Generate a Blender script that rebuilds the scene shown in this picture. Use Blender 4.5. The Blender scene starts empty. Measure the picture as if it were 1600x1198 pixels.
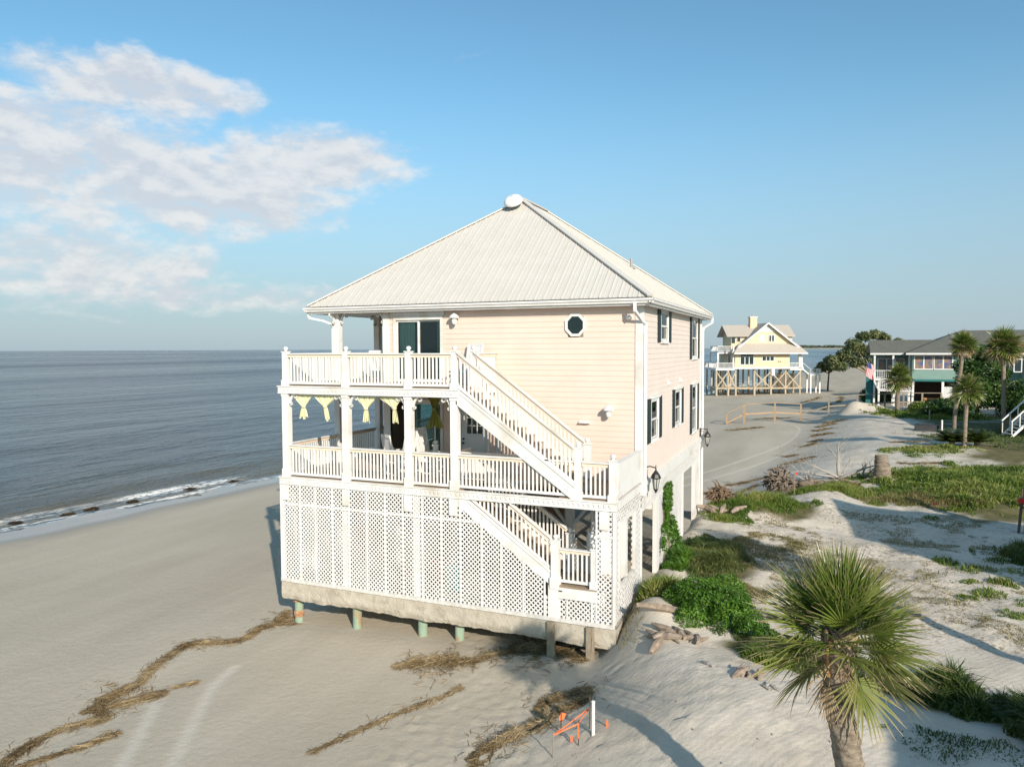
import bpy, math, random
import numpy as np
from mathutils import Vector, Matrix, Euler

# ------------------------------------------------------------------ camera, sky, sun, exposure
sc = bpy.context.scene
col = sc.collection
R = math.radians
random.seed(7)
rng = np.random.default_rng(11)

cam_d = bpy.data.cameras.new('camera')
cam = bpy.data.objects.new('camera', cam_d); col.objects.link(cam)
cam_d.sensor_width = 36.0
cam_d.lens = 25.687
cam_d.clip_start = 0.1
cam_d.clip_end = 60000
_r = Vector((0.9228005, 0.3852626, -0.0034617)); _u = Vector((-0.0151090, 0.0451650, 0.9988653)); _f = Vector((-0.3849817, 0.9217011, -0.0474992))
M_ = Matrix((_r, _u, -_f)).transposed().to_4x4()
M_.translation = Vector((15.0699, -17.7297, 7.0843))
cam.matrix_world = M_
sc.camera = cam

SUN_EL, SUN_AZ = 24.0, 43.0          # the sun stands to the right behind the viewer
sdir = Vector((math.sin(R(SUN_AZ))*math.cos(R(SUN_EL)), -math.cos(R(SUN_AZ))*math.cos(R(SUN_EL)), math.sin(R(SUN_EL))))
sun_d = bpy.data.lights.new('sun', 'SUN'); sun_d.energy = 4.1; sun_d.angle = R(0.55); sun_d.color = (1.0, 0.90, 0.78)
sun = bpy.data.objects.new('sun', sun_d); col.objects.link(sun)
sun.rotation_euler = sdir.to_track_quat('Z', 'Y').to_euler()
sun.location = (30, -30, 40)

world = bpy.data.worlds.new('World'); sc.world = world; world.use_nodes = True
def build_world():
    nt = world.node_tree; N = nt.nodes; L = nt.links
    N.clear()
    out = N.new('ShaderNodeOutputWorld'); bg = N.new('ShaderNodeBackground')
    sky = N.new('ShaderNodeTexSky'); sky.sky_type = 'NISHITA'; sky.sun_disc = False
    sky.sun_elevation = R(SUN_EL); sky.sun_rotation = math.atan2(sdir.x, sdir.y)
    sky.altitude = 0; sky.air_density = 1.0; sky.dust_density = 0.6; sky.ozone_density = 2.2
    bg.inputs['Strength'].default_value = 0.15
    def math_(op, a, b=None, c=None, clamp=False):
        n = N.new('ShaderNodeMath'); n.operation = op; n.use_clamp = clamp
        for i, v in enumerate((a, b, c)):
            if v is None: continue
            if isinstance(v, (int, float)): n.inputs[i].default_value = v
            else: L.new(v, n.inputs[i])
        return n.outputs[0]
    tc = N.new('ShaderNodeTexCoord'); sep = N.new('ShaderNodeSeparateXYZ'); L.new(tc.outputs['Generated'], sep.inputs[0])
    az = math_('ARCTAN2', math_('MULTIPLY', sep.outputs[0], -1), sep.outputs[1])   # to the west of north, radians
    el = math_('ARCSINE', sep.outputs[2])
    def comb(x, y, z):
        n = N.new('ShaderNodeCombineXYZ')
        for i, v in enumerate((x, y, z)):
            if isinstance(v, (int, float)): n.inputs[i].default_value = v
            else: L.new(v, n.inputs[i])
        return n.outputs[0]
    def noise(vec, scale, det, rough, dist=0.0):
        n = N.new('ShaderNodeTexNoise'); n.inputs['Scale'].default_value = scale; n.inputs['Detail'].default_value = det
        n.inputs['Roughness'].default_value = rough; n.inputs['Distortion'].default_value = dist
        L.new(vec, n.inputs['Vector']); return n.outputs[0]
    def blob(a0, e0, ra, re):
        da = math_('DIVIDE', math_('SUBTRACT', az, a0), ra); de = math_('DIVIDE', math_('SUBTRACT', el, e0), re)
        d = math_('ADD', math_('MULTIPLY', da, da), math_('MULTIPLY', de, de))
        return math_('SUBTRACT', 1.0, d)
    # banks of cloud over the sea: azimuth, elevation, half widths (radians)
    banks = BANKS
    m = None
    for b in banks:
        v = math_('MULTIPLY', math_('MAXIMUM', blob(*b[:4]), -1.6), b[4])
        m = v if m is None else math_('SMOOTH_MAX', m, v, 0.25)
    def dens(off):
        e2 = math_('ADD', el, off)
        vec = comb(math_('MULTIPLY', az, 1.0), math_('MULTIPLY', e2, 2.0), 3.7)
        n1 = noise(vec, 5.0, 9, 0.55, 0.25)
        vec2 = comb(math_('MULTIPLY', az, 1.0), math_('MULTIPLY', e2, 2.0), 9.1)
        n2 = noise(vec2, 19.0, 8, 0.6, 0.15)
        return math_('ADD', math_('MULTIPLY', math_('SUBTRACT', n1, 0.5), 3.6), math_('MULTIPLY', math_('SUBTRACT', n2, 0.5), 2.2))
    d0 = math_('ADD', m, dens(0.0))
    alpha = N.new('ShaderNodeMapRange'); alpha.interpolation_type = 'SMOOTHSTEP'
    L.new(d0, alpha.inputs[0]); alpha.inputs[1].default_value = 0.0; alpha.inputs[2].default_value = 1.1
    alpha.inputs[3].default_value = 0; alpha.inputs[4].default_value = 0.88
    # thin wisps high up
    wv = comb(math_('MULTIPLY', az, 1.4), math_('MULTIPLY', el, 3.4), 1.2)
    wn = noise(wv, 9.0, 8, 0.62, 0.6)
    wisp = N.new('ShaderNodeMapRange'); wisp.interpolation_type = 'SMOOTHSTEP'
    L.new(wn, wisp.inputs[0]); wisp.inputs[1].default_value = 0.68; wisp.inputs[2].default_value = 0.84; wisp.inputs[3].default_value = 0; wisp.inputs[4].default_value = 0.16
    a_all = math_('MAXIMUM', alpha.outputs[0], wisp.outputs[0])
    # the lit side of each puff: denser towards the sun side (above) means shade
    d1 = dens(0.018)
    lit = N.new('ShaderNodeMapRange'); lit.interpolation_type = 'SMOOTHSTEP'
    L.new(math_('SUBTRACT', dens(0.0), d1), lit.inputs[0]); lit.inputs[1].default_value = -0.35; lit.inputs[2].default_value = 0.5
    thick = N.new('ShaderNodeMapRange'); L.new(d0, thick.inputs[0]); thick.inputs[1].default_value = 0.3; thick.inputs[2].default_value = 1.9
    litn = math_('ADD', math_('MULTIPLY', lit.outputs[0], 0.6), math_('MULTIPLY', math_('SUBTRACT', 1.0, thick.outputs[0]), 0.4))
    cc = N.new('ShaderNodeMix'); cc.data_type = 'RGBA'; L.new(litn, cc.inputs[0])
    cc.inputs[6].default_value = CLOUD_DARK; cc.inputs[7].default_value = CLOUD_LIGHT
    # low veil of moist air along the horizon
    veil = N.new('ShaderNodeMapRange'); veil.interpolation_type = 'SMOOTHSTEP'
    L.new(el, veil.inputs[0]); veil.inputs[1].default_value = 0.36; veil.inputs[2].default_value = 0.0; veil.inputs[3].default_value = 0; veil.inputs[4].default_value = 0.85
    hv = N.new('ShaderNodeMix'); hv.data_type = 'RGBA'; L.new(veil.outputs[0], hv.inputs[0])
    tint = N.new('ShaderNodeMix'); tint.data_type = 'RGBA'; tint.blend_type = 'MULTIPLY'; tint.inputs[0].default_value = 1.0
    L.new(sky.outputs[0], tint.inputs[6]); tint.inputs[7].default_value = SKY_TINT
    L.new(tint.outputs[2], hv.inputs[6]); hv.inputs[7].default_value = VEIL
    mx = N.new('ShaderNodeMix'); mx.data_type = 'RGBA'
    L.new(a_all, mx.inputs[0]); L.new(hv.outputs[2], mx.inputs[6]); L.new(cc.outputs[2], mx.inputs[7])
    L.new(mx.outputs[2], bg.inputs['Color']); L.new(bg.outputs[0], out.inputs[0])
BANKS = [(0.89, 0.20, 0.27, 0.085, 1.15), (0.865, 0.305, 0.15, 0.040, 0.9), (0.66, 0.245, 0.14, 0.045, 1.0), (0.98, 0.25, 0.12, 0.05, 1.0),
         (0.97, 0.10, 0.24, 0.065, 1.1), (0.80, 0.066, 0.28, 0.024, 0.8), (1.5, 0.22, 0.40, 0.13, 0.9), (2.5, 0.25, 0.5, 0.12, 0.7)]
CLOUD_DARK = (2.85, 3.1, 3.5, 1); CLOUD_LIGHT = (4.6, 4.5, 4.35, 1); SKY_TINT = (0.62, 0.85, 0.82, 1); VEIL = (2.0, 2.42, 2.95, 1)
build_world()

sc.view_settings.view_transform = 'Standard'
sc.view_settings.look = 'None'
sc.view_settings.gamma = 1.0
sc.view_settings.exposure = 0.40
sc.view_settings.use_curve_mapping = False
sc.cycles.max_bounces = 6; sc.cycles.diffuse_bounces = 3; sc.cycles.glossy_bounces = 3; sc.cycles.transparent_max_bounces = 8
sc.cycles.transmission_bounces = 2; sc.cycles.volume_bounces = 0

# ------------------------------------------------------------------ materials
MATS = {}
def mat(name, c, rough=0.7, c2=None, scale=6.0, bump=0.0, bscale=30.0, spec=0.3, metal=0.0, detail=6, trans=0.0, coord='Object', stretch=None, c3=None, s3=1.5):
    if name in MATS: return MATS[name]
    m = bpy.data.materials.new(name); m.use_nodes = True; nt = m.node_tree; N = nt.nodes; L = nt.links
    b = N['Principled BSDF']; b.inputs['Roughness'].default_value = rough; b.inputs['Metallic'].default_value = metal
    b.inputs['Specular IOR Level'].default_value = spec
    b.inputs['Base Color'].default_value = (*c, 1)
    tc = N.new('ShaderNodeTexCoord'); vec = tc.outputs[coord]
    if stretch:
        mp = N.new('ShaderNodeMapping'); mp.inputs['Scale'].default_value = stretch; L.new(vec, mp.inputs[0]); vec = mp.outputs[0]
    last = None
    if c2:
        n = N.new('ShaderNodeTexNoise'); n.inputs['Scale'].default_value = scale; n.inputs['Detail'].default_value = detail; n.inputs['Roughness'].default_value = 0.6
        L.new(vec, n.inputs['Vector'])
        r = N.new('ShaderNodeValToRGB'); r.color_ramp.elements[0].position = 0.35; r.color_ramp.elements[1].position = 0.68
        r.color_ramp.elements[0].color = (*c, 1); r.color_ramp.elements[1].color = (*c2, 1)
        L.new(n.outputs[0], r.inputs[0]); last = r.outputs[0]
        if c3:
            n3 = N.new('ShaderNodeTexNoise'); n3.inputs['Scale'].default_value = s3; n3.inputs['Detail'].default_value = 7; L.new(vec, n3.inputs['Vector'])
            r3 = N.new('ShaderNodeValToRGB'); r3.color_ramp.elements[0].position = 0.52; r3.color_ramp.elements[1].position = 0.70
            r3.color_ramp.elements[0].color = (0, 0, 0, 1); r3.color_ramp.elements[1].color = (1, 1, 1, 1)
            L.new(n3.outputs[0], r3.inputs[0])
            mx = N.new('ShaderNodeMix'); mx.data_type = 'RGBA'; L.new(r3.outputs[0], mx.inputs[0]); L.new(last, mx.inputs[6]); mx.inputs[7].default_value = (*c3, 1); last = mx.outputs[2]
        L.new(last, b.inputs['Base Color'])
    if bump:
        n2 = N.new('ShaderNodeTexNoise'); n2.inputs['Scale'].default_value = bscale; n2.inputs['Detail'].default_value = 5
        L.new(vec, n2.inputs['Vector'])
        bp = N.new('ShaderNodeBump'); bp.inputs['Strength'].default_value = bump; bp.inputs['Distance'].default_value = 0.02
        L.new(n2.outputs[0], bp.inputs['Height']); L.new(bp.outputs[0], b.inputs['Normal'])
    MATS[name] = m
    return m

def leaf_mat(name, ca, cb, cc, transl=0.25, rough=0.5, spec=0.35):
    """colour from the 'tint' attribute: 0 = ca, .5 = cb, 1 = cc"""
    if name in MATS: return MATS[name]
    m = bpy.data.materials.new(name); m.use_nodes = True; nt = m.node_tree; N = nt.nodes; L = nt.links
    b = N['Principled BSDF']; b.inputs['Roughness'].default_value = rough; b.inputs['Specular IOR Level'].default_value = spec
    a = N.new('ShaderNodeAttribute'); a.attribute_name = 'tint'
    r = N.new('ShaderNodeValToRGB'); e = r.color_ramp.elements
    e[0].position = 0.0; e[0].color = (*ca, 1); e[1].position = 1.0; e[1].color = (*cc, 1)
    k = e.new(0.5); k.color = (*cb, 1)
    L.new(a.outputs['Fac'], r.inputs[0]); L.new(r.outputs[0], b.inputs['Base Color'])
    t = N.new('ShaderNodeBsdfTranslucent'); L.new(r.outputs[0], t.inputs[0])
    mx = N.new('ShaderNodeMixShader'); mx.inputs[0].default_value = transl
    L.new(b.outputs[0], mx.inputs[1]); L.new(t.outputs[0], mx.inputs[2])
    L.new(mx.outputs[0], N['Material Output'].inputs[0])
    MATS[name] = m
    return m

white = mat('white_paint', (0.78, 0.765, 0.735), 0.5, (0.73, 0.71, 0.67), 3.0, 0.05, 60, c3=(0.60, 0.56, 0.49), s3=1.1)
lattice_white = mat('lattice_white', (0.78, 0.765, 0.74), 0.5, (0.69, 0.67, 0.64), 2.0)
rail_tan = mat('rail_tan', (0.80, 0.655, 0.51), 0.6, (0.75, 0.60, 0.46), 5.0)
peach = mat('peach_siding', (0.755, 0.605, 0.51), 0.65, (0.725, 0.575, 0.48), 1.6, 0.06, 90)
peach_right = mat('right_light_siding', (0.76, 0.65, 0.57), 0.65, (0.72, 0.61, 0.535), 1.6, 0.06, 90)  # peach boards again, the right wall's pinker light put into the colour
roofm = mat('roof_metal', (0.61, 0.575, 0.52), 0.45, (0.575, 0.54, 0.485), 1.3, 0.03, 40, spec=0.4)
gutter_m = mat('gutter_white', (0.78, 0.77, 0.75), 0.4, (0.70, 0.68, 0.64), 4)
deckw = mat('deck_boards', (0.30, 0.22, 0.15), 0.7, (0.38, 0.29, 0.20), 4, 0.2, 60, stretch=(0.4, 4, 1))
concrete = mat('concrete', (0.44, 0.39, 0.31), 0.9, (0.54, 0.49, 0.40), 2.2, 0.9, 14, c3=(0.37, 0.32, 0.25), s3=3.0)
joist = mat('joist_wood', (0.13, 0.10, 0.07), 0.8, (0.19, 0.15, 0.11), 5)
pile_m = mat('treated_pile', (0.24, 0.34, 0.25), 0.8, (0.34, 0.42, 0.32), 5, 0.3, 30, c3=(0.36, 0.20, 0.08), s3=2.5)
greywood = mat('weathered_post', (0.36, 0.30, 0.22), 0.85, (0.24, 0.19, 0.13), 8, 0.5, 40, stretch=(4, 4, 0.6))
shutter = mat('shutter_black', (0.018, 0.028, 0.03), 0.5, (0.03, 0.04, 0.04), 8)
lantern_m = mat('lantern_black', (0.02, 0.018, 0.016), 0.4, spec=0.5)
cloth = mat('yellow_cloth', (0.72, 0.70, 0.46), 0.8, (0.66, 0.64, 0.38), 14, 0.2, 60)
olive = mat('olive_cloth', (0.30, 0.28, 0.06), 0.8, (0.24, 0.22, 0.05), 14, 0.2, 60)
curtain_m = mat('pale_curtain', (0.80, 0.80, 0.72), 0.9, (0.72, 0.72, 0.64), 4)
door_grey = mat('door_grey', (0.62, 0.64, 0.62), 0.5)
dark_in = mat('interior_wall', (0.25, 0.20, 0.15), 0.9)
rust = mat('rust', (0.33, 0.13, 0.04), 0.9, (0.5, 0.35, 0.25), 8, 0.6, 30)
teal_pl = mat('teal_plastic', (0.02, 0.42, 0.40), 0.4)
red_pl = mat('red_plastic', (0.5, 0.03, 0.02), 0.4)
orange_tape = mat('orange_tape', (0.85, 0.20, 0.07), 0.5)
darkstake = mat('dark_stake', (0.10, 0.08, 0.06), 0.8)
brass = mat('knob_dark', (0.05, 0.03, 0.02), 0.4, metal=0.6)

def glass(name, tint, op):
    m = bpy.data.materials.new(name); m.use_nodes = True; nt = m.node_tree; N = nt.nodes; L = nt.links
    N.remove(N['Principled BSDF'])
    t = N.new('ShaderNodeBsdfTransparent'); t.inputs[0].default_value = (*tint, 1)
    d = N.new('ShaderNodeBsdfDiffuse'); d.inputs[0].default_value = (0.05, 0.085, 0.09, 1)
    g = N.new('ShaderNodeBsdfGlossy'); g.inputs['Roughness'].default_value = 0.02
    fr = N.new('ShaderNodeFresnel'); fr.inputs[0].default_value = 1.5
    tc = N.new('ShaderNodeTexCoord'); n = N.new('ShaderNodeTexNoise'); n.inputs['Scale'].default_value = 1.3; L.new(tc.outputs['Object'], n.inputs[0])
    bp = N.new('ShaderNodeBump'); bp.inputs['Strength'].default_value = 0.05; L.new(n.outputs[0], bp.inputs['Height']); L.new(bp.outputs[0], g.inputs['Normal'])
    m1 = N.new('ShaderNodeMixShader'); m1.inputs[0].default_value = op; L.new(t.outputs[0], m1.inputs[1]); L.new(d.outputs[0], m1.inputs[2])
    m2 = N.new('ShaderNodeMixShader'); L.new(fr.outputs[0], m2.inputs[0]); L.new(m1.outputs[0], m2.inputs[1]); L.new(g.outputs[0], m2.inputs[2])
    L.new(m2.outputs[0], N['Material Output'].inputs[0]); MATS[name] = m
    return m
pane_m = glass('window_glass', (0.78, 0.92, 0.89), 0.10)
pane_far = mat('far_glass', (0.03, 0.05, 0.055), 0.08, spec=0.9)

# ------------------------------------------------------------------ mesh helpers
def link(o, parent=None):
    col.objects.link(o)
    if parent is not None: o.parent = parent
    return o
def tag(o, label=None, cat=None, group=None, kind=None):
    if label: o['label'] = label
    if cat: o['category'] = cat
    if group: o['group'] = group
    if kind: o['kind'] = kind
    return o
def empty(name, loc=(0, 0, 0), rz=0.0):
    o = bpy.data.objects.new(name, None); col.objects.link(o); o.location = loc; o.rotation_euler = (0, 0, rz); o.empty_display_size = 0.3
    return o
def copy_tree(o, parent=None, loc=None, rz=None):
    kids = [c for c in ALLKIDS(o)]
    c = o.copy(); col.objects.link(c); c.parent = parent
    for k in kids: copy_tree(k, c)
    if loc is not None: c.location = loc
    if rz is not None: c.rotation_euler = (0, 0, rz)
    return c
def ALLKIDS(o): return [c for c in bpy.data.objects if c.parent == o]

class MB:
    def __init__(s): s.v = []; s.f = []; s.mi = []; s.cur = 0
    def add(s, vs, fs):
        n = len(s.v); s.v += [tuple(v) for v in vs]
        for f in fs: s.f.append(tuple(n+i for i in f)); s.mi.append(s.cur)
        return s
    def box(s, x0, y0, z0, x1, y1, z1):
        if x1 < x0: x0, x1 = x1, x0
        if y1 < y0: y0, y1 = y1, y0
        if z1 < z0: z0, z1 = z1, z0
        return s.add([(x0,y0,z0),(x1,y0,z0),(x1,y1,z0),(x0,y1,z0),(x0,y0,z1),(x1,y0,z1),(x1,y1,z1),(x0,y1,z1)],
                     [(0,3,2,1),(4,5,6,7),(0,1,5,4),(1,2,6,5),(2,3,7,6),(3,0,4,7)])
    def prism(s, poly, d):
        """poly: list of 3D points (planar), extruded by the vector d"""
        n = len(poly); d = Vector(d); a = [Vector(p) for p in poly]
        vs = a + [p + d for p in a]
        fs = [tuple(range(n))[::-1], tuple(range(n, 2*n))] + [(i, (i+1) % n, n+(i+1) % n, n+i) for i in range(n)]
        return s.add(vs, fs)
    def bar(s, p0, p1, w, h, up=(0, 0, 1)):
        p0 = Vector(p0); p1 = Vector(p1); d = (p1-p0).normalized(); up = Vector(up)
        if abs(d.dot(up)) > 0.98: up = Vector((0, 1, 0))
        sx = d.cross(up).normalized(); sz = sx.cross(d).normalized()
        a = [p0 + sx*(i*w/2) + sz*(j*h/2) for i, j in ((-1,-1),(1,-1),(1,1),(-1,1))]
        return s.prism(a, p1-p0)
    def tube(s, pts, rad, n=8, cap=True, flat=1.0):
        pts = [Vector(p) for p in pts]; m = len(pts)
        if not hasattr(rad, '__len__'): rad = [rad]*m
        base = len(s.v); ref = None; vs = []; fs = []
        for i, p in enumerate(pts):
            t = (pts[min(i+1, m-1)] - pts[max(i-1, 0)]).normalized()
            if ref is None: ref = Vector((1, 0, 0)) if abs(t.x) < 0.9 else Vector((0, 1, 0))
            a = t.cross(ref).normalized(); b = t.cross(a).normalized(); ref = b.cross(t) if False else ref
            for k in range(n):
                q = 2*math.pi*k/n
                vs.append(p + a*math.cos(q)*rad[i] + b*math.sin(q)*rad[i]*flat)
        for i in range(m-1):
            for k in range(n):
                fs.append((i*n+k, i*n+(k+1) % n, (i+1)*n+(k+1) % n, (i+1)*n+k))
        if cap: fs.append(tuple(range(n))[::-1]); fs.append(tuple((m-1)*n+k for k in range(n)))
        return s.add(vs, fs)
    def lathe(s, c, prof, n=10):
        c = Vector(c)
        return s.tube_z(c, prof, n)
    def tube_z(s, c, prof, n):
        vs = []; fs = []
        for r, z in prof:
            for k in range(n):
                q = 2*math.pi*k/n; vs.append((c.x+r*math.cos(q), c.y+r*math.sin(q), c.z+z))
        m = len(prof)
        for i in range(m-1):
            for k in range(n): fs.append((i*n+k, i*n+(k+1) % n, (i+1)*n+(k+1) % n, (i+1)*n+k))
        fs.append(tuple(range(n))[::-1]); fs.append(tuple((m-1)*n+k for k in range(n)))
        return s.add(vs, fs)
    def mesh(s, name, m, smooth=False):
        me = bpy.data.meshes.new(name); me.from_pydata(s.v, [], s.f)
        if not isinstance(m, (list, tuple)): m = [m]
        for q in m: me.materials.append(q)
        if len(m) > 1: me.polygons.foreach_set('material_index', s.mi)
        if smooth: me.polygons.foreach_set('use_smooth', [True]*len(me.polygons))
        me.update(); return me
    def build(s, name, m, parent=None, kind=None, label=None, smooth=False):
        o = bpy.data.objects.new(name, s.mesh(name, m, smooth)); link(o, parent)
        if kind: o['kind'] = kind
        if label: o['label'] = label
        return o
def B(*a): return MB().box(*a)

def fastmesh(name, V, Fc, m, parent=None, tint=None, smooth=False, kind=None):
    V = np.asarray(V, np.float32).reshape(-1, 3); Fc = np.asarray(Fc, np.int32)
    me = bpy.data.meshes.new(name); me.vertices.add(len(V)); me.vertices.foreach_set('co', V.ravel())
    k = Fc.shape[1]; me.loops.add(Fc.size); me.loops.foreach_set('vertex_index', Fc.ravel())
    me.polygons.add(len(Fc)); me.polygons.foreach_set('loop_start', np.arange(0, Fc.size, k, dtype=np.int32)); me.polygons.foreach_set('loop_total', np.full(len(Fc), k, np.int32))
    if smooth: me.polygons.foreach_set('use_smooth', np.ones(len(Fc), bool))
    for q in (m if isinstance(m, (list, tuple)) else [m]): me.materials.append(q)
    if tint is not None:
        for an, av in (tint.items() if isinstance(tint, dict) else {'tint': tint}.items()):
            at = me.attributes.new(an, 'FLOAT', 'POINT'); at.data.foreach_set('value', np.asarray(av, np.float32).ravel())
    me.update(calc_edges=True); me.validate()
    o = bpy.data.objects.new(name, me); link(o, parent)
    if kind: o['kind'] = kind
    return o

# ------------------------------------------------------------------ the lie of the land
_T = np.random.default_rng(5).random((256, 256))
def vnoise(x, y):
    x = np.asarray(x, float); y = np.asarray(y, float)
    xi = np.floor(x).astype(int); yi = np.floor(y).astype(int); fx = x-xi; fy = y-yi
    fx = fx*fx*(3-2*fx); fy = fy*fy*(3-2*fy)
    a = _T[xi & 255, yi & 255]; b = _T[(xi+1) & 255, yi & 255]; c = _T[xi & 255, (yi+1) & 255]; d = _T[(xi+1) & 255, (yi+1) & 255]
    return (a*(1-fx)+b*fx)*(1-fy) + (c*(1-fx)+d*fx)*fy - 0.5
def fbm(x, y, o=4):
    s = 0; a = 1.0
    for i in range(o):
        s = s + a*vnoise(x*2**i+17*i, y*2**i+31*i); a *= 0.5
    return s
def ss(x, a, b):
    t = np.clip((x-a)/(b-a), 0, 1); return t*t*(3-2*t)
SEA = -1.95
YS = [-40, -12, -5, -2, 0, 2, 14, 20, 40, 70, 120, 400, 4000]
X0 = [3, 8, 8.8, 9.4, 9.9, 9.6, 9.0, 9.5, 12, 14, 16, 60, 600]
X1 = [12, 17, 15, 12.6, 11.7, 10.8, 11.0, 14, 19, 21, 30, 90, 900]
MOUNDS = [(14.3, -2.6, 2.6, 1.6, 0.35), (12.4, 14.6, 1.6, 2.2, 0.45), (15.4, 17.6, 1.3, 2.4, 0.5), (18.6, 70.5, 1.2, 1.6, 1.0), (20.3, 71.5, 2.0, 1.6, 0.8), (16.6, 67.5, 1.2, 1.5, 0.5),
          (13.0, -4.2, 3.0, 0.9, 0.15), (11.1, 0.5, 0.9, 1.1, 0.4), (12.4, 1.0, 1.6, 1.6, 0.3), (21, 22, 4, 5, 0.45), (17.5, 12.5, 3, 1.2, -0.25), (26, 40, 5, 6, 0.3), (16.5, -2.0, 2.5, 1.2, -0.2), (23.5, 37, 4, 3, .3)]
def ground(x, y, fine=True):
    x = np.asarray(x, float); y = np.asarray(y, float)
    xs = -23.5 + 0.13*y; xs = np.where(y > 500, 41.5 + 0.3*(y-500), xs)
    d = x - xs
    low_b = SEA + 0.55*ss(d, 0, 26) + np.minimum(d, 0)*0.06
    low_b = np.maximum(low_b, -9)
    low = low_b + 0.48*np.clip(x/9.8, 0, 1)*np.clip((120-y)/60, 0, 1)*(d > 0)
    x0 = np.interp(y, YS, X0); x1 = np.interp(y, YS, X1)
    hi = 0.12 + 0.10*fbm(x*0.25, y*0.2, 3)
    t = ss(x, x0, x1)
    z = low*(1-t) + hi*t
    for mx, my, sx, sy, a in MOUNDS:
        z = z + a*np.exp(-((x-mx)/sx)**2-((y-my)/sy)**2)
    if fine:
        near = np.exp(-np.maximum(y-10, 0)/60.0)
        z = z + (0.035*fbm(x*0.8, y*0.8, 4)*(0.25+0.75*t) + 0.012*fbm(x*2.5, y*2.5, 3)*(0.3+t))*near*(d > -2)
        z = z + near*t*(0.05*np.abs(fbm(x*0.5+9, y*0.5, 3)) + ss(y, 0.5, 3)*(0.10*fbm(x*1.1+3, y*1.1, 4) + 0.05*np.abs(fbm(x*3.1, y*3.1+5, 3))))
    return z
def gz(x, y): return float(ground(x, y))

# ------------------------------------------------------------------ ground colour masks (world positions of sand, lawn, damp sand)
LAWN = [(30, 46, 7.5, 9), (33, 56, 10, 9), (24, 24, 5.5, 7), (21.5, 19.5, 3, 3.5), (45, 60, 18, 20), (40, 30, 12, 16), (28.5, 37, 5, 6), (27, 66, 5, 5),
        (13.0, 14.8, 2.0, 1.6), (12.2, 6.5, 1.2, 2.0), (17.0, 19.5, 1.6, 1.4), (11.6, 2.2, 1.0, 1.0), (14.6, -0.6, 1.6, .5), (18.6, -1.3, 2.0, .7), (17.2, -1.0, 1.4, .5)]
def lawn_mask(x, y):
    m = np.zeros_like(x)
    for cx, cy, rx, ry in LAWN:
        d = np.sqrt(((x-cx)/rx)**2 + ((y-cy)/ry)**2)
        m = np.maximum(m, 1-ss(d + 0.5*fbm(x*0.9, y*0.9, 3), 0.75, 1.15))
    return np.clip(m, 0, 1)
def seg_dist(x, y, pts):
    best = np.full_like(x, 1e9)
    for (ax, ay), (bx, by) in zip(pts[:-1], pts[1:]):
        dx, dy = bx-ax, by-ay; t = np.clip(((x-ax)*dx+(y-ay)*dy)/(dx*dx+dy*dy), 0, 1)
        best = np.minimum(best, np.hypot(x-ax-t*dx, y-ay-t*dy))
    return best
def spline(pts, n=10):
    out = []
    P = [pts[0]] + list(pts) + [pts[-1]]
    for i in range(1, len(P)-2):
        for k in range(n):
            t = k/n; p0, p1, p2, p3 = [np.array(P[j], float) for j in (i-1, i, i+1, i+2)]
            out.append(tuple(0.5*((2*p1)+(-p0+p2)*t+(2*p0-5*p1+4*p2-p3)*t*t+(-p0+3*p1-3*p2+p3)*t**3)))
    out.append(tuple(pts[-1])); return out
TRACKS = [spline([(0.9, -3.0), (1.3, -4.2), (2.4, -5.9), (3.5, -7.6), (4.5, -9.5)], 5), spline([(0.4, -5.0), (1.6, -6.6), (2.8, -8.4), (3.4, -9.5)], 4),
          spline([(4.0, 22.0), (8.3, 30.2), (10.9, 38.8), (12.9, 48), (13.6, 57), (13.0, 63), (10.0, 66)], 6),
          spline([(5.2, 20.5), (9.4, 28.6), (12.2, 37.5), (14.4, 47), (15.2, 57), (14.6, 64.5), (11, 69)], 6)]

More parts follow.
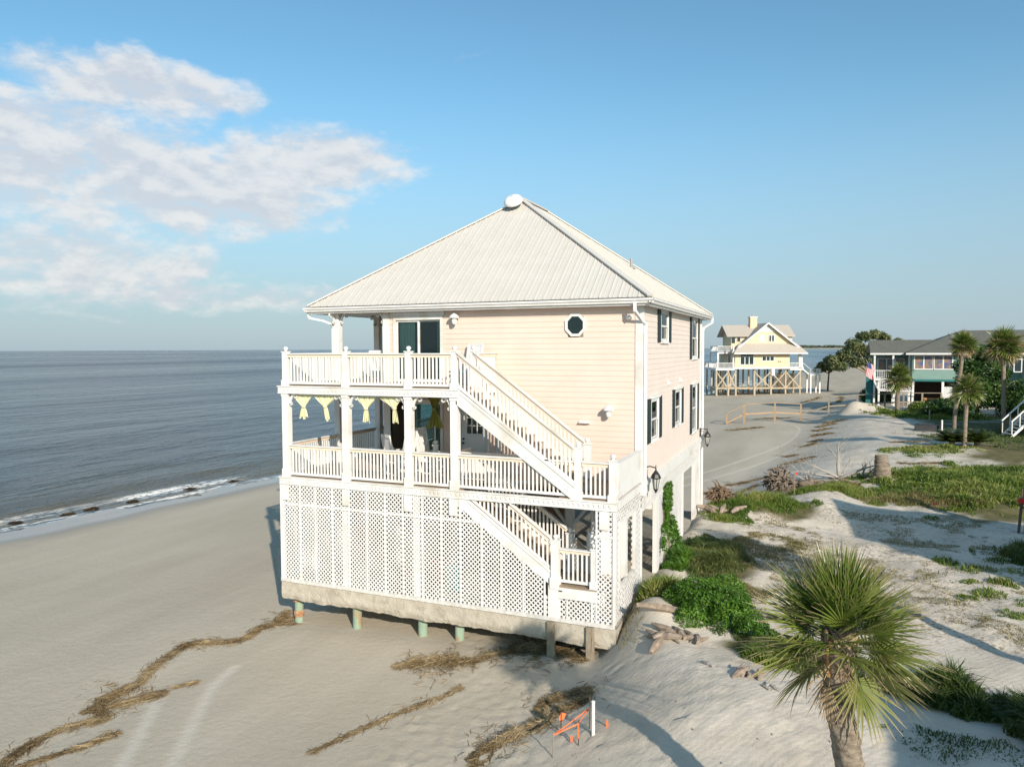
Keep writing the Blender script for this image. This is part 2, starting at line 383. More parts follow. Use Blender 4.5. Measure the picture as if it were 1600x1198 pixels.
def make_ground():
    xs = np.concatenate([-np.geomspace(9000, 60, 34), np.arange(-58, -4, 1.0), np.arange(-4, 22.5, 0.13), np.arange(22.6, 50, 0.5), np.geomspace(51, 12000, 44)])
    ys = np.concatenate([-np.geomspace(6000, 45, 24), np.arange(-44, -10, 1.2), np.arange(-9.8, 20, 0.13), np.arange(20, 76, 0.35), np.arange(76, 200, 2.0), np.geomspace(202, 14000, 50)])
    X, Y = np.meshgrid(xs, ys); Z = ground(X, Y)
    tr = np.zeros_like(X)
    sel = (X > -3) & (X < 20) & (Y > -10) & (Y < 75)
    xx, yy = X[sel], Y[sel]; t = np.zeros_like(xx)
    for T in TRACKS: t = np.maximum(t, 1-ss(seg_dist(xx, yy, T), 0.09, 0.19))
    tr[sel] = t
    Z[sel] -= 0.012*t
    # footprints: small dimples trodden in short rows on the loose sand
    for k in range(420):
        if k % 8 == 0:
            px, py = random.uniform(6.0, 15.5), random.uniform(-8.5, 0.5); a = random.uniform(-0.6, 2.2)
        px += 0.33*math.cos(a); py += 0.33*math.sin(a); sgn = 1 if k % 2 else -1
        qx = px - sgn*0.09*math.sin(a); qy = py + sgn*0.09*math.cos(a)
        i0, i1 = np.searchsorted(xs, qx-0.5), np.searchsorted(xs, qx+0.5); j0, j1 = np.searchsorted(ys, qy-0.5), np.searchsorted(ys, qy+0.5)
        r2 = ((X[j0:j1, i0:i1]-qx)/0.13)**2 + ((Y[j0:j1, i0:i1]-qy)/0.13)**2
        Z[j0:j1, i0:i1] += -0.030*np.exp(-r2) + 0.014*np.exp(-(np.sqrt(r2)-1.5)**2*3)
    white_ = ss(X, np.interp(Y, YS, X0)-1.5, np.interp(Y, YS, X1)+1.0)
    d = X - (-23.5+0.13*Y)
    wet = 1-ss(d + 1.6*fbm(X*0.05, Y*0.12, 3), 1.2, 4.6)
    n, m = X.shape
    idx = np.arange(n*m).reshape(n, m)
    Fc = np.stack([idx[:-1, :-1], idx[:-1, 1:], idx[1:, 1:], idx[1:, :-1]], -1).reshape(-1, 4)
    mt = bpy.data.materials.new('sand_and_lawn'); mt.use_nodes = True; nt = mt.node_tree; N = nt.nodes; L = nt.links
    b = N['Principled BSDF']; b.inputs['Roughness'].default_value = 0.92; b.inputs['Specular IOR Level'].default_value = 0.15
    geo = N.new('ShaderNodeNewGeometry')
    def att(nm): a = N.new('ShaderNodeAttribute'); a.attribute_name = nm; return a.outputs['Fac']
    def noise(s, det=5, ro=0.6, st=None):
        q = N.new('ShaderNodeTexNoise'); q.inputs['Scale'].default_value = s; q.inputs['Detail'].default_value = det; q.inputs['Roughness'].default_value = ro
        v = geo.outputs['Position']
        if st: mp = N.new('ShaderNodeMapping'); mp.inputs['Scale'].default_value = st; mp.inputs['Rotation'].default_value = (0, 0, R(8)); L.new(v, mp.inputs[0]); v = mp.outputs[0]
        L.new(v, q.inputs['Vector']); return q.outputs[0]
    def ramp(f, a, bb, p0=0.35, p1=0.65):
        r = N.new('ShaderNodeValToRGB'); r.color_ramp.elements[0].position = p0; r.color_ramp.elements[1].position = p1
        r.color_ramp.elements[0].color = (*a, 1); r.color_ramp.elements[1].color = (*bb, 1); L.new(f, r.inputs[0]); return r.outputs[0]
    def mix(f, a, bb, mode='MIX'):
        q = N.new('ShaderNodeMix'); q.data_type = 'RGBA'; q.blend_type = mode
        if isinstance(f, float): q.inputs[0].default_value = f
        else: L.new(f, q.inputs[0])
        L.new(a, q.inputs[6])
        if isinstance(bb, tuple): q.inputs[7].default_value = (*bb, 1)
        else: L.new(bb, q.inputs[7])
        return q.outputs[2]
    beach = ramp(noise(0.35, 7, 0.6, (1.0, 0.25, 1)), (0.455, 0.392, 0.298), (0.56, 0.488, 0.38), 0.3, 0.7)
    dune = ramp(noise(0.7, 8), (0.55, 0.485, 0.395), (0.67, 0.60, 0.50))
    c = mix(att('white'), beach, dune)
    c = mix(att('track'), c, (0.61, 0.54, 0.44))
    # specks of dry litter and thin dead grass on the dunes
    sp = ramp(noise(7.0, 8, 0.75), (0, 0, 0), (1, 1, 1), 0.50, 0.62); sp2 = ramp(noise(0.55, 4), (0, 0, 0), (1, 1, 1), 0.40, 0.56)
    q = N.new('ShaderNodeMath'); q.operation = 'MULTIPLY'; L.new(sp, q.inputs[0]); L.new(sp2, q.inputs[1])
    q2 = N.new('ShaderNodeMath'); q2.operation = 'MULTIPLY'; L.new(q.outputs[0], q2.inputs[0]); L.new(att('litter'), q2.inputs[1])
    c = mix(q2.outputs[0], c, (0.23, 0.17, 0.09))
    lawn = ramp(noise(1.6, 8), (0.085, 0.085, 0.03), (0.20, 0.17, 0.09), 0.3, 0.75)
    c = mix(att('lawn'), c, lawn)
    c = mix(att('wet'), c, (0.24, 0.225, 0.195))
    fin = ramp(noise(60.0, 3), (0.86, 0.86, 0.86), (1.1, 1.1, 1.1), 0.3, 0.7)
    c = mix(1.0, c, fin, 'MULTIPLY')
    L.new(c, b.inputs['Base Color'])
    rr = N.new('ShaderNodeMapRange'); L.new(att('wet'), rr.inputs[0]); rr.inputs[1].default_value = 0.3; rr.inputs[2].default_value = 0.9; rr.inputs[3].default_value = 0.92; rr.inputs[4].default_value = 0.06
    L.new(rr.outputs[0], b.inputs['Roughness'])
    rs = N.new('ShaderNodeMapRange'); L.new(att('wet'), rs.inputs[0]); rs.inputs[3].default_value = 0.12; rs.inputs[4].default_value = 1.0; L.new(rs.outputs[0], b.inputs['Specular IOR Level'])
    # wind ripples and grain
    bp = N.new('ShaderNodeBump'); bp.inputs['Distance'].default_value = 0.03; bp.inputs['Strength'].default_value = 0.55
    wv = N.new('ShaderNodeTexWave'); wv.inputs['Scale'].default_value = 2.6; wv.inputs['Distortion'].default_value = 5; wv.inputs['Detail'].default_value = 3; wv.inputs['Detail Scale'].default_value = 0.7
    mp = N.new('ShaderNodeMapping'); mp.inputs['Rotation'].default_value = (0, 0, R(38)); L.new(geo.outputs['Position'], mp.inputs[0]); L.new(mp.outputs[0], wv.inputs[0])
    n1 = noise(5.0, 7, 0.65)
    a1 = N.new('ShaderNodeMath'); a1.operation = 'MULTIPLY'; L.new(wv.outputs['Fac'], a1.inputs[0]); L.new(att('white'), a1.inputs[1])
    a2 = N.new('ShaderNodeMath'); a2.operation = 'MULTIPLY_ADD'; L.new(a1.outputs[0], a2.inputs[0]); a2.inputs[1].default_value = 0.13
    a3 = N.new('ShaderNodeMath'); a3.operation = 'MULTIPLY'; a3.inputs[1].default_value = 1.6; L.new(n1, a3.inputs[0]); L.new(a3.outputs[0], a2.inputs[2])
    L.new(a2.outputs[0], bp.inputs['Height'])
    inv = N.new('ShaderNodeMapRange'); L.new(att('wet'), inv.inputs[0]); inv.inputs[3].default_value = 0.5; inv.inputs[4].default_value = 0.02; L.new(inv.outputs[0], bp.inputs['Strength'])
    L.new(bp.outputs[0], b.inputs['Normal'])
    lm = lawn_mask(X, Y); lm = np.maximum(lm, ss(X, 40, 60)*ss(Y, -40, 20)*0.8*(Y < 3000))
    litter = ss(X, 10.5, 12.5+np.clip(Y*0.08, 0, 5))*ss(Y, 0.3, 2.5)*(1-ss(Y, 13, 24)*0.35)
    o = fastmesh('ground', np.stack([X, Y, Z], -1), Fc, mt, None, {'white': white_, 'track': tr*(Y < 80), 'lawn': lm, 'wet': wet, 'litter': litter}, smooth=True, kind='structure')
    return o
make_ground()

# ------------------------------------------------------------------ the sea
def make_sea():
    # one sheet, parallel to the shore (d = metres out to sea, s = metres along the shore)
    ds = np.concatenate([np.arange(-3, 40, 0.35), np.geomspace(40.5, 14000, 70)])
    s_ = np.concatenate([-np.geomspace(9000, 70, 30), np.arange(-68, 120, 0.9), np.geomspace(121, 16000, 70)])
    D, S = np.meshgrid(ds, s_)
    k = 0.13; nrm = math.hypot(1, k)
    # along-shore direction (k,1)/nrm, seaward direction (-1,k)/nrm
    Xs = -23.5 + k*S/nrm - D/nrm; Ys = S/nrm + k*D/nrm
    amp = np.exp(-np.maximum(S-60, 0)/80)*np.exp(-np.maximum(-S-30, 0)/80)
    Z = np.full_like(D, SEA)
    ph = 1.2*fbm(S*0.05, D*0.02, 3)
    for d0, h, w in ((2.6, 0.30, 0.7), (6.5, 0.15, 0.7), (10, 0.15, 0.8), (14.5, 0.19, 0.9), (19, 0.14, 1.0), (24, 0.17, 1.1), (30, 0.13, 1.1), (36, 0.12, 1.2)):
        dd = D - d0 - 2.6*fbm(S*0.035+d0, d0*1.3+0*D, 3)
        a = np.clip(0.55+1.5*fbm(S*0.06+3*d0, d0+0*D, 2), 0, 1)
        Z = Z + amp*h*a*np.exp(-(dd/w)**2)
    Z = Z + amp*0.03*fbm(S*0.4, D*0.9, 3)*np.clip(D/6, 0, 1)
    foam = np.exp(-((D-2.2-2.6*fbm(S*0.035+2.6, 2.6*1.3+0*D, 3))/0.75)**2)*np.clip(0.35+1.8*fbm(S*0.12, 0*D+4, 3), 0, 1)
    edge = np.exp(-((D-0.15-0.7*fbm(S*0.1, 0*D, 3))/0.28)**2)
    foam = np.clip(np.maximum(foam*1.5, edge*1.6), 0, 1.6)*(S < 200)
    shallow = np.exp(-np.maximum(D, 0)/5.0)
    n, m = D.shape; idx = np.arange(n*m).reshape(n, m)
    Fc = np.stack([idx[:-1, :-1], idx[1:, :-1], idx[1:, 1:], idx[:-1, 1:]], -1).reshape(-1, 4)
    mt = bpy.data.materials.new('sea_water'); mt.use_nodes = True; nt = mt.node_tree; N = nt.nodes; L = nt.links
    b = N['Principled BSDF']; b.inputs['Roughness'].default_value = 0.16; b.inputs['IOR'].default_value = 1.33; b.inputs['Specular IOR Level'].default_value = 0.5
    geo = N.new('ShaderNodeNewGeometry')
    def att(nm): a = N.new('ShaderNodeAttribute'); a.attribute_name = nm; return a.outputs['Fac']
    def mul(a, v):
        q = N.new('ShaderNodeMath'); q.operation = 'MULTIPLY'; L.new(a, q.inputs[0])
        if isinstance(v, float): q.inputs[1].default_value = v
        else: L.new(v, q.inputs[1])
        return q.outputs[0]
    def add(a, c2):
        q = N.new('ShaderNodeMath'); q.operation = 'ADD'; L.new(a, q.inputs[0]); L.new(c2, q.inputs[1]); return q.outputs[0]
    def noise(s, st, det=4, rot=7.4):
        q = N.new('ShaderNodeTexNoise'); q.inputs['Scale'].default_value = s; q.inputs['Detail'].default_value = det; q.inputs['Roughness'].default_value = 0.55
        mp = N.new('ShaderNodeMapping'); mp.inputs['Scale'].default_value = st; mp.inputs['Rotation'].default_value = (0, 0, R(rot)); L.new(geo.outputs['Position'], mp.inputs[0])
        L.new(mp.outputs[0], q.inputs['Vector']); return q.outputs[0]
    h = add(add(mul(noise(1.3, (1, 0.4, 1)), 0.42), mul(noise(0.36, (1, 0.33, 1)), 1.35)), mul(noise(0.07, (1, 0.22, 1), 3), 3.2))
    bp = N.new('ShaderNodeBump'); bp.inputs['Strength'].default_value = 1.0; bp.inputs['Distance'].default_value = 1.7
    L.new(h, bp.inputs['Height']); L.new(bp.outputs[0], b.inputs['Normal'])
    mx = N.new('ShaderNodeMix'); mx.data_type = 'RGBA'; L.new(att('shallow'), mx.inputs[0]); mx.inputs[6].default_value = (0.085, 0.105, 0.115, 1); mx.inputs[7].default_value = (0.13, 0.105, 0.055, 1)
    # slicks: smoother and rougher streaks far out
    sl = N.new('ShaderNodeMapRange'); L.new(noise(0.006, (1, 0.18, 1), 4), sl.inputs[0]); sl.inputs[1].default_value = 0.42; sl.inputs[2].default_value = 0.6; sl.inputs[3].default_value = 0.12; sl.inputs[4].default_value = 0.30
    fo = N.new('ShaderNodeMath'); fo.operation = 'MULTIPLY'; fo.use_clamp = True
    fn = N.new('ShaderNodeMapRange'); L.new(noise(4.0, (1, 0.6, 1), 6), fn.inputs[0]); fn.inputs[1].default_value = 0.36; fn.inputs[2].default_value = 0.54; fn.inputs[3].default_value = 0.0; fn.inputs[4].default_value = 1.3
    L.new(att('foam'), fo.inputs[0]); L.new(fn.outputs[0], fo.inputs[1])
    m2 = N.new('ShaderNodeMix'); m2.data_type = 'RGBA'; L.new(fo.outputs[0], m2.inputs[0]); L.new(mx.outputs[2], m2.inputs[6]); m2.inputs[7].default_value = (0.75, 0.74, 0.70, 1)
    L.new(m2.outputs[2], b.inputs['Base Color'])
    rm = N.new('ShaderNodeMix'); L.new(fo.outputs[0], rm.inputs[0]); L.new(sl.outputs[0], rm.inputs[2]); rm.inputs[3].default_value = 0.8; L.new(rm.outputs[0], b.inputs['Roughness'])
    fastmesh('sea', np.stack([Xs, Ys, Z], -1), Fc, mt, None, {'foam': foam, 'shallow': shallow}, smooth=True, kind='structure')
make_sea()

# far shore across the sound: a low strip of sand under a line of woods
def make_far_shore():
    o = MB(); pts = []
    N_ = 160
    sand = []; 
    for i in range(N_+1):
        x = -900 + i*40.0; y = 4300 + 90*math.sin(i*0.13) + 40*math.sin(i*0.41) - 0.12*x
        sand.append((x, y))
    vs = []; fs = []
    for i, (x, y) in enumerate(sand):
        w = 1.0 if 8 < i < N_-2 else 0.1
        vs += [(x, y, SEA-0.5), (x, y+60, SEA+7*w), (x, y+900, SEA+7*w)]
    for i in range(N_): fs += [(3*i, 3*i+3, 3*i+4, 3*i+1), (3*i+1, 3*i+4, 3*i+5, 3*i+2)]
    MB().add(vs, fs).build('far_shore', mat('far_sand', (0.42, 0.38, 0.31), 0.9, (0.5, 0.45, 0.36), 0.01, coord='Object'), kind='structure')
    # woods: one mass of crowns
    V = []; 
    n = 9000
    i = rng.integers(9, N_-2, n); fx = rng.random(n)
    sx = np.array([s[0] for s in sand]); sy = np.array([s[1] for s in sand])
    X = sx[i]+fx*40; Y = sy[i]+110+rng.random(n)*280
    hmax = 13+6*fbm(X*0.006, Y*0.0+2, 3)
    Z = SEA+6+rng.random(n)**0.6*hmax
    s = 6+5*rng.random(n)
    ang = rng.random(n)*6.28
    P = np.stack([X, Y, Z], -1)
    a = np.stack([np.cos(ang), np.sin(ang)*0.3, 0.3*np.sin(ang*3)], -1)*s[:, None]; b = np.stack([0*ang, 0.3+0*ang, 0.8+0*ang], -1)*s[:, None]*0.7
    Q = np.stack([P-a, P-b, P+a, P+b], 1)
    fastmesh('far_woods', Q, np.arange(4*n).reshape(-1, 4), leaf_mat('woods', (0.035, 0.05, 0.03), (0.05, 0.07, 0.035), (0.08, 0.10, 0.05)), None, np.repeat(rng.random(n), 4), kind='stuff')
    tag(bpy.data.objects['far_woods'], 'low line of woods on the far shore across the water', 'woods')
make_far_shore()

# ------------------------------------------------------------------ the beach house
W, DF, DB, WL = 10.46, 2.90, 14.36, 1.90
Z1, Z2, ZE = 3.24, 6.0, 8.30
house = tag(empty('beach_house', (0, 0, 0)), 'large peach beach house with white lattice base, two decks and pale metal hip roof', 'house')

def clip_line(poly, p, d):
    """clip the line p + t d against the convex polygon poly (ccw); returns (t0, t1) or None"""
    t0, t1 = -1e9, 1e9
    n = len(poly)
    for i in range(n):
        a = poly[i]; b = poly[(i+1) % n]; nx, ny = -(b[1]-a[1]), b[0]-a[0]
        den = nx*d[0]+ny*d[1]; num = nx*(p[0]-a[0])+ny*(p[1]-a[1])
        if abs(den) < 1e-9:
            if num < 0: return None
            continue
        t = -num/den
        if den > 0: t0 = max(t0, t)
        else: t1 = min(t1, t)
    return (t0, t1) if t1 - t0 > 0.02 else None
def lattice(parent, poly, org, ux, nrm, pitch=0.130, w=0.036, name='lattice_panel'):
    """diagonal slats filling a convex polygon (u, z); org + u*ux, nrm = outward"""
    m = MB(); us = [p[0] for p in poly]; zs = [p[1] for p in poly]; org = Vector(org); ux = Vector(ux); nrm = Vector(nrm); up = Vector((0, 0, 1))
    r2 = math.sqrt(.5)
    for sgn in (1, -1):
        c0 = math.floor((min(us) - sgn*max(zs) - abs(max(zs)))/pitch)*pitch
        c = min(us[i]-sgn*zs[j] for i in range(len(us)) for j in range(len(zs)))
        cmax = max(us[i]-sgn*zs[j] for i in range(len(us)) for j in range(len(zs)))
        c = math.ceil(c/pitch)*pitch
        while c < cmax:
            t = clip_line(poly, (c, 0), (sgn*r2, r2))
            if t:
                A = org + ux*(c+sgn*r2*t[0]) + up*(r2*t[0]) + nrm*(0.005 if sgn > 0 else -0.005)
                Bp = org + ux*(c+sgn*r2*t[1]) + up*(r2*t[1]) + nrm*(0.005 if sgn > 0 else -0.005)
                m.bar(A, Bp, 0.008, w, up=tuple(ux*(-sgn)*r2 + up*r2))
            c += pitch
    return m.build(name, lattice_white, parent, kind='stuff')

BAL = B(-0.021, -0.021, 0, 0.021, 0.021, 0.80).mesh('baluster', white)
def railing(parent, p0, p1, h=0.95, gap=0.115, lo=0.08, sep=True, t=True):
    """rail between two posts: tan rail under a white cap, bottom rail, one object for each baluster"""
    p0 = Vector(p0); p1 = Vector(p1); up = Vector((0, 0, 1)); d = p1-p0; L_ = math.hypot(d.x, d.y); dirh = Vector((d.x, d.y, 0))/L_; slope = d.z/L_
    top = MB().bar(p0+up*(h-0.06), p1+up*(h-0.06), 0.045, 0.085).build('rail', rail_tan if t else white, parent)
    MB().bar(p0+up*(h+0.0), p1+up*(h+0.0), 0.125, 0.035).build('rail_cap', white, top)
    MB().bar(p0+up*lo, p1+up*lo, 0.045, 0.07).build('bottom_rail', white, top)
    n = max(1, int(round(L_/gap)) - 1); jm = MB()
    a = math.atan2(d.y, d.x)
    zl = h-0.06-0.0425-lo-0.035+abs(slope)*0.03
    for i in range(n):
        q = p0 + d*((i+1)/(n+1)) + up*(lo+0.03)
        if sep:
            o = bpy.data.objects.new('baluster', BAL); link(o, top); o.location = q; o.rotation_euler = (0, 0, a); o.scale = (1, 1, (zl+0.02)/0.80)
        else: jm.box(q.x-0.02, q.y-0.02, q.z, q.x+0.02, q.y+0.02, q.z+zl+0.02)
    if not sep: jm.build('balusters', white, top, kind='stuff')
    return top
def newel(parent, x, y, z, h=1.0, s=0.085):
    m = B(x-s, y-s, z-0.12, x+s, y+s, z+h)
    m.box(x-s-0.025, y-s-0.025, z-0.13, x+s+0.025, y+s+0.025, z+0.16)
    m.box(x-s-0.02, y-s-0.02, z+h, x+s+0.02, y+s+0.02, z+h+0.03)
    o = m.build('newel_post', white, parent)
    MB().tube_z(Vector((x, y, z+h+0.03)), [(0.05, 0), (0.035, 0.02), (0.062, 0.05), (0.075, 0.08), (0.062, 0.115), (0.03, 0.135), (0.005, 0.14)], 10).add([], []).build('finial', white, o, smooth=True)
    return o

def grid_wall(axis, c0, c1, u0, u1, z0, z1, openings):
    """wall slab between c0..c1 across the axis with rectangular openings (u0,u1,z0,z1)"""
    us = sorted(set([u0, u1] + [v for o in openings for v in o[:2]])); zs = sorted(set([z0, z1] + [v for o in openings for v in o[2:4]]))
    m = MB()
    for i in range(len(us)-1):
        run = None
        for j in range(len(zs)-1):
            cu, cz = (us[i]+us[i+1])/2, (zs[j]+zs[j+1])/2
            solid = not any(o[0] < cu < o[1] and o[2] < cz < o[3] for o in openings)
            if solid: run = (run[0], zs[j+1]) if run else (zs[j], zs[j+1])
            if run and (not solid or j == len(zs)-2):
                if axis == 'x': m.box(us[i], c0, run[0], us[i+1], c1, run[1])
                else: m.box(c0, us[i], run[0], c1, us[i+1], run[1])
                run = None
    return m
def siding(parent, axis, c, sgn, u0, u1, z0, z1, openings, m, row=0.16, joined=False):
    """lapped boards, each a piece; cut round the openings. c = wall face, sgn = outward"""
    z = z0; J = MB(); k = 0
    while z < z1-0.02:
        zt = min(z+row, z1); segs = [(u0, u1)]
        for o in openings:
            if o[2] < zt-0.03 and o[3] > z+0.03:
                ns = []
                for a, b in segs:
                    if o[1] <= a or o[0] >= b: ns.append((a, b)); continue
                    if o[0] > a: ns.append((a, o[0]))
                    if o[1] < b: ns.append((o[1], b))
                segs = ns
        for a, b in segs:
            if b-a < 0.03: continue
            jit = random.uniform(-0.0015, 0.0015)
            prof = [(0.0, zt+0.012), (0.004, zt+0.012), (0.016+jit, z), (0.0, z)]
            M2 = J if joined else MB()
            if axis == 'x': M2.prism([(a, c+sgn*p, q) for p, q in prof], (b-a, 0, 0))
            else: M2.prism([(c+sgn*p, a, q) for p, q in prof], (0, b-a, 0))
            if not joined: M2.build('siding_board', m, parent)
        z = zt; k += 1
    if joined: J.build('siding', m, parent, kind='stuff')

# --- concrete slab, broken away along its lower edge
def make_slab():
    nx = 160; top = -0.004; vs = []; fs = []
    J = MB()
    prof = [0.0, -0.12, -0.3, -0.45, -1.0]      # fractions go to the ragged bottom
    def ragged(u, side=0):
        return -0.57 - 0.075*float(fbm(u*0.9+side*7, 3.3, 4)) - 0.05*float(fbm(u*3.5+side*7, 9.3, 4))
    rows = 9
    def face(P0, P1, nrm, side, n):
        base = len(J.v); V = []
        for i in range(n+1):
            u = i/n; p = Vector(P0).lerp(Vector(P1), u); L_ = (Vector(P1)-Vector(P0)).length
            zb = ragged(u*L_, side)
            for j in range(rows+1):
                f = j/rows; z = top + (zb-top)*f
                d = 0.035*float(fbm(u*L_*2.2, z*3+side, 4))*f + 0.02*float(fbm(u*L_*7, z*8+side, 2))*f - 0.10*max(0, f-0.75)*2
                V.append(p + Vector(nrm)*d + Vector((0, 0, z)))
            V.append(Vector((p.x, p.y, zb+0.03)) - Vector(nrm)*0.65)
            V.append(Vector((p.x, p.y, top)) - Vector(nrm)*0.65)
        r = rows+3
        Fs = []
        for i in range(n):
            for j in range(r-1): Fs.append((i*r+j, i*r+j+1, (i+1)*r+j+1, (i+1)*r+j))
        J.add(V, Fs)
    face((-0.04, 0.0, 0), (W+0.03, 0.0, 0), (0, -1, 0), 0, 300)
    face((W+0.03, 0, 0), (W+0.03, DB, 0), (1, 0, 0), 1, 200)
    face((-0.04, DB, 0), (-0.04, 0.0, 0), (-1, 0, 0), 2, 200)
    s = J.build('slab', concrete, house)
    m = B(-0.02, 0.04, -0.22, W, DB, -0.006); m.build('slab_deck', concrete, s)
make_slab()
# foundation piles
for x, y in ((0.26, 0.42), (2.42, 0.42), (4.67, 0.42), (5.86, 0.42)):
    z0 = gz(x, y)-0.4; pts = [(x, y, z0), (x+0.005, y, -0.4)]
    p = MB().tube(pts, 0.135, 14).build('pile', pile_m, house, smooth=False)
    if x < 1:
        MB().tube([(x, y, -0.72), (x, y, -0.55)], [0.19, 0.17], 12).build('pile_collar', rust, p)
        MB().tube([(x, y, -1.22), (x, y, -1.08), (x, y, -1.02)], [0.15, 0.165, 0.15], 12).build('pile_band', rust, p)
for x in (0.3, 2.4, 4.7, 7.0, 9.2):
    for y in (4.5, 8.5, 12.5):
        if gz(x, y) < -0.5: MB().tube([(x, y, gz(x, y)-0.4), (x, y, -0.3)], 0.135, 10).build('pile', pile_m, house)
for x in (8.77, 9.83):
    m = MB(); z0 = -1.15
    m.prism([(x-0.11, -0.10, z0), (x+0.02, -0.10, z0-0.05), (x+0.12, -0.10, z0+0.08), (x+0.09, -0.10, -0.02), (x-0.10, -0.10, -0.02)], (0, 0.07, 0))
    m.prism([(x+0.03, -0.115, z0+0.12), (x+0.13, -0.115, z0+0.30), (x+0.06, -0.115, -0.25)], (0, 0.03, 0))
    m.build('timber_stake', greywood, house, label='split weathered timber hanging in front of the slab')

# --- ground storey: posts, beams, joists
for x in (0.12, 2.36, 4.48, 5.93, 8.3, 10.3):
    for y in (1.4, 2.95, 6.6, 10.4, 14.2):
        if y == 1.4 and x > 0.5 and x < 10: continue
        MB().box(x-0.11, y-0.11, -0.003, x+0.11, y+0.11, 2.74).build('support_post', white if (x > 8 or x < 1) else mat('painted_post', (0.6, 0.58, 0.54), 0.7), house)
J = MB()
for y in (1.6, 2.95, 6.6, 10.4, 14.2): J.box(0.02, y-0.07, 2.742, W-0.03, y+0.07, 3.0)
J.build('floor_beam', joist, house)
J = MB(); x = 0.3
while x < W: J.box(x, 1.3, 3.002, x+0.05, DB-0.02, 3.15); x += 0.42
J.build('floor_joists', joist, house, kind='stuff')
B(WL, DF+0.02, 3.152, W-0.02, DB-0.02, 3.225).build('subfloor', joist, house)
for a, b in (((8.3, 2.95, 1.7), (7.5, 2.95, 2.7)), ((8.3, 2.95, 1.7), (9.1, 2.95, 2.7)), ((10.3, 2.95, 1.7), (9.6, 2.95, 2.7))):
    MB().bar(a, b, 0.09, 0.09).build('knee_brace', white, house)
# unseen brown wall, added so the lattice holes look dark
B(0.35, 3.25, -0.002, 8.0, 3.35, 2.73).build('added_partition', mat('brown_partition', (0.22, 0.13, 0.08), 0.8, (0.3, 0.2, 0.13), 3), house)

# --- lattice skirt, front
TOPF = 2.985
org = (0, 0.0, 0)
bats = [0.10, 0.71, 1.285, 1.885, 2.48, 3.10, 3.71, 4.31, 4.93, 5.53, 6.12, 6.76, 7.34, 7.98, 8.58, 8.98, 9.20, 9.86, 9.98, 10.42]
def sk(u):      # underside of the lower stair's stringer
    return 2.52 - 0.69*(u-6.46)
for i in range(len(bats)-1):
    a, b = bats[i], bats[i+1]
    if b < 6.5:
        lattice(house, [(a, 0.10), (b, 0.10), (b, TOPF if b < 6.15 else 2.7), (a, TOPF)], org, (1, 0, 0), (0, -1, 0))
    elif b < 8.9: lattice(house, [(a, 0.10), (b, 0.10), (b, min(2.9, sk(b))), (a, min(2.95, sk(a)))], org, (1, 0, 0), (0, -1, 0))
    elif b < 8.99: lattice(house, [(a, 0.10), (b, 0.10), (b, 0.66), (a, 0.66)], org, (1, 0, 0), (0, -1, 0))
    elif b < 9.99: lattice(house, [(a, 0.10), (b, 0.10), (b, 0.60), (a, 0.60)], org, (1, 0, 0), (0, -1, 0))
    else: lattice(house, [(a, 0.10), (b, 0.10), (b, TOPF), (a, TOPF)], org, (1, 0, 0), (0, -1, 0))
for u in bats[1:-1]:
    zt = TOPF if (u < 6.5 or u > 9.95) else (sk(u) if u < 8.9 else 0.6)
    wdt = 0.05 if not 8.97 < u < 8.99 else 0.05
    B(u-wdt/2, -0.03, 0.10, u+wdt/2, -0.011, zt).build('lattice_batten', lattice_white, house)
B(8.68, -0.04, 0.02, 8.97, -0.012, 0.93).build('stair_post', white, house)
B(-0.02, -0.035, 0, 0.10, 0.10, TOPF).build('corner_board', white, house)
B(10.40, -0.035, 0, W+0.02, 0.10, TOPF).build('corner_board', white, house)
B(0.10, -0.028, 2.36, 6.12, -0.012, 2.42).build('lattice_rail', lattice_white, house)
B(6.12, -0.028, 2.36, 6.60, -0.012, 2.42).build('lattice_rail', lattice_white, house)
B(10.0, -0.028, 2.30, 10.40, -0.012, 2.36).build('lattice_rail', lattice_white, house)
m = B(-0.02, -0.05, 0.0, W+0.02, 0.06, 0.10); m.build('sill_plate', mat('worn_white', (0.72, 0.70, 0.66), 0.7, (0.55, 0.52, 0.46), 9, 0.3, 40), house)
for x in (0.2, 2.40, 4.50, 5.93, 10.18):
    B(x-0.12, -0.065, 2.52, x+0.12, -0.031, 2.985).build('post_drop', white, house)
# inner boards behind the lattice
for u in (2.2, 4.6):
    B(u, 0.03, 0.1, u+0.22, 0.055, 2.95).build('inner_board', lattice_white, house)
# things one glimpses through the holes stay inside the storey (built lower down)

# left side skirt
for a, b in ((0.1, 3.0), (3.0, 6.6), (6.6, 10.4), (10.4, DB)):
    lattice(house, [(a, 0.1), (b, 0.1), (b, 2.98), (a, 2.98)], (0, 0, 0), (0, 1, 0), (-1, 0, 0))
# right side skirt: front bay with its window-like opening, then band, piers and openings
RS = (W, 0, 0)
def rlat(poly): lattice(house, poly, RS, (0, 1, 0), (1, 0, 0), pitch=0.17, w=0.038)
rlat([(0.1, 0.1), (2.85, 0.1), (2.85, 0.95), (0.1, 0.95)])
rlat([(0.1, 2.62), (2.85, 2.62), (2.85, 2.98), (0.1, 2.98)])
rlat([(0.1, 0.95), (0.36, 0.95), (0.36, 2.62), (0.1, 2.62)])
rlat([(2.12, 0.95), (2.85, 0.95), (2.85, 2.62), (2.12, 2.62)])
rlat([(2.95, 2.42), (DB, 2.42), (DB, 2.84), (2.95, 2.84)])
rlat([(5.42, 0.05), (9.75, 0.05), (9.75, 2.42), (5.42, 2.42)])
m = MB()
for a in ((0.36, 0.90, 0.44, 2.66), (2.04, 0.90, 2.12, 2.66), (0.44, 0.90, 2.04, 0.98), (0.44, 2.58, 2.04, 2.66)): m.box(W-0.05, a[0], a[1], W+0.035, a[2], a[3])
m.build('opening_frame', white, house)
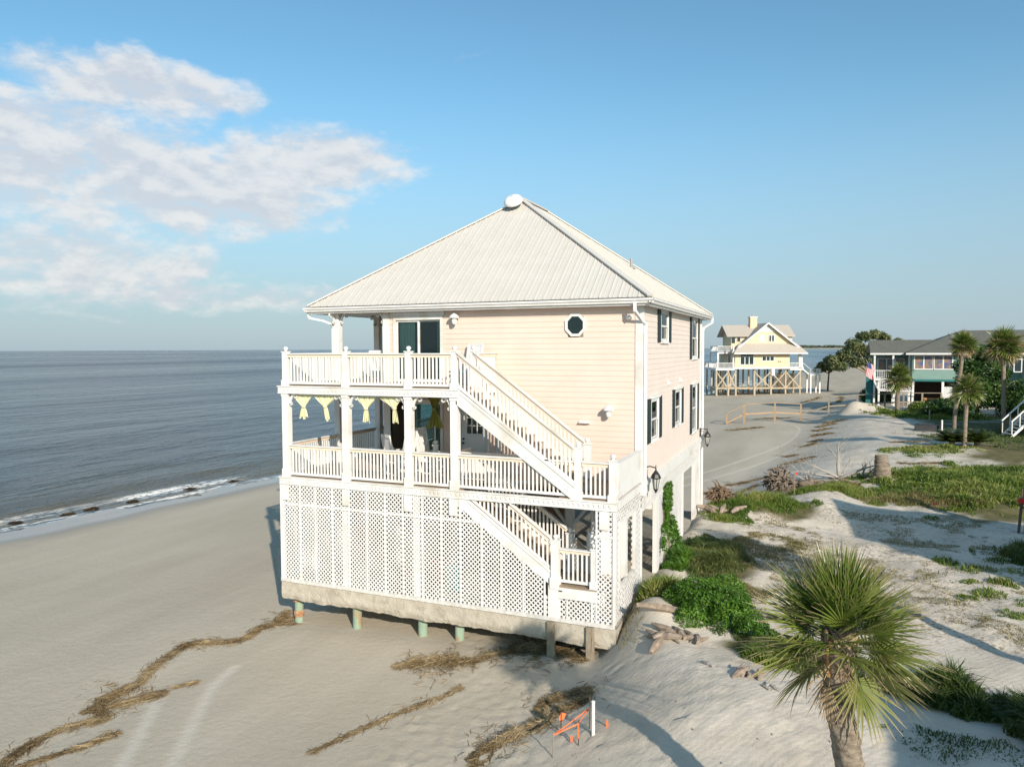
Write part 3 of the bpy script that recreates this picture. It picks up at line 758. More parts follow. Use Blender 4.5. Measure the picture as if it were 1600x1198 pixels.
for y0, y1 in ((2.86, 2.95), (5.0, 5.42), (9.75, 10.0), (12.7, 13.3)):
    B(W-0.10, y0, 0.0, W+0.03, y1, 2.42).build('pier', white, house)
B(W-0.04, 2.95, 2.38, W+0.025, DB, 2.45).build('band_rail', white, house)
B(W-0.16, 14.1, 0.0, W+0.02, DB+0.02, 3.0).build('corner_board', white, house)
B(W-0.08, 13.3, 0, W+0.01, 14.1, 2.42).build('wall_panel', white, house)
m = B(W-0.02, DF, 2.85, W+0.05, DB+0.03, 3.10); m.box(W-0.02, DF, 3.102, W+0.09, DB+0.03, 3.238); m.build('water_table', white, house)
# tall water heater seen through the framed opening
hw = tag(empty('water_heater', (9.55, 1.45, 0.0)), 'tall white water heater standing behind the framed opening in the lattice', 'water heater')
MB().tube_z(Vector((0, 0, 0)), [(0.25, 0), (0.27, 0.05), (0.27, 1.95), (0.24, 2.05), (0.10, 2.10)], 20).build('tank', mat('enamel', (0.8, 0.8, 0.78), 0.3), hw, smooth=True)
MB().tube([(0.1, 0, 2.05), (0.1, 0, 2.68)], 0.025, 8).build('pipe', mat('copper_pipe', (0.5, 0.25, 0.12), 0.4, metal=0.8), hw)
MB().tube([(-0.1, 0, 2.05), (-0.1, 0, 2.68)], 0.06, 8).build('flue', mat('zinc', (0.5, 0.5, 0.5), 0.4, metal=0.6), hw)

# --- decks
def dentils(parent, p0, p1, z, nrm):
    p0 = Vector(p0); p1 = Vector(p1); L_ = (p1-p0).length; d = (p1-p0)/L_; n = int(L_/0.135); m = MB()
    for i in range(n):
        c = p0 + d*(0.07+i*0.135)
        for k, (dz, dw) in enumerate(((0.0, 0.045), (-0.045, 0.030))):
            a = c - d*dw; b = c + d*dw; q = Vector(nrm)*0.022
            x0, x1 = sorted((a.x, b.x+q.x)); y0, y1 = sorted((a.y, b.y+q.y))
            if x1-x0 < 1e-4: x1 += 0.02
            if nrm[1]: m.box(a.x, c.y, z+dz-0.02, b.x, c.y+q.y, z+dz+0.022)
            else: m.box(c.x, a.y, z+dz-0.02, c.x+q.x, b.y, z+dz+0.022)
    m.build('dentil_trim', white, parent, kind='stuff')
def fascia(parent, x0, y0, x1, y1, zt, nrm, h=0.245):
    t = 0.045
    if nrm[1]:
        m = B(x0, y0-0.03, zt-h, x1, y0+t, zt-0.045); m.box(x0-0.02, y0-0.06, zt-0.043, x1+0.02, y0+t, zt-0.012); m.box(x0, y0-0.04, zt-h+0.001, x1, y0-0.031, zt-h+0.05)
        o = m.build('fascia', white, parent); dentils(o, (x0+0.05, y0-0.031, 0), (x1-0.05, y0-0.031, 0), zt-0.10, (0, -1, 0))
    else:
        s = nrm[0]; m = B(x0-t*s, y0, zt-h, x0+0.03*s, y1, zt-0.045); m.box(x0-t*s, y0, zt-0.043, x0+0.06*s, y1, zt-0.012)
        o = m.build('fascia', white, parent)
    return o
XL = 5.98
fascia(house, -0.03, 0, W+0.05, 0, Z1, (0, -1, 0)); fascia(house, -0.05, 0.05, -0.05, DB, Z1, (-1, 0, 0)); fascia(house, W, 0.05, W, DF, Z1, (1, 0, 0))
fascia(house, -0.03, 0, XL+0.1, 0, Z2, (0, -1, 0)); fascia(house, -0.05, 0.05, -0.05, DB, Z2, (-1, 0, 0))
fascia(house, XL, 1.25, XL, DF, Z2, (1, 0, 0))
def deck(z, x0, x1, y0, y1, holes=()):
    y = y0
    while y < y1-0.02:
        yb = min(y+0.136, y1); a = x0; segs = [(x0, x1)]
        for hx0, hx1, hy0, hy1 in holes:
            if hy0 < (y+yb)/2 < hy1: segs = [(x0, hx0), (hx1, x1)]
        for a, b in segs: B(a, y, z-0.035, b, yb, z+random.uniform(-0.002, 0.002)).build('deck_board', deckw, house)
        y = yb+0.006
deck(Z1, 0.0, W-0.02, 0.05, DF-0.03, [(6.15, 8.95, 0.1, 1.22)])
deck(Z2, 0.0, XL-0.02, 0.05, DF-0.03)
J = MB(); J2 = MB()
y = DF
while y < DB:
    J.box(0, y, Z1-0.035, WL-0.03, y+0.13, Z1); J2.box(0, y, Z2-0.035, WL-0.03, y+0.13, Z2); y += 0.136
J.build('side_deck_boards', deckw, house, kind='stuff'); J2.build('side_deck_boards', deckw, house, kind='stuff')
J = MB(); x = 0.25
while x < XL: J.box(x, 0.06, Z2-0.24, x+0.045, DF-0.05, Z2-0.037); x += 0.4
J.build('deck_joists', mat('painted_joist', (0.55, 0.5, 0.43), 0.7), house, kind='stuff')
B(0.0, 0.10, 5.742, 0.1, 1, 5.95).build('deck_end_beam', white, house)

POSTX = [0.19, 2.37, 4.48, 5.93]
def post(x, y, z0, z1, s=0.105, p=house):
    m = B(x-s, y-s, z0, x+s, y+s, z1); m.box(x-s-0.02, y-s-0.02, z0, x+s+0.02, y+s+0.02, z0+0.25); m.box(x-s-0.015, y-s-0.015, z1-0.08, x+s+0.015, y+s+0.015, z1-0.002)
    return m.build('deck_post', white, p)
for x in POSTX: post(x, 0.105, Z1-0.02, Z2-0.25)
for x in POSTX: newel(house, x, 0.10, Z2, 1.0)
for y in (2.95, 5.35, 8.0, 11.0, 14.2):
    post(0.02 if y < 3 else 0.06, y, Z1, Z2-0.25); post(0.02 if y < 3 else 0.06, y, Z2, ZE-0.01, 0.11)
newel(house, 9.46, 0.10, Z1, 1.3); newel(house, 10.37, 0.10, Z1, 1.02); 
# scroll brackets
def bracket(x, y, z, sx, axis='x', s=1.0):
    m = MB()
    pts = []
    for k in range(15):
        a = k/14*4.4; r = 0.085*(1-k/19); pts.append((0.23+r*math.cos(-a+1.57), -0.085+r*math.sin(-a+1.57)))
    sp = pts[::-1]; path = [(0.0, -0.30)]
    main = [(0.02, -0.34), (0.035, -0.22), (0.07, -0.13), (0.13, -0.055), (0.21, -0.02)]
    lo = []
    for k in range(13):
        a = k/12*4.4; r = 0.06*(1-k/18); lo.append((0.07-r*math.cos(a)*0.9, -0.30-r*math.sin(a)))
    def sweep(p2, w):
        for (a0, b0), (a1, b1) in zip(p2[:-1], p2[1:]):
            if axis == 'x': A = (x+sx*a0*s, y, z+b0*s); Bq = (x+sx*a1*s, y, z+b1*s); up = (0, 1, 0)
            else: A = (x, y+sx*a0*s, z+b0*s); Bq = (x, y+sx*a1*s, z+b1*s); up = (1, 0, 0)
            m.bar(A, Bq, w, 0.05, up=up)
    sweep(main, 0.06*s); sweep(pts, 0.035*s); sweep(lo, 0.035*s)
    c = (0.23, -0.085)
    return m.build('scroll_bracket', white, house)
for i, x in enumerate(POSTX):
    if i > 0: bracket(x-0.11, 0.10, Z2-0.25, -1)
    if i < 3: bracket(x+0.11, 0.10, Z2-0.25, 1)
bracket(0.14, 2.95, ZE-0.01, 1); bracket(0.0, 2.82, ZE-0.01, -1, 'y'); bracket(0.18, 5.35, ZE-0.01, 1); bracket(0.06, 5.2, ZE-0.01, -1, 'y'); bracket(0.06, 5.5, ZE-0.01, 1, 'y')
bracket(WL-0.02, 2.95, ZE-0.01, -1)

# railings
for x0, x1 in zip(POSTX[:-1], POSTX[1:]):
    railing(house, (x0+0.11, 0.08, Z1), (x1-0.11, 0.08, Z1)); railing(house, (x0+0.09, 0.08, Z2), (x1-0.09, 0.08, Z2))
railing(house, (6.04, 0.08, Z1), (9.37, 0.08, Z1)); railing(house, (9.56, 0.08, Z1), (10.28, 0.08, Z1))
ys = [0.2, 2.84, 5.24, 7.9, 10.9, 14.1]
for z in (Z1, Z2):
    for a, b in zip(ys[:-1], ys[1:]): railing(house, (0.03, a+0.1, z), (0.03, b-0.1 if b > 3 else b-0.02, z), sep=False)
    railing(house, (0.2, DB-0.1, z), (WL, DB-0.1, z), sep=False)
# solid right-hand parapet of the lower deck
B(W-0.06, 0.19, Z1+0.04, W+0.02, DF-0.02, Z1+0.90).build('parapet_panel', white, house)
B(W-0.11, 0.17, Z1+0.902, W+0.06, DF-0.02, Z1+0.95).build('parapet_cap', white, house)
# upper deck: return railing to the wall, and the stair head
newel(house, 5.93, 1.30, Z2, 1.0); railing(house, (5.93, 1.39, Z2), (5.93, DF-0.05, Z2))
# stairwell guard on the lower deck
newel(house, 5.30, 1.35, Z1, 0.9, 0.07); railing(house, (5.38, 1.35, Z1), (9.2, 1.35, Z1), h=0.82); railing(house, (5.30, 1.43, Z1), (5.30, 2.3, Z1), h=0.82, sep=False)
newel(house, 4.55, 1.5, Z1, 0.95, 0.06)
railing(house, (3.9, 2.6, Z1), (4.5, 1.58, Z1), h=0.9, sep=False)

# --- stairs
def stair(x0, z0, x1, z1, y0, y1, depth, clip_top=None, zclip=None):
    n = int(round((z0-z1)/0.19)); run = (x1-x0)/n; rise = (z0-z1)/n
    s = (z1-z0)/(x1-x0)
    f = None
    for yy in (y0, y1-0.05):
        poly = [(x0, yy, z0), (x1, yy, z1), (x1, yy, z1-depth), (x0, yy, z0-depth)]
        if zclip is not None:
            xc = x0 + (zclip-z0)/s; poly = [(xc, yy, zclip), (x1, yy, z1), (x1, yy, z1-depth), (x0+(zclip-z0+depth)/s, yy, zclip)]
        o = MB().prism(poly, (0, 0.05, 0)).build('stringer', white, house)
        if yy == y0:
            m = MB(); m.bar((poly[0][0], yy-0.012, poly[0][2]-0.03), (x1, yy-0.012, z1-0.03), 0.02, 0.06); m.build('stringer_trim', white, o)
    for i in range(n):
        zt = z0-rise*(i+1)
        if zclip is not None and zt > zclip+0.15: continue
        B(x0+run*i-0.02, y0+0.052, zt-0.04, x0+run*(i+1)+0.02, y1-0.052, zt).build('tread', deckw, house)
        if i: B(x0+run*i+0.0, y0+0.052, zt+0.002, x0+run*i+0.02, y1-0.052, zt+rise-0.042).build('riser', mat('riser_tan', (0.45, 0.36, 0.27), 0.7), house)
stair(6.0, 6.02, 9.42, 3.58, 0.0, 1.25, 0.44)
railing(house, (6.03, 0.04, 6.00), (9.37, 0.04, 3.55), h=0.99, lo=0.09); railing(house, (5.98, 1.22, 6.00), (9.30, 1.22, 3.56), h=0.99, lo=0.09)
newel(house, 9.36, 1.25, Z1, 1.25)
stair(6.10, 3.16, 8.82, 1.26, 0.0, 1.25, 0.40, zclip=2.985)
def rail_clip(y, p0, p1, h, zc, sep=True):
    # the railing runs up into the deck opening: start where its base passes under the fascia
    return railing(house, p0, p1, h=h, lo=0.09, sep=sep)
# balusters cut by the deck: short railing from where the stair drops below the fascia
o = railing(house, (6.28, 1.22, 3.06), (8.78, 1.22, 1.28), h=0.86, lo=0.09)
def lower_front_rail():
    x0, z0, x1, z1 = 6.46, 2.92, 8.76, 1.285; s = (z1-z0)/(x1-x0); h = 0.86
    xt = x0 + ((2.98-h) - z0)/s
    r = MB().bar((xt, 0.04, 2.98-0.06), (x1, 0.04, z1+h-0.06), 0.045, 0.085).build('rail', rail_tan, house)
    MB().bar((xt, 0.04, 2.98), (x1, 0.04, z1+h), 0.125, 0.035).build('rail_cap', white, r)
    MB().bar((x0, 0.04, z0+0.07), (x1, 0.04, z1+0.07), 0.045, 0.06).build('bottom_rail', white, r)
    n = int((x1-x0)/0.115)
    for i in range(1, n):
        x = x0+(x1-x0)*i/n; zb = z0+s*(x-x0)+0.09; zt = min(2.975, z0+s*(x-x0)+h-0.10)
        if zt-zb < 0.05: continue
        ob = bpy.data.objects.new('baluster', BAL); link(ob, r); ob.location = (x, 0.04, zb); ob.scale = (1, 1, (zt-zb)/0.8)
lower_front_rail()
newel(house, 8.86, 0.05, 0.98, 1.12, 0.10); newel(house, 9.90, 0.06, 0.98, 0.98, 0.075); newel(house, 8.86, 1.25, 0.95, 1.05, 0.09); newel(house, 9.86, 1.55, 0.95, 0.95, 0.075)
railing(house, (8.97, 0.06, 0.98), (9.82, 0.06, 0.98), h=0.92)
railing(house, (9.86, 1.64, 0.95), (9.86, 2.8, 0.2), h=0.9, sep=False); railing(house, (8.95, 1.35, 0.95), (8.95, 2.7, 0.2), h=0.9, sep=False)
B(8.70, -0.045, 0.62, 9.97, 0.0, 0.915).build('landing_fascia', white, house)
m = MB()
for k in range(9): m.box(8.68, -0.06+k*0.16, 0.917, 10.0, 0.09+k*0.16, 0.95)
m.build('landing', deckw, house)
B(8.97, -0.052, 0.80, 9.07, -0.046, 0.83).build('number_plate', lantern_m, house)
for k in range(5): B(8.98, 1.46+k*0.27, 0.76-k*0.19, 9.84, 1.75+k*0.27, 0.80-k*0.19).build('tread', deckw, house)

# --- walls
t = 0.14
OP_F = [(2.36, 4.00, 6.04, 8.02), (2.12, 3.98, 3.28, 5.36), (4.72, 5.62, 3.26, 5.33)]
WIN_R = [(5.55, 6.72, 7.34, 8.24, 'a'), (11.80, 13.15, 6.72, 8.24, 'b'), (4.12, 5.18, 4.32, 5.50, 'c'), (8.15, 9.28, 4.40, 5.56, 'd'), (11.95, 13.10, 3.75, 5.56, 'e')]
OP_R = [w[:4] for w in WIN_R]
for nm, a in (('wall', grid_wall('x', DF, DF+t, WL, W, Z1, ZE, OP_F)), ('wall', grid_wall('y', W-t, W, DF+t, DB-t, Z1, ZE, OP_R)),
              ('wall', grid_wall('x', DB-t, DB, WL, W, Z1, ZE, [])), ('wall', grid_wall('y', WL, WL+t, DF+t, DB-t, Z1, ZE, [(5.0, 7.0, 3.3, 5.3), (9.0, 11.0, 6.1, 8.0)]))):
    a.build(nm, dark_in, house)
B(WL+t, DF+t, 5.80, W-t, DB-t, 5.95).build('storey_floor', joist, house)
B(WL+t, 7.0, Z1, W-t, 7.1, 5.79).build('inner_wall', dark_in, house); B(WL+t, 7.0, 5.96, W-t, 7.1, ZE-0.02).build('inner_wall', dark_in, house)
octx, octz = 8.49, 7.77
def trimmed(ops, k=0.0): return [(a-k, b+k, c-k, d+k) for a, b, c, d in ops]
OPF2 = [(2.26, 4.10, 5.99, 8.14), (2.02, 4.08, 3.24, 5.46), (4.62, 5.72, 3.24, 5.43), (octx-0.24, octx+0.24, octz-0.24, octz+0.24)]
siding(house, 'x', DF, -1, WL+0.20, W-0.18, Z1, ZE, OPF2, peach)
siding(house, 'y', W, 1, DF+0.16, DB-0.16, Z1+0.002, ZE, trimmed(OP_R, 0.06), peach_right)
siding(house, 'y', WL, -1, DF+0.16, DB-0.16, Z1, ZE, [(5.0, 7.0, 3.3, 5.3), (9.0, 11.0, 6.1, 8.0)], peach, joined=True)
siding(house, 'x', DB, 1, WL+0.16, W-0.16, Z1, ZE, [], peach, joined=True)
for x0, y0, x1, y1 in ((W-0.18, DF-0.035, W+0.035, DF+0.16), (WL-0.035, DF-0.035, WL+0.20, DF+0.16), (W-0.16, DB-0.16, W+0.035, DB+0.035), (WL-0.03, DB-0.16, WL+0.16, DB+0.035)):
    B(x0, y0, Z1+0.003, x1, y1, ZE-0.003).build('corner_board', white, house)

def window_y(x, y0, y1, z0, z1, parent, mullion=True, sgn=1):
    """double-hung window in a wall facing +x: frame, two sashes, panes"""
    f = 0.065; m = MB(); a, b = x-0.06, x+0.04*sgn
    for q in ((y0-f, z0-f, y1+f, z0), (y0-f, z1, y1+f, z1+f), (y0-f, z0, y0, z1), (y1, z0, y1+f, z1)): m.box(a, q[0], q[1], b, q[2], q[3])
    fr = m.build('window', white, parent)
    B(x-0.02, y0-f-0.03, z1+f+0.002, x+0.09, y1+f+0.03, z1+f+0.07).build('window_crown', white, fr)
    B(x-0.02, y0-f-0.02, z0-f-0.045, x+0.07, y1+f+0.02, z0-f-0.002).build('window_sill', white, fr)
    zm = (z0+z1)/2
    for k, (za, zb, dx) in enumerate(((zm-0.02, z1, 0.0), (z0, zm+0.02, -0.03))):
        m = MB(); e = 0.05
        for q in ((y0, za, y1, za+e), (y0, zb-e, y1, zb), (y0, za+e, y0+e, zb-e), (y1-e, za+e, y1, zb-e)): m.box(x-0.025+dx, q[0], q[1], x+0.012+dx, q[2], q[3])
        s = m.build('sash', white, fr)
        B(x-0.012+dx, y0+e, za+e, x-0.004+dx, y1-e, zb-e).build('pane', pane_m, s)
    return fr
for y0, y1, z0, z1, k in WIN_R:
    w = window_y(W, y0, y1, z0, z1, house)
    if k in 'be': B(W-0.12, y0, z0, W-0.10, y1, (z0+z1)/2).build('curtain', curtain_m, w)
    sw = 0.42
    for a in (y0-0.10-sw, y1+0.10):
        m = B(W+0.012, a, z0-0.07, W+0.045, a+sw, z1+0.08)
        n = int((z1-z0)/0.075)
        for i in range(n):
            zz = z0-0.0+(z1-z0)*i/n; m.prism([(W+0.046, a+0.05, zz), (W+0.060, a+0.05, zz+0.005), (W+0.046, a+0.05, zz+0.055)], (0, sw-0.1, 0))
        m.build('shutter', shutter, house)
# octagonal window
def octagon():
    m = MB(); ro, ri = 0.355, 0.275; c = (octx, octz)
    def pt(r, k, y): a = R(22.5+45*k); return (c[0]+r*math.cos(a)*0.95, y, c[1]+r*math.sin(a))
    for k in range(8):
        m.prism([pt(ro, k, DF-0.06), pt(ro, k+1, DF-0.06), pt(ri, k+1, DF-0.06), pt(ri, k, DF-0.06)], (0, 0.07, 0))
    f = m.build('octagonal_window', white, house)
    MB().prism([pt(ri+0.005, k, DF-0.03) for k in range(8)], (0, 0.012, 0)).build('pane', pane_m, f)
    B(octx-0.24, DF-0.001, octz-0.24, octx+0.24, DF+0.03, octz+0.24).build('backing', mat('dark_room', (0.05, 0.06, 0.06), 0.9), f)
octagon()

def slider(x0, x1, z0, z1, curtain=True, head=0.10, open_=False):
    f = 0.09; m = MB(); y = DF
    for q in ((x0-f, z1, x1+f, z1+head), (x0-f, z0-0.03, x0, z1), (x1, z0-0.03, x1+f, z1), (x0, z0-0.03, x1, z0)): m.box(q[0], y-0.05, q[1], q[2], y+0.10, q[3])
    fr = m.build('sliding_door', white, house)
    xm = (x0+x1)/2
    for k, (a, b) in enumerate(((x0, xm+0.03), (xm-0.03, x1))):
        if open_ and k == 0: a, b = xm-0.1, x1-0.2
        e = 0.06; m = MB(); yy = y+0.01+k*0.045
        for q in ((a, z0, b, z0+e), (a, z1-e, b, z1), (a, z0+e, a+e, z1-e), (b-e, z0+e, b, z1-e)): m.box(q[0], yy, q[1], q[2], yy+0.035, q[3])
        s = m.build('door_leaf', white, fr)
        B(a+e, yy+0.012, z0+e, b-e, yy+0.02, z1-e).build('pane', pane_m, s)
    if curtain:
        for a, b, n in curtain:
            V = []; F_ = []; k = 40
            for i in range(k+1):
                x = a+(b-a)*i/k; yy = y+0.17+0.035*math.sin(i*n)
                V += [(x, yy, z0+0.02), (x, yy, z1-0.05)]
            for i in range(k): F_.append((2*i, 2*i+2, 2*i+3, 2*i+1))
            MB().add(V, F_).build('curtain', curtain_m, fr)
    return fr
slider(2.36, 4.00, 6.05, 8.02, [(2.38, 2.98, 0.9), (3.78, 3.98, 1.2)], 0.13)
slider(2.12, 3.98, 3.30, 5.36, [(3.6, 3.95, 1.1)], 0.10, open_=True)
B(2.20, DF-0.09, 8.155, 4.16, DF-0.026, 8.285).build('door_head_trim', white, house)
# back door with nine lights
d = MB()
f = 0.09
for q in ((4.72-f, 5.33, 5.62+f, 5.43), (4.72-f, 3.25, 4.72, 5.33), (5.62, 3.25, 5.62+f, 5.33)): d.box(q[0], DF-0.05, q[1], q[2], DF+0.05, q[3])
dr = d.build('back_door', white, house)
m = grid_wall('x', DF+0.0, DF+0.045, 4.72, 5.62, 3.25, 5.33, [(4.90, 5.44, 4.42, 5.18)]); 
lf = m.build('door_panel', door_grey, dr)
m = MB()
for i in (1, 2): m.box(4.90+0.18*i-0.012, DF-0.004, 4.42, 4.90+0.18*i+0.012, DF+0.03, 5.18)
for i in (1, 2): m.box(4.90, DF-0.002, 4.42+0.253*i-0.012, 5.44, DF+0.028, 4.42+0.253*i+0.012)
m.build('muntins', white, lf); B(4.90, DF+0.032, 4.42, 5.44, DF+0.04, 5.18).build('pane', pane_m, lf)
m = MB().tube([(4.80, DF-0.01, 4.12), (4.80, DF-0.07, 4.12)], [0.02, 0.035], 8); m.tube([(4.80, DF-0.01, 4.25), (4.80, DF-0.04, 4.25)], [0.03, 0.03], 8); m.build('door_knob', brass, lf)
B(5.95, DF-0.06, Z1, 6.09, DF-0.026, 5.7).build('wall_trim', door_grey, house)

# small wall fittings
def jelly_lamp(x, z):
    m = MB(); y = DF-0.03
    m.lathe((x, y-0.16, z+0.05), [(0.01, 0.16), (0.05, 0.13), (0.14, 0.06), (0.16, 0.0), (0.11, -0.01)][::-1], 12)
    m.tube([(x, y, z+0.12), (x, y-0.10, z+0.16), (x, y-0.16, z+0.18)], 0.018, 6)
    m.box(x-0.06, y-0.02, z+0.02, x+0.06, y+0.01, z+0.2)
    o = m.build('wall_lamp', white, house)
    MB().lathe((x, y-0.16, z-0.16), [(0.04, 0), (0.075, 0.03), (0.085, 0.12), (0.07, 0.20)], 10).build('lamp_globe', mat('frosted_glass', (0.75, 0.74, 0.70), 0.3), o, smooth=True)
jelly_lamp(4.58, 8.0); jelly_lamp(9.54, 5.25)
m = MB().prism([(8.62, DF-0.02, 4.96), (8.62, DF-0.14, 4.90), (8.62, DF-0.02, 4.86)], (0.32, 0, 0)); m.build('vent_hood', white, house)
m = MB().tube([(10.16, DF-0.02, 7.99), (10.16, DF-0.10, 7.99)], [0.05, 0.07], 10); m.tube([(10.16, DF-0.1, 7.99), (10.10, DF-0.20, 7.95)], [0.05, 0.07], 10); m.build('floodlight', white, house)
for y in (6.6, 8.9):
    MB().prism([(W+0.02, y, 6.02), (W+0.16, y, 5.92), (W+0.02, y, 5.85)], (0, 0.18, 0)).build('vent_hood', white, house)
def black_lantern(y, z):
    m = MB(); x = W+0.03
    m.box(x, y-0.06, z+0.05, x+0.03, y+0.06, z+0.42)
    m.tube([(x+0.02, y, z+0.36), (x+0.12, y, z+0.40), (x+0.30, y, z+0.36)], 0.018, 6)
    m.tube([(x+0.30, y, z+0.44), (x+0.30, y, z+0.28)], 0.014, 6)
    m.lathe((x+0.30, y, z+0.06), [(0.15, 0), (0.155, 0.02), (0.11, 0.12), (0.05, 0.20), (0.02, 0.24), (0.02, 0.28)], 8)
    m.lathe((x+0.30, y, z-0.30), [(0.01, -0.08), (0.03, -0.04), (0.05, 0), (0.07, 0.03), (0.07, 0.05)], 8)
    for k in range(6):
        a = k*math.pi/3; m.bar((x+0.30+0.06*math.cos(a), y+0.06*math.sin(a), z-0.26), (x+0.30+0.115*math.cos(a), y+0.115*math.sin(a), z+0.06), 0.014, 0.014)
    o = m.build('wall_lantern', lantern_m, house)
    MB().lathe((x+0.30, y, z-0.25), [(0.05, 0), (0.10, 0.30)], 8).build('lamp_glass', mat('lantern_glass', (0.5, 0.5, 0.45), 0.1, spec=0.8), o)
black_lantern(3.35, 3.25); black_lantern(14.1, 3.25)

# --- roof
RX0, RX1, RY0, RY1, RZ, RT = -0.90, 10.78, 2.50, 15.10, 8.50, 12.53
XA, YA, YB = 4.95, 7.5, 10.1
def roof_face(along, e0, e1, eave_fixed, sgn, hipz):
    pass
def panels(kind):
    """each ribbed sheet is a piece: cut between two lines running up the slope"""
    sp = 0.283
    if kind in ('front', 'back'):
        y0, ya = (RY0, YA) if kind == 'front' else (RY1, YB)
        def top(x): return (x-RX0)/(XA-RX0) if x < XA else (RX1-x)/(RX1-XA)
        def P(x, s): return Vector((x, y0+(ya-y0)*s, RZ+(RT-RZ)*s))
        a, b, apex = RX0, RX1, [XA]
        tdir = Vector((1, 0, 0))
    else:
        x0 = RX1 if kind == 'right' else RX0
        def top(y): return min(1, (y-RY0)/(YA-RY0), (RY1-y)/(RY1-YB))
        def P(y, s): return Vector((x0+(XA-x0)*s, y, RZ+(RT-RZ)*s))
        a, b, apex = RY0, RY1, [YA, YB]
        tdir = Vector((0, 1, 0))
    nrm = (P(a+1, 0)-P(a, 0)).cross(P(a, 1)-P(a, 0)).normalized()
    if nrm.z < 0: nrm = -nrm
    u = a; 
    while u < b-0.01:
        v = min(u+sp, b); us = [u] + [q for q in apex if u < q < v] + [v]
        poly = [P(u, 0), P(v, 0)] + [P(q, max(top(q), 0)) for q in us[::-1]]
        cl = []
        for p in poly:
            if not cl or (p-cl[-1]).length > 1e-4: cl.append(p)
        if (cl[0]-cl[-1]).length < 1e-4: cl.pop()
        if len(cl) >= 3:
            m = MB().prism([p+nrm*0.0 for p in cl], nrm*0.018)
            if top(u) > 0.02:
                m.bar(P(u, 0)+nrm*0.025+tdir*0.022, P(u, top(u))+nrm*0.025+tdir*0.022, 0.030, 0.026, up=tuple(nrm))
            if top(min(u+sp/2, b)) > 0.02 and u+sp/2 < b:
                m.bar(P(u+sp/2, 0)+nrm*0.022, P(u+sp/2, top(u+sp/2))+nrm*0.022, 0.03, 0.010, up=tuple(nrm))
            m.build('roof_panel', roofm, house)
        u = v
for k in ('front', 'right', 'left', 'back'): panels(k)
A_ = [(RX0, RY0), (RX1, RY0), (RX1, RY1), (RX0, RY1)]
for (x, y), tp in zip(A_, ((XA, YA), (XA, YA), (XA, YB), (XA, YB))):
    MB().bar((x, y, RZ+0.05), (*tp, RT+0.05), 0.22, 0.04).build('hip_cap', roofm, house)
MB().bar((XA, YA-0.05, RT+0.055), (XA, YB+0.05, RT+0.055), 0.24, 0.045).build('ridge_cap', roofm, house)
# soffit, fascia and gutters
B(RX0+0.06, RY0+0.06, ZE+0.0, RX1-0.06, RY1-0.06, ZE+0.03).build('soffit', mat('soffit_white', (0.70, 0.69, 0.66), 0.6), house)
for q in ((RX0+0.05, RY0+0.03, RX1-0.05, RY0+0.058), (RX0+0.05, RY1-0.058, RX1-0.05, RY1-0.03), (RX0+0.03, RY0+0.03, RX0+0.049, RY1-0.03), (RX1-0.049, RY0+0.03, RX1-0.03, RY1-0.03)):
    B(q[0], q[1], ZE-0.02, q[2], q[3], RZ-0.03).build('eave_fascia', white, house)
def gutter(p0, p1, out):
    p0 = Vector(p0); p1 = Vector(p1); o = Vector(out); up = Vector((0, 0, 1))
    prof = [(0.0, 0.13), (0.0, 0.0), (0.075, 0.0), (0.09, 0.05), (0.13, 0.085), (0.13, 0.135), (0.118, 0.135), (0.118, 0.09), (0.08, 0.055), (0.065, 0.012), (0.012, 0.012), (0.012, 0.13)]
    n = len(prof); vs = [p0+o*a+up*b for a, b in prof]+[p1+o*a+up*b for a, b in prof]
    MB().add(vs, [(i, (i+1) % n, n+(i+1) % n, n+i) for i in range(n)]).build('gutter', gutter_m, house)
zg = RZ-0.16
gutter((RX0-0.09, RY0+0.029, zg), (RX1+0.09, RY0+0.029, zg), (0, -1, 0)); gutter((RX1-0.029, RY0-0.09, zg), (RX1-0.029, RY1+0.09, zg), (1, 0, 0))
gutter((RX0+0.029, RY1+0.09, zg), (RX0+0.029, RY0-0.09, zg), (-1, 0, 0)); gutter((RX1+0.09, RY1-0.029, zg), (RX0-0.09, RY1-0.029, zg), (0, 1, 0))
def spout(pts, w=0.085, h=0.065):
    m = MB()
    for a, b in zip(pts[:-1], pts[1:]): m.bar(a, b, w, h)
    m.build('downpipe', gutter_m, house)
spout([(W-0.10, RY0-0.05, zg+0.02), (W-0.10, RY0-0.03, 8.12), (W+0.02, DF-0.09, 7.86), (W+0.095, DF+0.09, 7.78), (W+0.095, DF+0.09, 2.85)])
spout([(RX1+0.06, RY1+0.02, zg), (RX1+0.05, RY1, 8.2), (W+0.10, DB+0.02, 7.95), (W+0.09, DB-0.05, 7.8), (W+0.11, DB-0.05, 3.1), (W+0.16, DB-0.05, 2.9), (W+0.09, DB-0.05, 2.7), (W+0.09, DB-0.05, 0.1)])
spout([(RX0-0.02, RY0+0.1, zg), (RX0+0.02, RY0+0.1, 8.15), (-0.42, 2.75, 8.05), (-0.16, 2.84, 7.95), (-0.13, 2.90, 7.8), (-0.13, 2.90, Z2+0.1)])
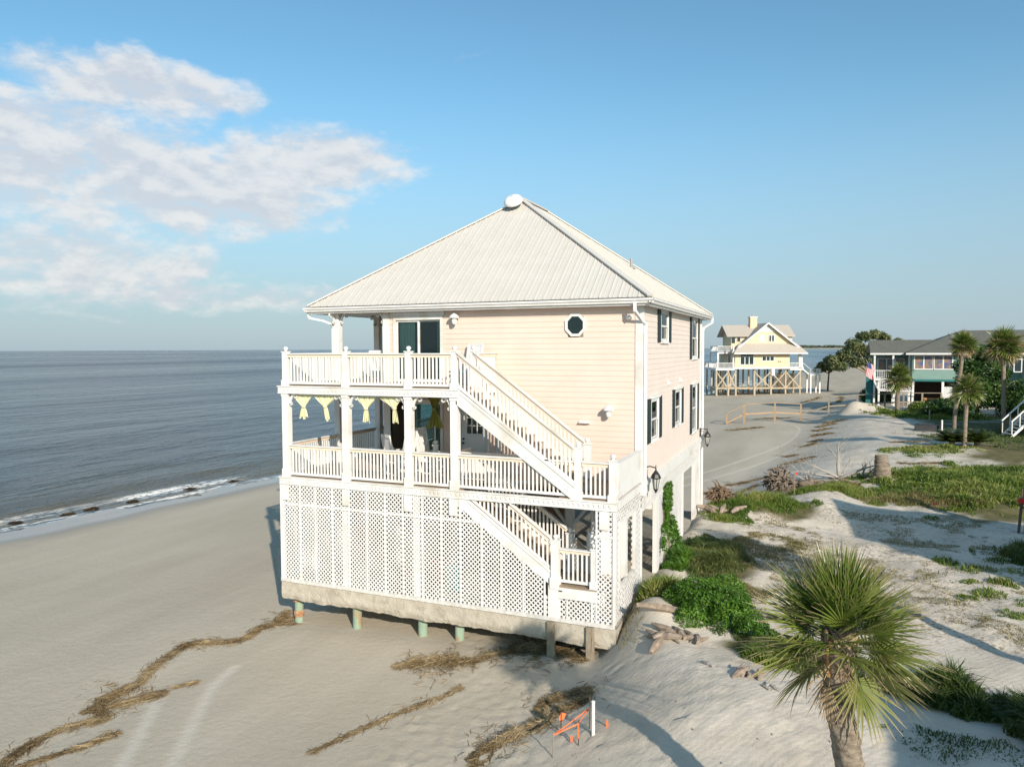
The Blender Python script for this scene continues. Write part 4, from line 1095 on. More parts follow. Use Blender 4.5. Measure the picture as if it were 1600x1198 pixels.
# white cap on the peak and the vent pipe on the right slope
m = MB(); c = Vector((XA-0.1, YA-0.55, RT-0.16)); n_ = Vector((0, -(RT-RZ), (YA-RY0))).normalized()
prof = [(0.02, 0.28), (0.16, 0.27), (0.27, 0.22), (0.34, 0.13), (0.36, 0.05), (0.30, 0.0)]
q = n_.to_track_quat('Z', 'Y')
vs = []; fs = []
for r_, z_ in prof:
    for k in range(24): a = 2*math.pi*k/24; vs.append(c + q @ Vector((r_*math.cos(a), r_*math.sin(a), z_-0.04)))
for i in range(len(prof)-1):
    for k in range(24): fs.append((i*24+k, i*24+(k+1) % 24, (i+1)*24+(k+1) % 24, (i+1)*24+k))
fs.append(tuple(range(24))); m.add(vs, fs); m.build('roof_ventilator', mat('clean_white', (0.82, 0.82, 0.82), 0.35), house, smooth=True)
m = MB().tube([(8.36, 10.4, 10.1), (8.36, 10.4, 10.55)], 0.055, 10); m.tube([(8.36, 10.4, 10.16), (8.36, 10.4, 10.26)], [0.17, 0.07], 12); m.build('vent_pipe', mat('lead_pipe', (0.35, 0.34, 0.33), 0.5), house)

# ------------------------------------------------------------------ furniture and cloths on the decks
def wooden_chair(label, loc, rz, rocker=False, back=0.75, m_=None, cat='chair', name='rocking_chair'):
    t = tag(empty(name, loc, rz), label, cat, None)
    mm = m_ or white
    for i in range(5): B(-0.25, -0.22+i*0.095, 0.40-0.012*i, 0.25, -0.14+i*0.095, 0.42-0.012*i).build('seat_slat', mm, t)
    for i in range(6): MB().bar((-0.21+i*0.084, 0.24, 0.38), (-0.21+i*0.084, 0.24+back*0.28, 0.38+back), 0.06, 0.018, up=(0, 1, 0)).build('back_slat', mm, t)
    for s in (-1, 1):
        MB().bar((s*0.27, -0.24, 0.03), (s*0.27, -0.24, 0.64), 0.05, 0.05).build('leg', mm, t)
        MB().bar((s*0.27, 0.22, 0.03), (s*0.27, 0.24+back*0.28, 0.42+back), 0.05, 0.05).build('leg', mm, t)
        B(s*0.27-0.05, -0.30, 0.641, s*0.27+0.05, 0.30, 0.665).build('armrest', mm, t)
        if rocker:
            MB().tube([(s*0.27, -0.42+0.1*k, 0.03+0.012*(k-4)**2*0.35) for k in range(10)], 0.022, 6).build('rocker', mm, t)
    MB().bar((-0.27, 0.24+back*0.28, 0.40+back), (0.27, 0.24+back*0.28, 0.40+back), 0.04, 0.09).build('back_rail', mm, t)
    MB().bar((-0.27, 0.24, 0.40), (0.27, 0.24, 0.40), 0.04, 0.07).build('back_rail', mm, t)
    return t
wooden_chair('white rocking chair on the lower deck, leftmost, behind the second bay of railing', (2.95, 2.0, Z1), R(150), True)
wooden_chair('white high backed rocking chair on the lower deck in front of the dark open doorway', (3.35, 1.35, Z1), R(-25), True, 0.9)
wooden_chair('white rocking chair leaning by the lower glass door, seen edge on', (4.1, 2.1, Z1), R(80), True, 0.95)
wooden_chair('white slatted chair on the upper deck beside the head of the stairs', (5.25, 2.2, Z2), R(-12), False, 0.8, name='deck_chair')
wooden_chair('white chair on the side porch of the upper deck', (1.35, 3.6, Z2), R(190), False, 0.6, name='deck_chair')
# small turquoise drum table
tt = tag(empty('side_table', (5.62, 0.75, Z2)), 'small turquoise plastic table on the upper deck by the stair newel', 'table')
MB().tube_z(Vector((0, 0, 0.42)), [(0.20, 0), (0.21, 0.01), (0.21, 0.03), (0.20, 0.035)], 16).build('table_top', teal_pl, tt)
for k in range(4): MB().bar((0.15*math.cos(k*1.571+0.78), 0.15*math.sin(k*1.571+0.78), 0.002), (0.11*math.cos(k*1.571+0.78), 0.11*math.sin(k*1.571+0.78), 0.42), 0.05, 0.03).build('leg', teal_pl, tt)
bb = tag(empty('bench', (5.3, 2.45, Z1)), 'low brown wooden bench on the lower deck beneath the grey door', 'bench')
B(-0.5, -0.18, 0.40, 0.5, 0.18, 0.44).build('seat', mat('bench_wood', (0.42, 0.26, 0.12), 0.6), bb)
for s in (-0.42, 0.42): B(s-0.03, -0.16, 0, s+0.03, 0.16, 0.398).build('leg', mat('bench_wood', (0.42, 0.26, 0.12)), bb)
# stored things glimpsed through the lattice
for nm, lab, m_, loc in (('storage_bin', 'red plastic bin inside the lattice storey below the second deck post', red_pl, (4.6, 1.6, 0)), ('storage_bin', 'turquoise plastic bin inside the lattice storey below the third deck post', teal_pl, (5.2, 1.3, 0))):
    t_ = tag(empty(nm, loc), lab, 'bin')
    MB().tube_z(Vector((0, 0, 0.0)), [(0.22, 0), (0.27, 0.62), (0.29, 0.63), (0.29, 0.66)], 14).build('tub', m_, t_)
    MB().tube_z(Vector((0, 0, 0.662)), [(0.30, 0), (0.30, 0.03), (0.2, 0.07)], 14).build('lid', m_, t_)

def swag(x0, x1, xk, zt, zk, ztail, y, m_, label, seed, lean=0.0, flare=0.10):
    """a valance gathered into a hanging knot"""
    r = random.Random(seed); nu, nv = 34, 26; V = []
    for j in range(nv+1):
        v = j/nv
        for i in range(nu+1):
            u = i/nu*2-1
            if v < 0.5:
                k = v/0.5; xt = x0+(x1-x0)*(u+1)/2; kk = k**1.5
                xx = xt*(1-kk)+(xk+u*0.035)*kk
                # the outer corners stay up and sag between
                z = zt - (zt-zk)*k*(1-0.45*abs(u)**1.5*(1-k)) 
                if k < 0.02: z -= 0.015*abs(math.sin(u*9+seed))
            else:
                k = (v-0.5)/0.5
                xx = xk + lean*k + u*(0.035+flare*k**0.8)
                z = zk - (zk-ztail)*k - 0.04*math.sin(u*5+seed)*k
            yy = y + 0.03*math.sin(u*11+seed+v*3)*(0.4+min(v, 0.8)) + 0.02*math.sin(u*23+seed*2)
            V.append((xx, yy, z))
    w = nu+1; F_ = [(j*w+i, j*w+i+1, (j+1)*w+i+1, (j+1)*w+i) for j in range(nv) for i in range(nu)]
    o = MB().add(V, F_); 
    V2 = [(a, b+0.006, c) for a, b, c in V]; o.add(V2, [f[::-1] for f in F_])
    ob = o.build('valance', m_, None, smooth=True)
    tag(ob, label, 'curtain')
    kn = MB(); kn.tube([(xk-0.07, y-0.01, zk), (xk, y-0.03, zk+0.015), (xk+0.07, y-0.01, zk)], [0.035, 0.055, 0.035], 8); kn.build('knot', m_, ob, smooth=True)
ZT = Z2-0.262
swag(0.36, 1.14, 0.80, ZT, ZT-0.38, 5.02, 0.13, cloth, 'yellow tied valance hanging leftmost in the first bay under the upper deck', 1)
swag(1.14, 2.06, 1.58, ZT, ZT-0.35, 4.98, 0.13, cloth, 'yellow tied valance with a slanting tail at the right of the first bay', 2, 0.09, 0.05)
swag(2.62, 3.40, 3.02, ZT, ZT-0.38, 4.98, 0.13, cloth, 'yellow tied valance at the left of the middle bay', 3)
swag(3.42, 4.24, 3.98, ZT, ZT-0.34, 5.0, 0.13, cloth, 'yellow tied valance at the right of the middle bay, by its post', 4, 0.04, 0.07)
swag(4.00, 4.60, 4.30, ZT, ZT-0.48, 4.68, 1.9, olive, 'olive tied drape hanging deeper in the porch before the lower glass door', 5, 0.03, 0.24)
B(0.3, 0.115, ZT+0.0, 2.2, 0.145, ZT+0.014).build('curtain_rod', white, house); B(2.5, 0.115, ZT, 4.35, 0.145, ZT+0.014).build('curtain_rod', white, house); B(3.9, 1.885, ZT, 4.7, 1.915, ZT+0.014).build('curtain_rod', white, house)

ORD = ['first', 'second', 'third', 'fourth', 'fifth', 'sixth', 'seventh', 'eighth', 'ninth', 'tenth', 'eleventh', 'twelfth', 'thirteenth', 'fourteenth', 'fifteenth', 'sixteenth', 'seventeenth', 'eighteenth', 'nineteenth', 'twentieth', 'twenty-first', 'twenty-second', 'twenty-third', 'twenty-fourth', 'twenty-fifth', 'twenty-sixth', 'twenty-seventh', 'twenty-eighth', 'twenty-ninth', 'thirtieth']

# ------------------------------------------------------------------ plants
def blades(name, x, y, h, w, m, lean=0.5, tint=None, label=None, cat=None, zoff=0.0, kind='stuff', z=None, seed=0):
    r = np.random.default_rng(100+seed); n = len(x)
    z = (ground(x, y) if z is None else z) + zoff
    h = h*(0.55+0.75*r.random(n)); a = r.random(n)*6.283; le = lean*(0.3+r.random(n)); b = r.random(n)*6.283
    P = np.stack([x, y, z-0.01], -1)
    s = np.stack([np.cos(a), np.sin(a), 0*a], -1)*(w*(0.6+0.8*r.random(n)))[:, None]/2
    l = np.stack([np.cos(b), np.sin(b), 0*b], -1)*(le*h)[:, None]; up = np.stack([0*a, 0*a, h], -1)
    mid = P + l*0.3 + up*0.6; tip = P + l + up*(1-0.35*le[:, None]*le[:, None])
    V = np.stack([P-s, P+s, mid-s*0.8, mid+s*0.8, tip], 1)
    F0 = np.array([[0, 1, 2], [1, 3, 2], [2, 3, 4]]); Fc = (F0[None]+5*np.arange(n)[:, None, None]).reshape(-1, 3)
    t = r.random(n) if tint is None else tint
    tt = np.repeat(t, 5).reshape(n, 5); tt[:, 4] = np.clip(tt[:, 4]+0.15, 0, 1)
    o = fastmesh(name, V, Fc, m, None, tt.ravel(), kind=kind)
    if label: tag(o, label, cat)
    return o
def ellipse_pts(n, cx, cy, rx, ry, rot=0.0, seed=0, rough=0.45):
    r = np.random.default_rng(seed+500); q = r.random(n)*6.283; d = np.sqrt(r.random(n))*1.25
    u = d*np.cos(q)*rx; v = d*np.sin(q)*ry; c, s = math.cos(rot), math.sin(rot)
    x = cx+u*c-v*s; y = cy+u*s+v*c
    v = d + rough*1.7*fbm(x*1.3, y*1.3, 3) + 0.35*fbm(x*4, y*4, 2)
    keep = v + 0.42*r.random(n)**2 < 1.02
    return x[keep], y[keep], np.clip((1.05-v[keep])*2.2, 0.35, 1)
def patch(name, label, cat, n, cx, cy, rx, ry, rot, h, w, m, lean=0.5, seed=0, rough=0.45):
    x, y, ed = ellipse_pts(n, cx, cy, rx, ry, rot, seed, rough)
    t = np.clip(0.45+0.7*fbm(x*0.7, y*0.7, 3)+0.5*(np.random.default_rng(seed).random(len(x))-0.5), 0, 1)
    hh = h*ed*np.clip(1.0+1.3*fbm(x*1.1+5, y*1.1, 3), 0.3, 1.9)
    return blades(name, x, y, hh, w, m, lean, t, label, cat, seed=seed)
grassm = leaf_mat('dune_grass', (0.065, 0.12, 0.018), (0.155, 0.225, 0.03), (0.38, 0.36, 0.12), 0.3)
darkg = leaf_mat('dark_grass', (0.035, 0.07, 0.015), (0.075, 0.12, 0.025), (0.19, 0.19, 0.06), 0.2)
dryg = leaf_mat('dry_grass', (0.16, 0.15, 0.05), (0.26, 0.22, 0.09), (0.40, 0.32, 0.17), 0.2)
wetstraw = leaf_mat('wet_straw', (0.035, 0.022, 0.012), (0.08, 0.05, 0.025), (0.17, 0.11, 0.055), 0.02, 0.5, 0.3)
strawm = leaf_mat('straw', (0.11, 0.075, 0.038), (0.29, 0.21, 0.11), (0.52, 0.40, 0.24), 0.05, 0.8, 0.1)
vinem = leaf_mat('vine_leaves', (0.05, 0.12, 0.012), (0.085, 0.19, 0.02), (0.15, 0.29, 0.035), 0.3, 0.4)
bushm = leaf_mat('bush_leaves', (0.025, 0.06, 0.014), (0.055, 0.11, 0.024), (0.12, 0.18, 0.04), 0.2, 0.4)
oakm = leaf_mat('oak_leaves', (0.045, 0.065, 0.025), (0.10, 0.125, 0.045), (0.20, 0.215, 0.09), 0.2, 0.5)
palmm = leaf_mat('palm_leaves', (0.045, 0.09, 0.016), (0.17, 0.225, 0.04), (0.52, 0.38, 0.23), 0.22, 0.33, 0.5)

patch('dune_grass', 'bright green dune grass on the low ridge just beyond the house', 'grass', 15000, 12.7, 14.9, 2.4, 1.3, 0.45, 0.30, 0.022, grassm, 0.6, 1)
patch('dune_grass', 'green grass running from the root ball toward the stump', 'grass', 9000, 15.0, 18.4, 1.5, 1.0, 0.5, 0.26, 0.022, grassm, 0.6, 51)
patch('dune_grass', 'tufted grass on the crest left of the root ball nearest the house', 'grass', 7000, 11.9, 12.6, 0.9, 1.2, 0.3, 0.26, 0.022, grassm, 0.6, 52)
patch('rough_grass', 'dry matted grass in the shade right of the vine covered lattice', 'grass', 12000, 13.2, 8.6, 1.6, 1.8, 0.2, 0.10, 0.02, dryg, 1.1, 53, 0.9)
patch('rough_grass', 'straggling green and dry grass behind the vine mound', 'grass', 9000, 12.6, 3.6, 1.4, 1.1, 0.2, 0.12, 0.02, dryg, 1.1, 54, 0.8)
patch('rough_grass', 'dry tufts on the sand behind the near palm crown', 'grass', 9000, 16.6, 6.4, 2.6, 3.2, 0.2, 0.08, 0.018, dryg, 1.2, 55, 1.2)
patch('dune_grass', 'green grass on the dune shoulder behind the palm stump side of the hollow', 'grass', 9000, 16.6, 19.2, 2.4, 1.3, 0.25, 0.28, 0.022, grassm, 0.6, 2)
patch('ground_cover', 'broad mat of leafy green ground cover on the rise below the cycad', 'ground cover', 60000, 22.6, 24.5, 4.8, 7.0, -0.35, 0.33, 0.045, grassm, 0.9, 3)
patch('dune_grass', 'thin olive grass on the bank between hollow and green rise', 'grass', 12000, 19.6, 18.6, 2.6, 1.5, 0.1, 0.20, 0.018, dryg, 0.7, 4)
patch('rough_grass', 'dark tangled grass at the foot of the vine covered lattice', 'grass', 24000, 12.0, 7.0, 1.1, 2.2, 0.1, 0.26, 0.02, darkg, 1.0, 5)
patch('rough_grass', 'sunlit weedy grass against the front right corner of the lattice', 'grass', 9000, 11.3, 2.5, 0.75, 1.0, 0, 0.38, 0.03, grassm, 0.7, 6)
patch('rough_grass', 'thin dry grass spilling down the bank from the house corner', 'grass', 450, 10.8, 0.3, 0.35, 0.9, 0.3, 0.16, 0.012, dryg, 1.0, 7)
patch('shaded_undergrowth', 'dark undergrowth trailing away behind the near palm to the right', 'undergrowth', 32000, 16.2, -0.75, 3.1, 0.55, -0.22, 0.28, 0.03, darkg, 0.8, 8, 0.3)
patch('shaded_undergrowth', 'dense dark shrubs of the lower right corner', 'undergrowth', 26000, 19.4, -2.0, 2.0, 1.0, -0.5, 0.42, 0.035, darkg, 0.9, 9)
patch('rough_grass', 'sunlit grass between the vine mound and the near palm', 'grass', 7000, 14.3, -0.9, 1.1, 0.5, -0.3, 0.25, 0.022, grassm, 0.7, 10)
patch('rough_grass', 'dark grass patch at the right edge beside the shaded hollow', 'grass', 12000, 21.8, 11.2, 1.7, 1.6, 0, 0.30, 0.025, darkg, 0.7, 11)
patch('thin_creeper', 'thin creeping weeds on the shaded sand, bottom right', 'weeds', 2400, 17.4, -3.2, 1.5, 0.9, -0.4, 0.10, 0.02, darkg, 1.2, 17, 1.0)
patch('low_grass', 'low mown grass under the two tall palms', 'grass', 30000, 29.5, 48, 7, 9, 0, 0.10, 0.05, darkg, 1.0, 12)
patch('low_grass', 'green verge along the timber handrail by the teal house', 'grass', 14000, 25.5, 66.5, 5.5, 3.2, -0.5, 0.40, 0.07, grassm, 0.8, 13)
patch('low_grass', 'green strip of grass left of the small crowned palm', 'grass', 8000, 21.5, 36.0, 3.0, 2.0, 0.3, 0.18, 0.04, grassm, 0.8, 14)
x = np.random.default_rng(3).uniform(10.8, 21, 70000); y = np.random.default_rng(4).uniform(1.5, 15.5, 70000)
k = (fbm(x*0.6, y*0.6, 3) + 0.5*fbm(x*2.4, y*2.4, 2) > 0.14)
blades('litter_grass', x[k], y[k], 0.07, 0.016, dryg, 1.4, None, 'sparse dead grass scattered over the trodden sand right of the house', 'grass', seed=15)
for i, (cx, cy, rr) in enumerate(((19.0, 9.3, .35), (19.8, 8.6, .45), (20.2, 7.4, .4), (19.3, 7.2, .3), (19.6, 6.2, .45), (20.6, 5.6, .4), (20.9, 8.8, .45), (19.0, 5.6, .3), (20.5, 10.0, .5), (19.9, 4.6, .35), (17.5, 17.2, .35), (19.4, 15.6, .3))):
    o = patch('weed_clump', None, None, 420, cx, cy, rr*1.3, rr, 0, 0.16, 0.03, grassm, 0.9, 30+i, 0.12)
    del o['kind']
    tag(o, ['small green weed clump on the trampled sand near the right edge, ' + ORD[i] + ' in the scatter', 'green weed clump on pale sand just before the grassy bank', 'green weed tuft on the shaded sand of the hollow'][max(0, i-9)], 'weed', 'weed clumps dotted over the sand')

def leaf_cloud(blobs, n, size, seed=0, squash=0.8, shell=0.5, flat=0.0):
    """leaf-sized faces through the volume of a few lobes"""
    r = np.random.default_rng(seed); vol = np.array([b[3]**2*(b[4] if len(b) > 4 else 1) for b in blobs]); k = r.choice(len(blobs), n, p=vol/vol.sum())
    Bc = np.array([b[:3] for b in blobs])[k]; rad = np.array([b[3] for b in blobs])[k]
    d = r.normal(size=(n, 3)); d /= np.linalg.norm(d, axis=1)[:, None]
    rr = (shell + (1-shell)*r.random(n))**0.8
    bump = 1 + 0.45*fbm(d[:, 0]*2.2+k*3.1, d[:, 1]*2.2+d[:, 2]*2.0, 3)
    P = Bc + d*(rad*rr*bump)[:, None]*np.array([1, 1, squash])
    a = r.normal(size=(n, 3)); a /= np.linalg.norm(a, axis=1)[:, None]; b = np.cross(a, d + 0.6*r.normal(size=(n, 3))); b /= np.linalg.norm(b, axis=1)[:, None]+1e-6
    s = size*(0.6+0.8*r.random(n)); a = a*s[:, None]; b = b*(s*0.45)[:, None]
    V = np.stack([P-a, P-b, P+a, P+b], 1); tint = np.clip(0.5+0.9*fbm(P[:, 0]*1.1/size*0.1+seed, P[:, 1]*0.1/size+P[:, 2]*0.1/size, 2)+0.35*(r.random(n)-0.5), 0, 1)
    return V, np.arange(4*n).reshape(-1, 4), np.repeat(tint, 4)
def shrub(name, label, cat, blobs, n, size, m, seed=0, group=None, squash=0.8, shell=0.4, stems=5, kind=None):
    cx, cy = blobs[0][0], blobs[0][1]; zb = gz(cx, cy)
    t = tag(empty(name, (cx, cy, zb)), label, cat, group)
    bl = [(b[0]-cx, b[1]-cy, b[2]) + tuple(b[3:]) for b in blobs]
    V, Fc, ti = leaf_cloud(bl, n, size, seed, squash, shell); fastmesh('foliage', V, Fc, m, t, ti)
    mb = MB(); rr = random.Random(seed)
    for i in range(stems):
        b = rr.choice(bl); mb.tube([(rr.uniform(-.15, .15), rr.uniform(-.15, .15), -0.1), (b[0]*0.5, b[1]*0.5, b[2]*0.5), (b[0], b[1], b[2])], [0.02+size*0.2, 0.02+size*0.1, 0.01], 5)
    mb.build('stems', greywood, t)
    return t
vz = lambda x, y, d: (x, y, gz(x, y)*0+d)
shrub('vine_mound', 'bright green vine heaped over a mound right of the house corner', 'vine', [(12.5, 0.9, 0.25, 0.75), (13.2, 0.55, 0.25, 0.6), (11.95, 1.1, 0.15, 0.5), (12.9, 1.6, 0.2, 0.7), (13.7, 0.2, 0.05, 0.45), (12.3, 0.2, 0.05, 0.45), (14.1, -0.3, -0.05, 0.35)], 26000, 0.035, vinem, 3, shell=0.75)
# vine climbing the right-hand lattice
def wall_vine():
    r = np.random.default_rng(8); n = 5200
    u = r.random(n); z = 2.6*r.random(n)**1.25 ; yc = 6.7 - 0.3*z/2.6; w = 0.55+0.35*np.sin(z*2.0)**2 + 0.9*np.exp(-z*2.2)
    y = yc + w*(r.random(n)*2-1)*np.where(z > 1.4, 0.75, 1.15); x = W + 0.05 + 0.10*r.random(n) + 0.55*np.exp(-z*2.0)*r.random(n)
    keep = fbm(y*2.2, z*2.2, 3) > -0.22 + 0.16*(z/2.6); x, y, z = x[keep], y[keep], z[keep]; n = len(x)
    P = np.stack([x, y, z], -1); a = r.normal(size=(n, 3))*0.035; b = r.normal(size=(n, 3))*0.025
    V = np.stack([P-a, P-b, P+a, P+b], 1)
    o = fastmesh('climbing_vine', V, np.arange(4*n).reshape(-1, 4), vinem, None, np.repeat(np.clip(r.random(n)*0.8, 0, 1), 4))
    tag(o, 'leafy vine climbing the white lattice on the right side of the house', 'vine')
    m = MB(); rr = random.Random(4)
    for i in range(7):
        y0 = 6.6+rr.uniform(-.5, .5); pts = [(W+0.06, y0, 0)]
        for k in range(7): y0 += rr.uniform(-.12, .12); pts.append((W+0.05, y0, 0.35*(k+1)))
        m.tube(pts, 0.008, 4)
    m.build('vine_stem', greywood, o)
wall_vine()
patch('vine_undergrowth', 'vine and weeds massed at the foot of the white pier', 'undergrowth', 9000, 11.0, 5.9, 0.45, 1.1, 0, 0.32, 0.03, vinem, 0.9, 40)

# --- fan palms
def fan(hub, ang, pitch, roll, Rf, nseg, spread, seed, tipdry=0.5, base=0.3, droop=0.25, simple=False, wfac=1.0, pet=0.5):
    """one fan leaf: returns V, F(quads), tint; hub = start of petiole, local +x outwards"""
    r = random.Random(seed); V = []; Fq = []; T = []
    Rm = Matrix.Rotation(ang, 3, 'Z') @ Matrix.Rotation(-pitch, 3, 'Y') @ Matrix.Rotation(roll, 3, 'X')
    def put(p, t): V.append(Vector(hub) + Rm @ Vector(p)); T.append(t); return len(V)-1
    Lp = Rf*pet
    # petiole
    n0 = 3; ids = []
    for i in range(n0+1):
        q = i/n0; z = -droop*0.25*q*q*Lp; hw = 0.014*(1.4-0.6*q)*Rf/0.8
        ids.append((put((q*Lp, -hw, z), base+0.1), put((q*Lp, 0, z-hw), base), put((q*Lp, hw, z), base+0.1)))
    for a, b in zip(ids[:-1], ids[1:]): Fq.append((a[0], b[0], b[1], a[1])); Fq.append((a[1], b[1], b[2], a[2]))
    hx = Lp; hz = -droop*0.25*Lp
    for k in range(nseg):
        f = (k+0.5)/nseg*2-1; al = f*spread
        Ls = Rf*(0.98-0.30*abs(f)**1.5)*r.uniform(0.9, 1.06)
        bx = hx + 0.16*Rf*(1-abs(f)); dirx, diry = math.cos(al), math.sin(al)
        w = wfac*Ls*2*math.sin(spread/nseg)*0.42; dz = -droop*(0.35+0.8*r.random())*(1-abs(f)*0.3); fold = 0.10*(1-abs(f))+0.22*abs(f)
        st = (0.0, 0.35, 0.68, 1.0) if not simple else (0.0, 0.5, 1.0)
        prev = None; bend = r.uniform(-0.06, 0.06)
        for q in st:
            d = q*Ls; ww = w*(0.15+1.7*q if q < 0.36 else 0.76*(1-q)/0.64+0.06)
            z = hz + dz*q*q*Ls*0.9 + fold*abs(diry)*d*0.8
            cx = bx*(1-0)+dirx*d; cy = diry*d + bend*q*q*Ls
            t = base + 0.12*r.random() + (1.0 if (q > 0.9 and r.random() < tipdry) else 0.1*q)
            nx_, ny_ = -diry, dirx
            cur = (put((cx-nx_*ww, cy-ny_*ww, z+ww*0.5), min(t, 1)), put((cx, cy, z-ww*0.2), min(t, 1)), put((cx+nx_*ww, cy+ny_*ww, z+ww*0.5), min(t, 1)))
            if prev: Fq.append((prev[0], cur[0], cur[1], prev[1])); Fq.append((prev[1], cur[1], cur[2], prev[2]))
            prev = cur
    return V, Fq, T
def tinted(name, V, Fq, T, m, parent=None):
    me = bpy.data.meshes.new(name); me.from_pydata([tuple(v) for v in V], [], Fq); me.materials.append(m)
    at = me.attributes.new('tint', 'FLOAT', 'POINT'); at.data.foreach_set('value', T); me.update()
    o = bpy.data.objects.new(name, me); link(o, parent); return o
trunk_m = mat('palm_trunk', (0.20, 0.16, 0.12), 0.95, (0.34, 0.28, 0.21), 9, 1.0, 26, stretch=(1, 1, 2.6), c3=(0.12, 0.09, 0.065), s3=5)
boot_m = mat('palm_boots', (0.30, 0.21, 0.135), 0.9, (0.44, 0.33, 0.23), 8, 0.6, 40, c3=(0.14, 0.09, 0.05), s3=6)
def trunk_mesh(pts, r0, r1, parent, name='trunk', nrad=18, rings=46, seed=0, rough=0.10):
    P = spline(pts, rings//(len(pts)-1)); P = [Vector(p) for p in P]; rr = np.random.default_rng(seed); V = []; Fq = []; m = len(P)
    for i, p in enumerate(P):
        q = i/(m-1); rad = r0+(r1-r0)*q
        ring = 1+0.035*math.sin(i*1.9)+0.03*float(vnoise(i*0.7, seed))
        for k in range(nrad):
            a = 2*math.pi*k/nrad; d = rad*ring*(1+rough*float(fbm(a*1.3+seed, i*0.45, 3)))
            V.append((p.x+d*math.cos(a), p.y+d*math.sin(a), p.z))
    for i in range(m-1):
        for k in range(nrad): Fq.append((i*nrad+k, i*nrad+(k+1) % nrad, (i+1)*nrad+(k+1) % nrad, (i+1)*nrad+k))
    Fq.append(tuple((m-1)*nrad+k for k in range(nrad)))
    return MB().add(V, Fq).build(name, trunk_m, parent, smooth=True)

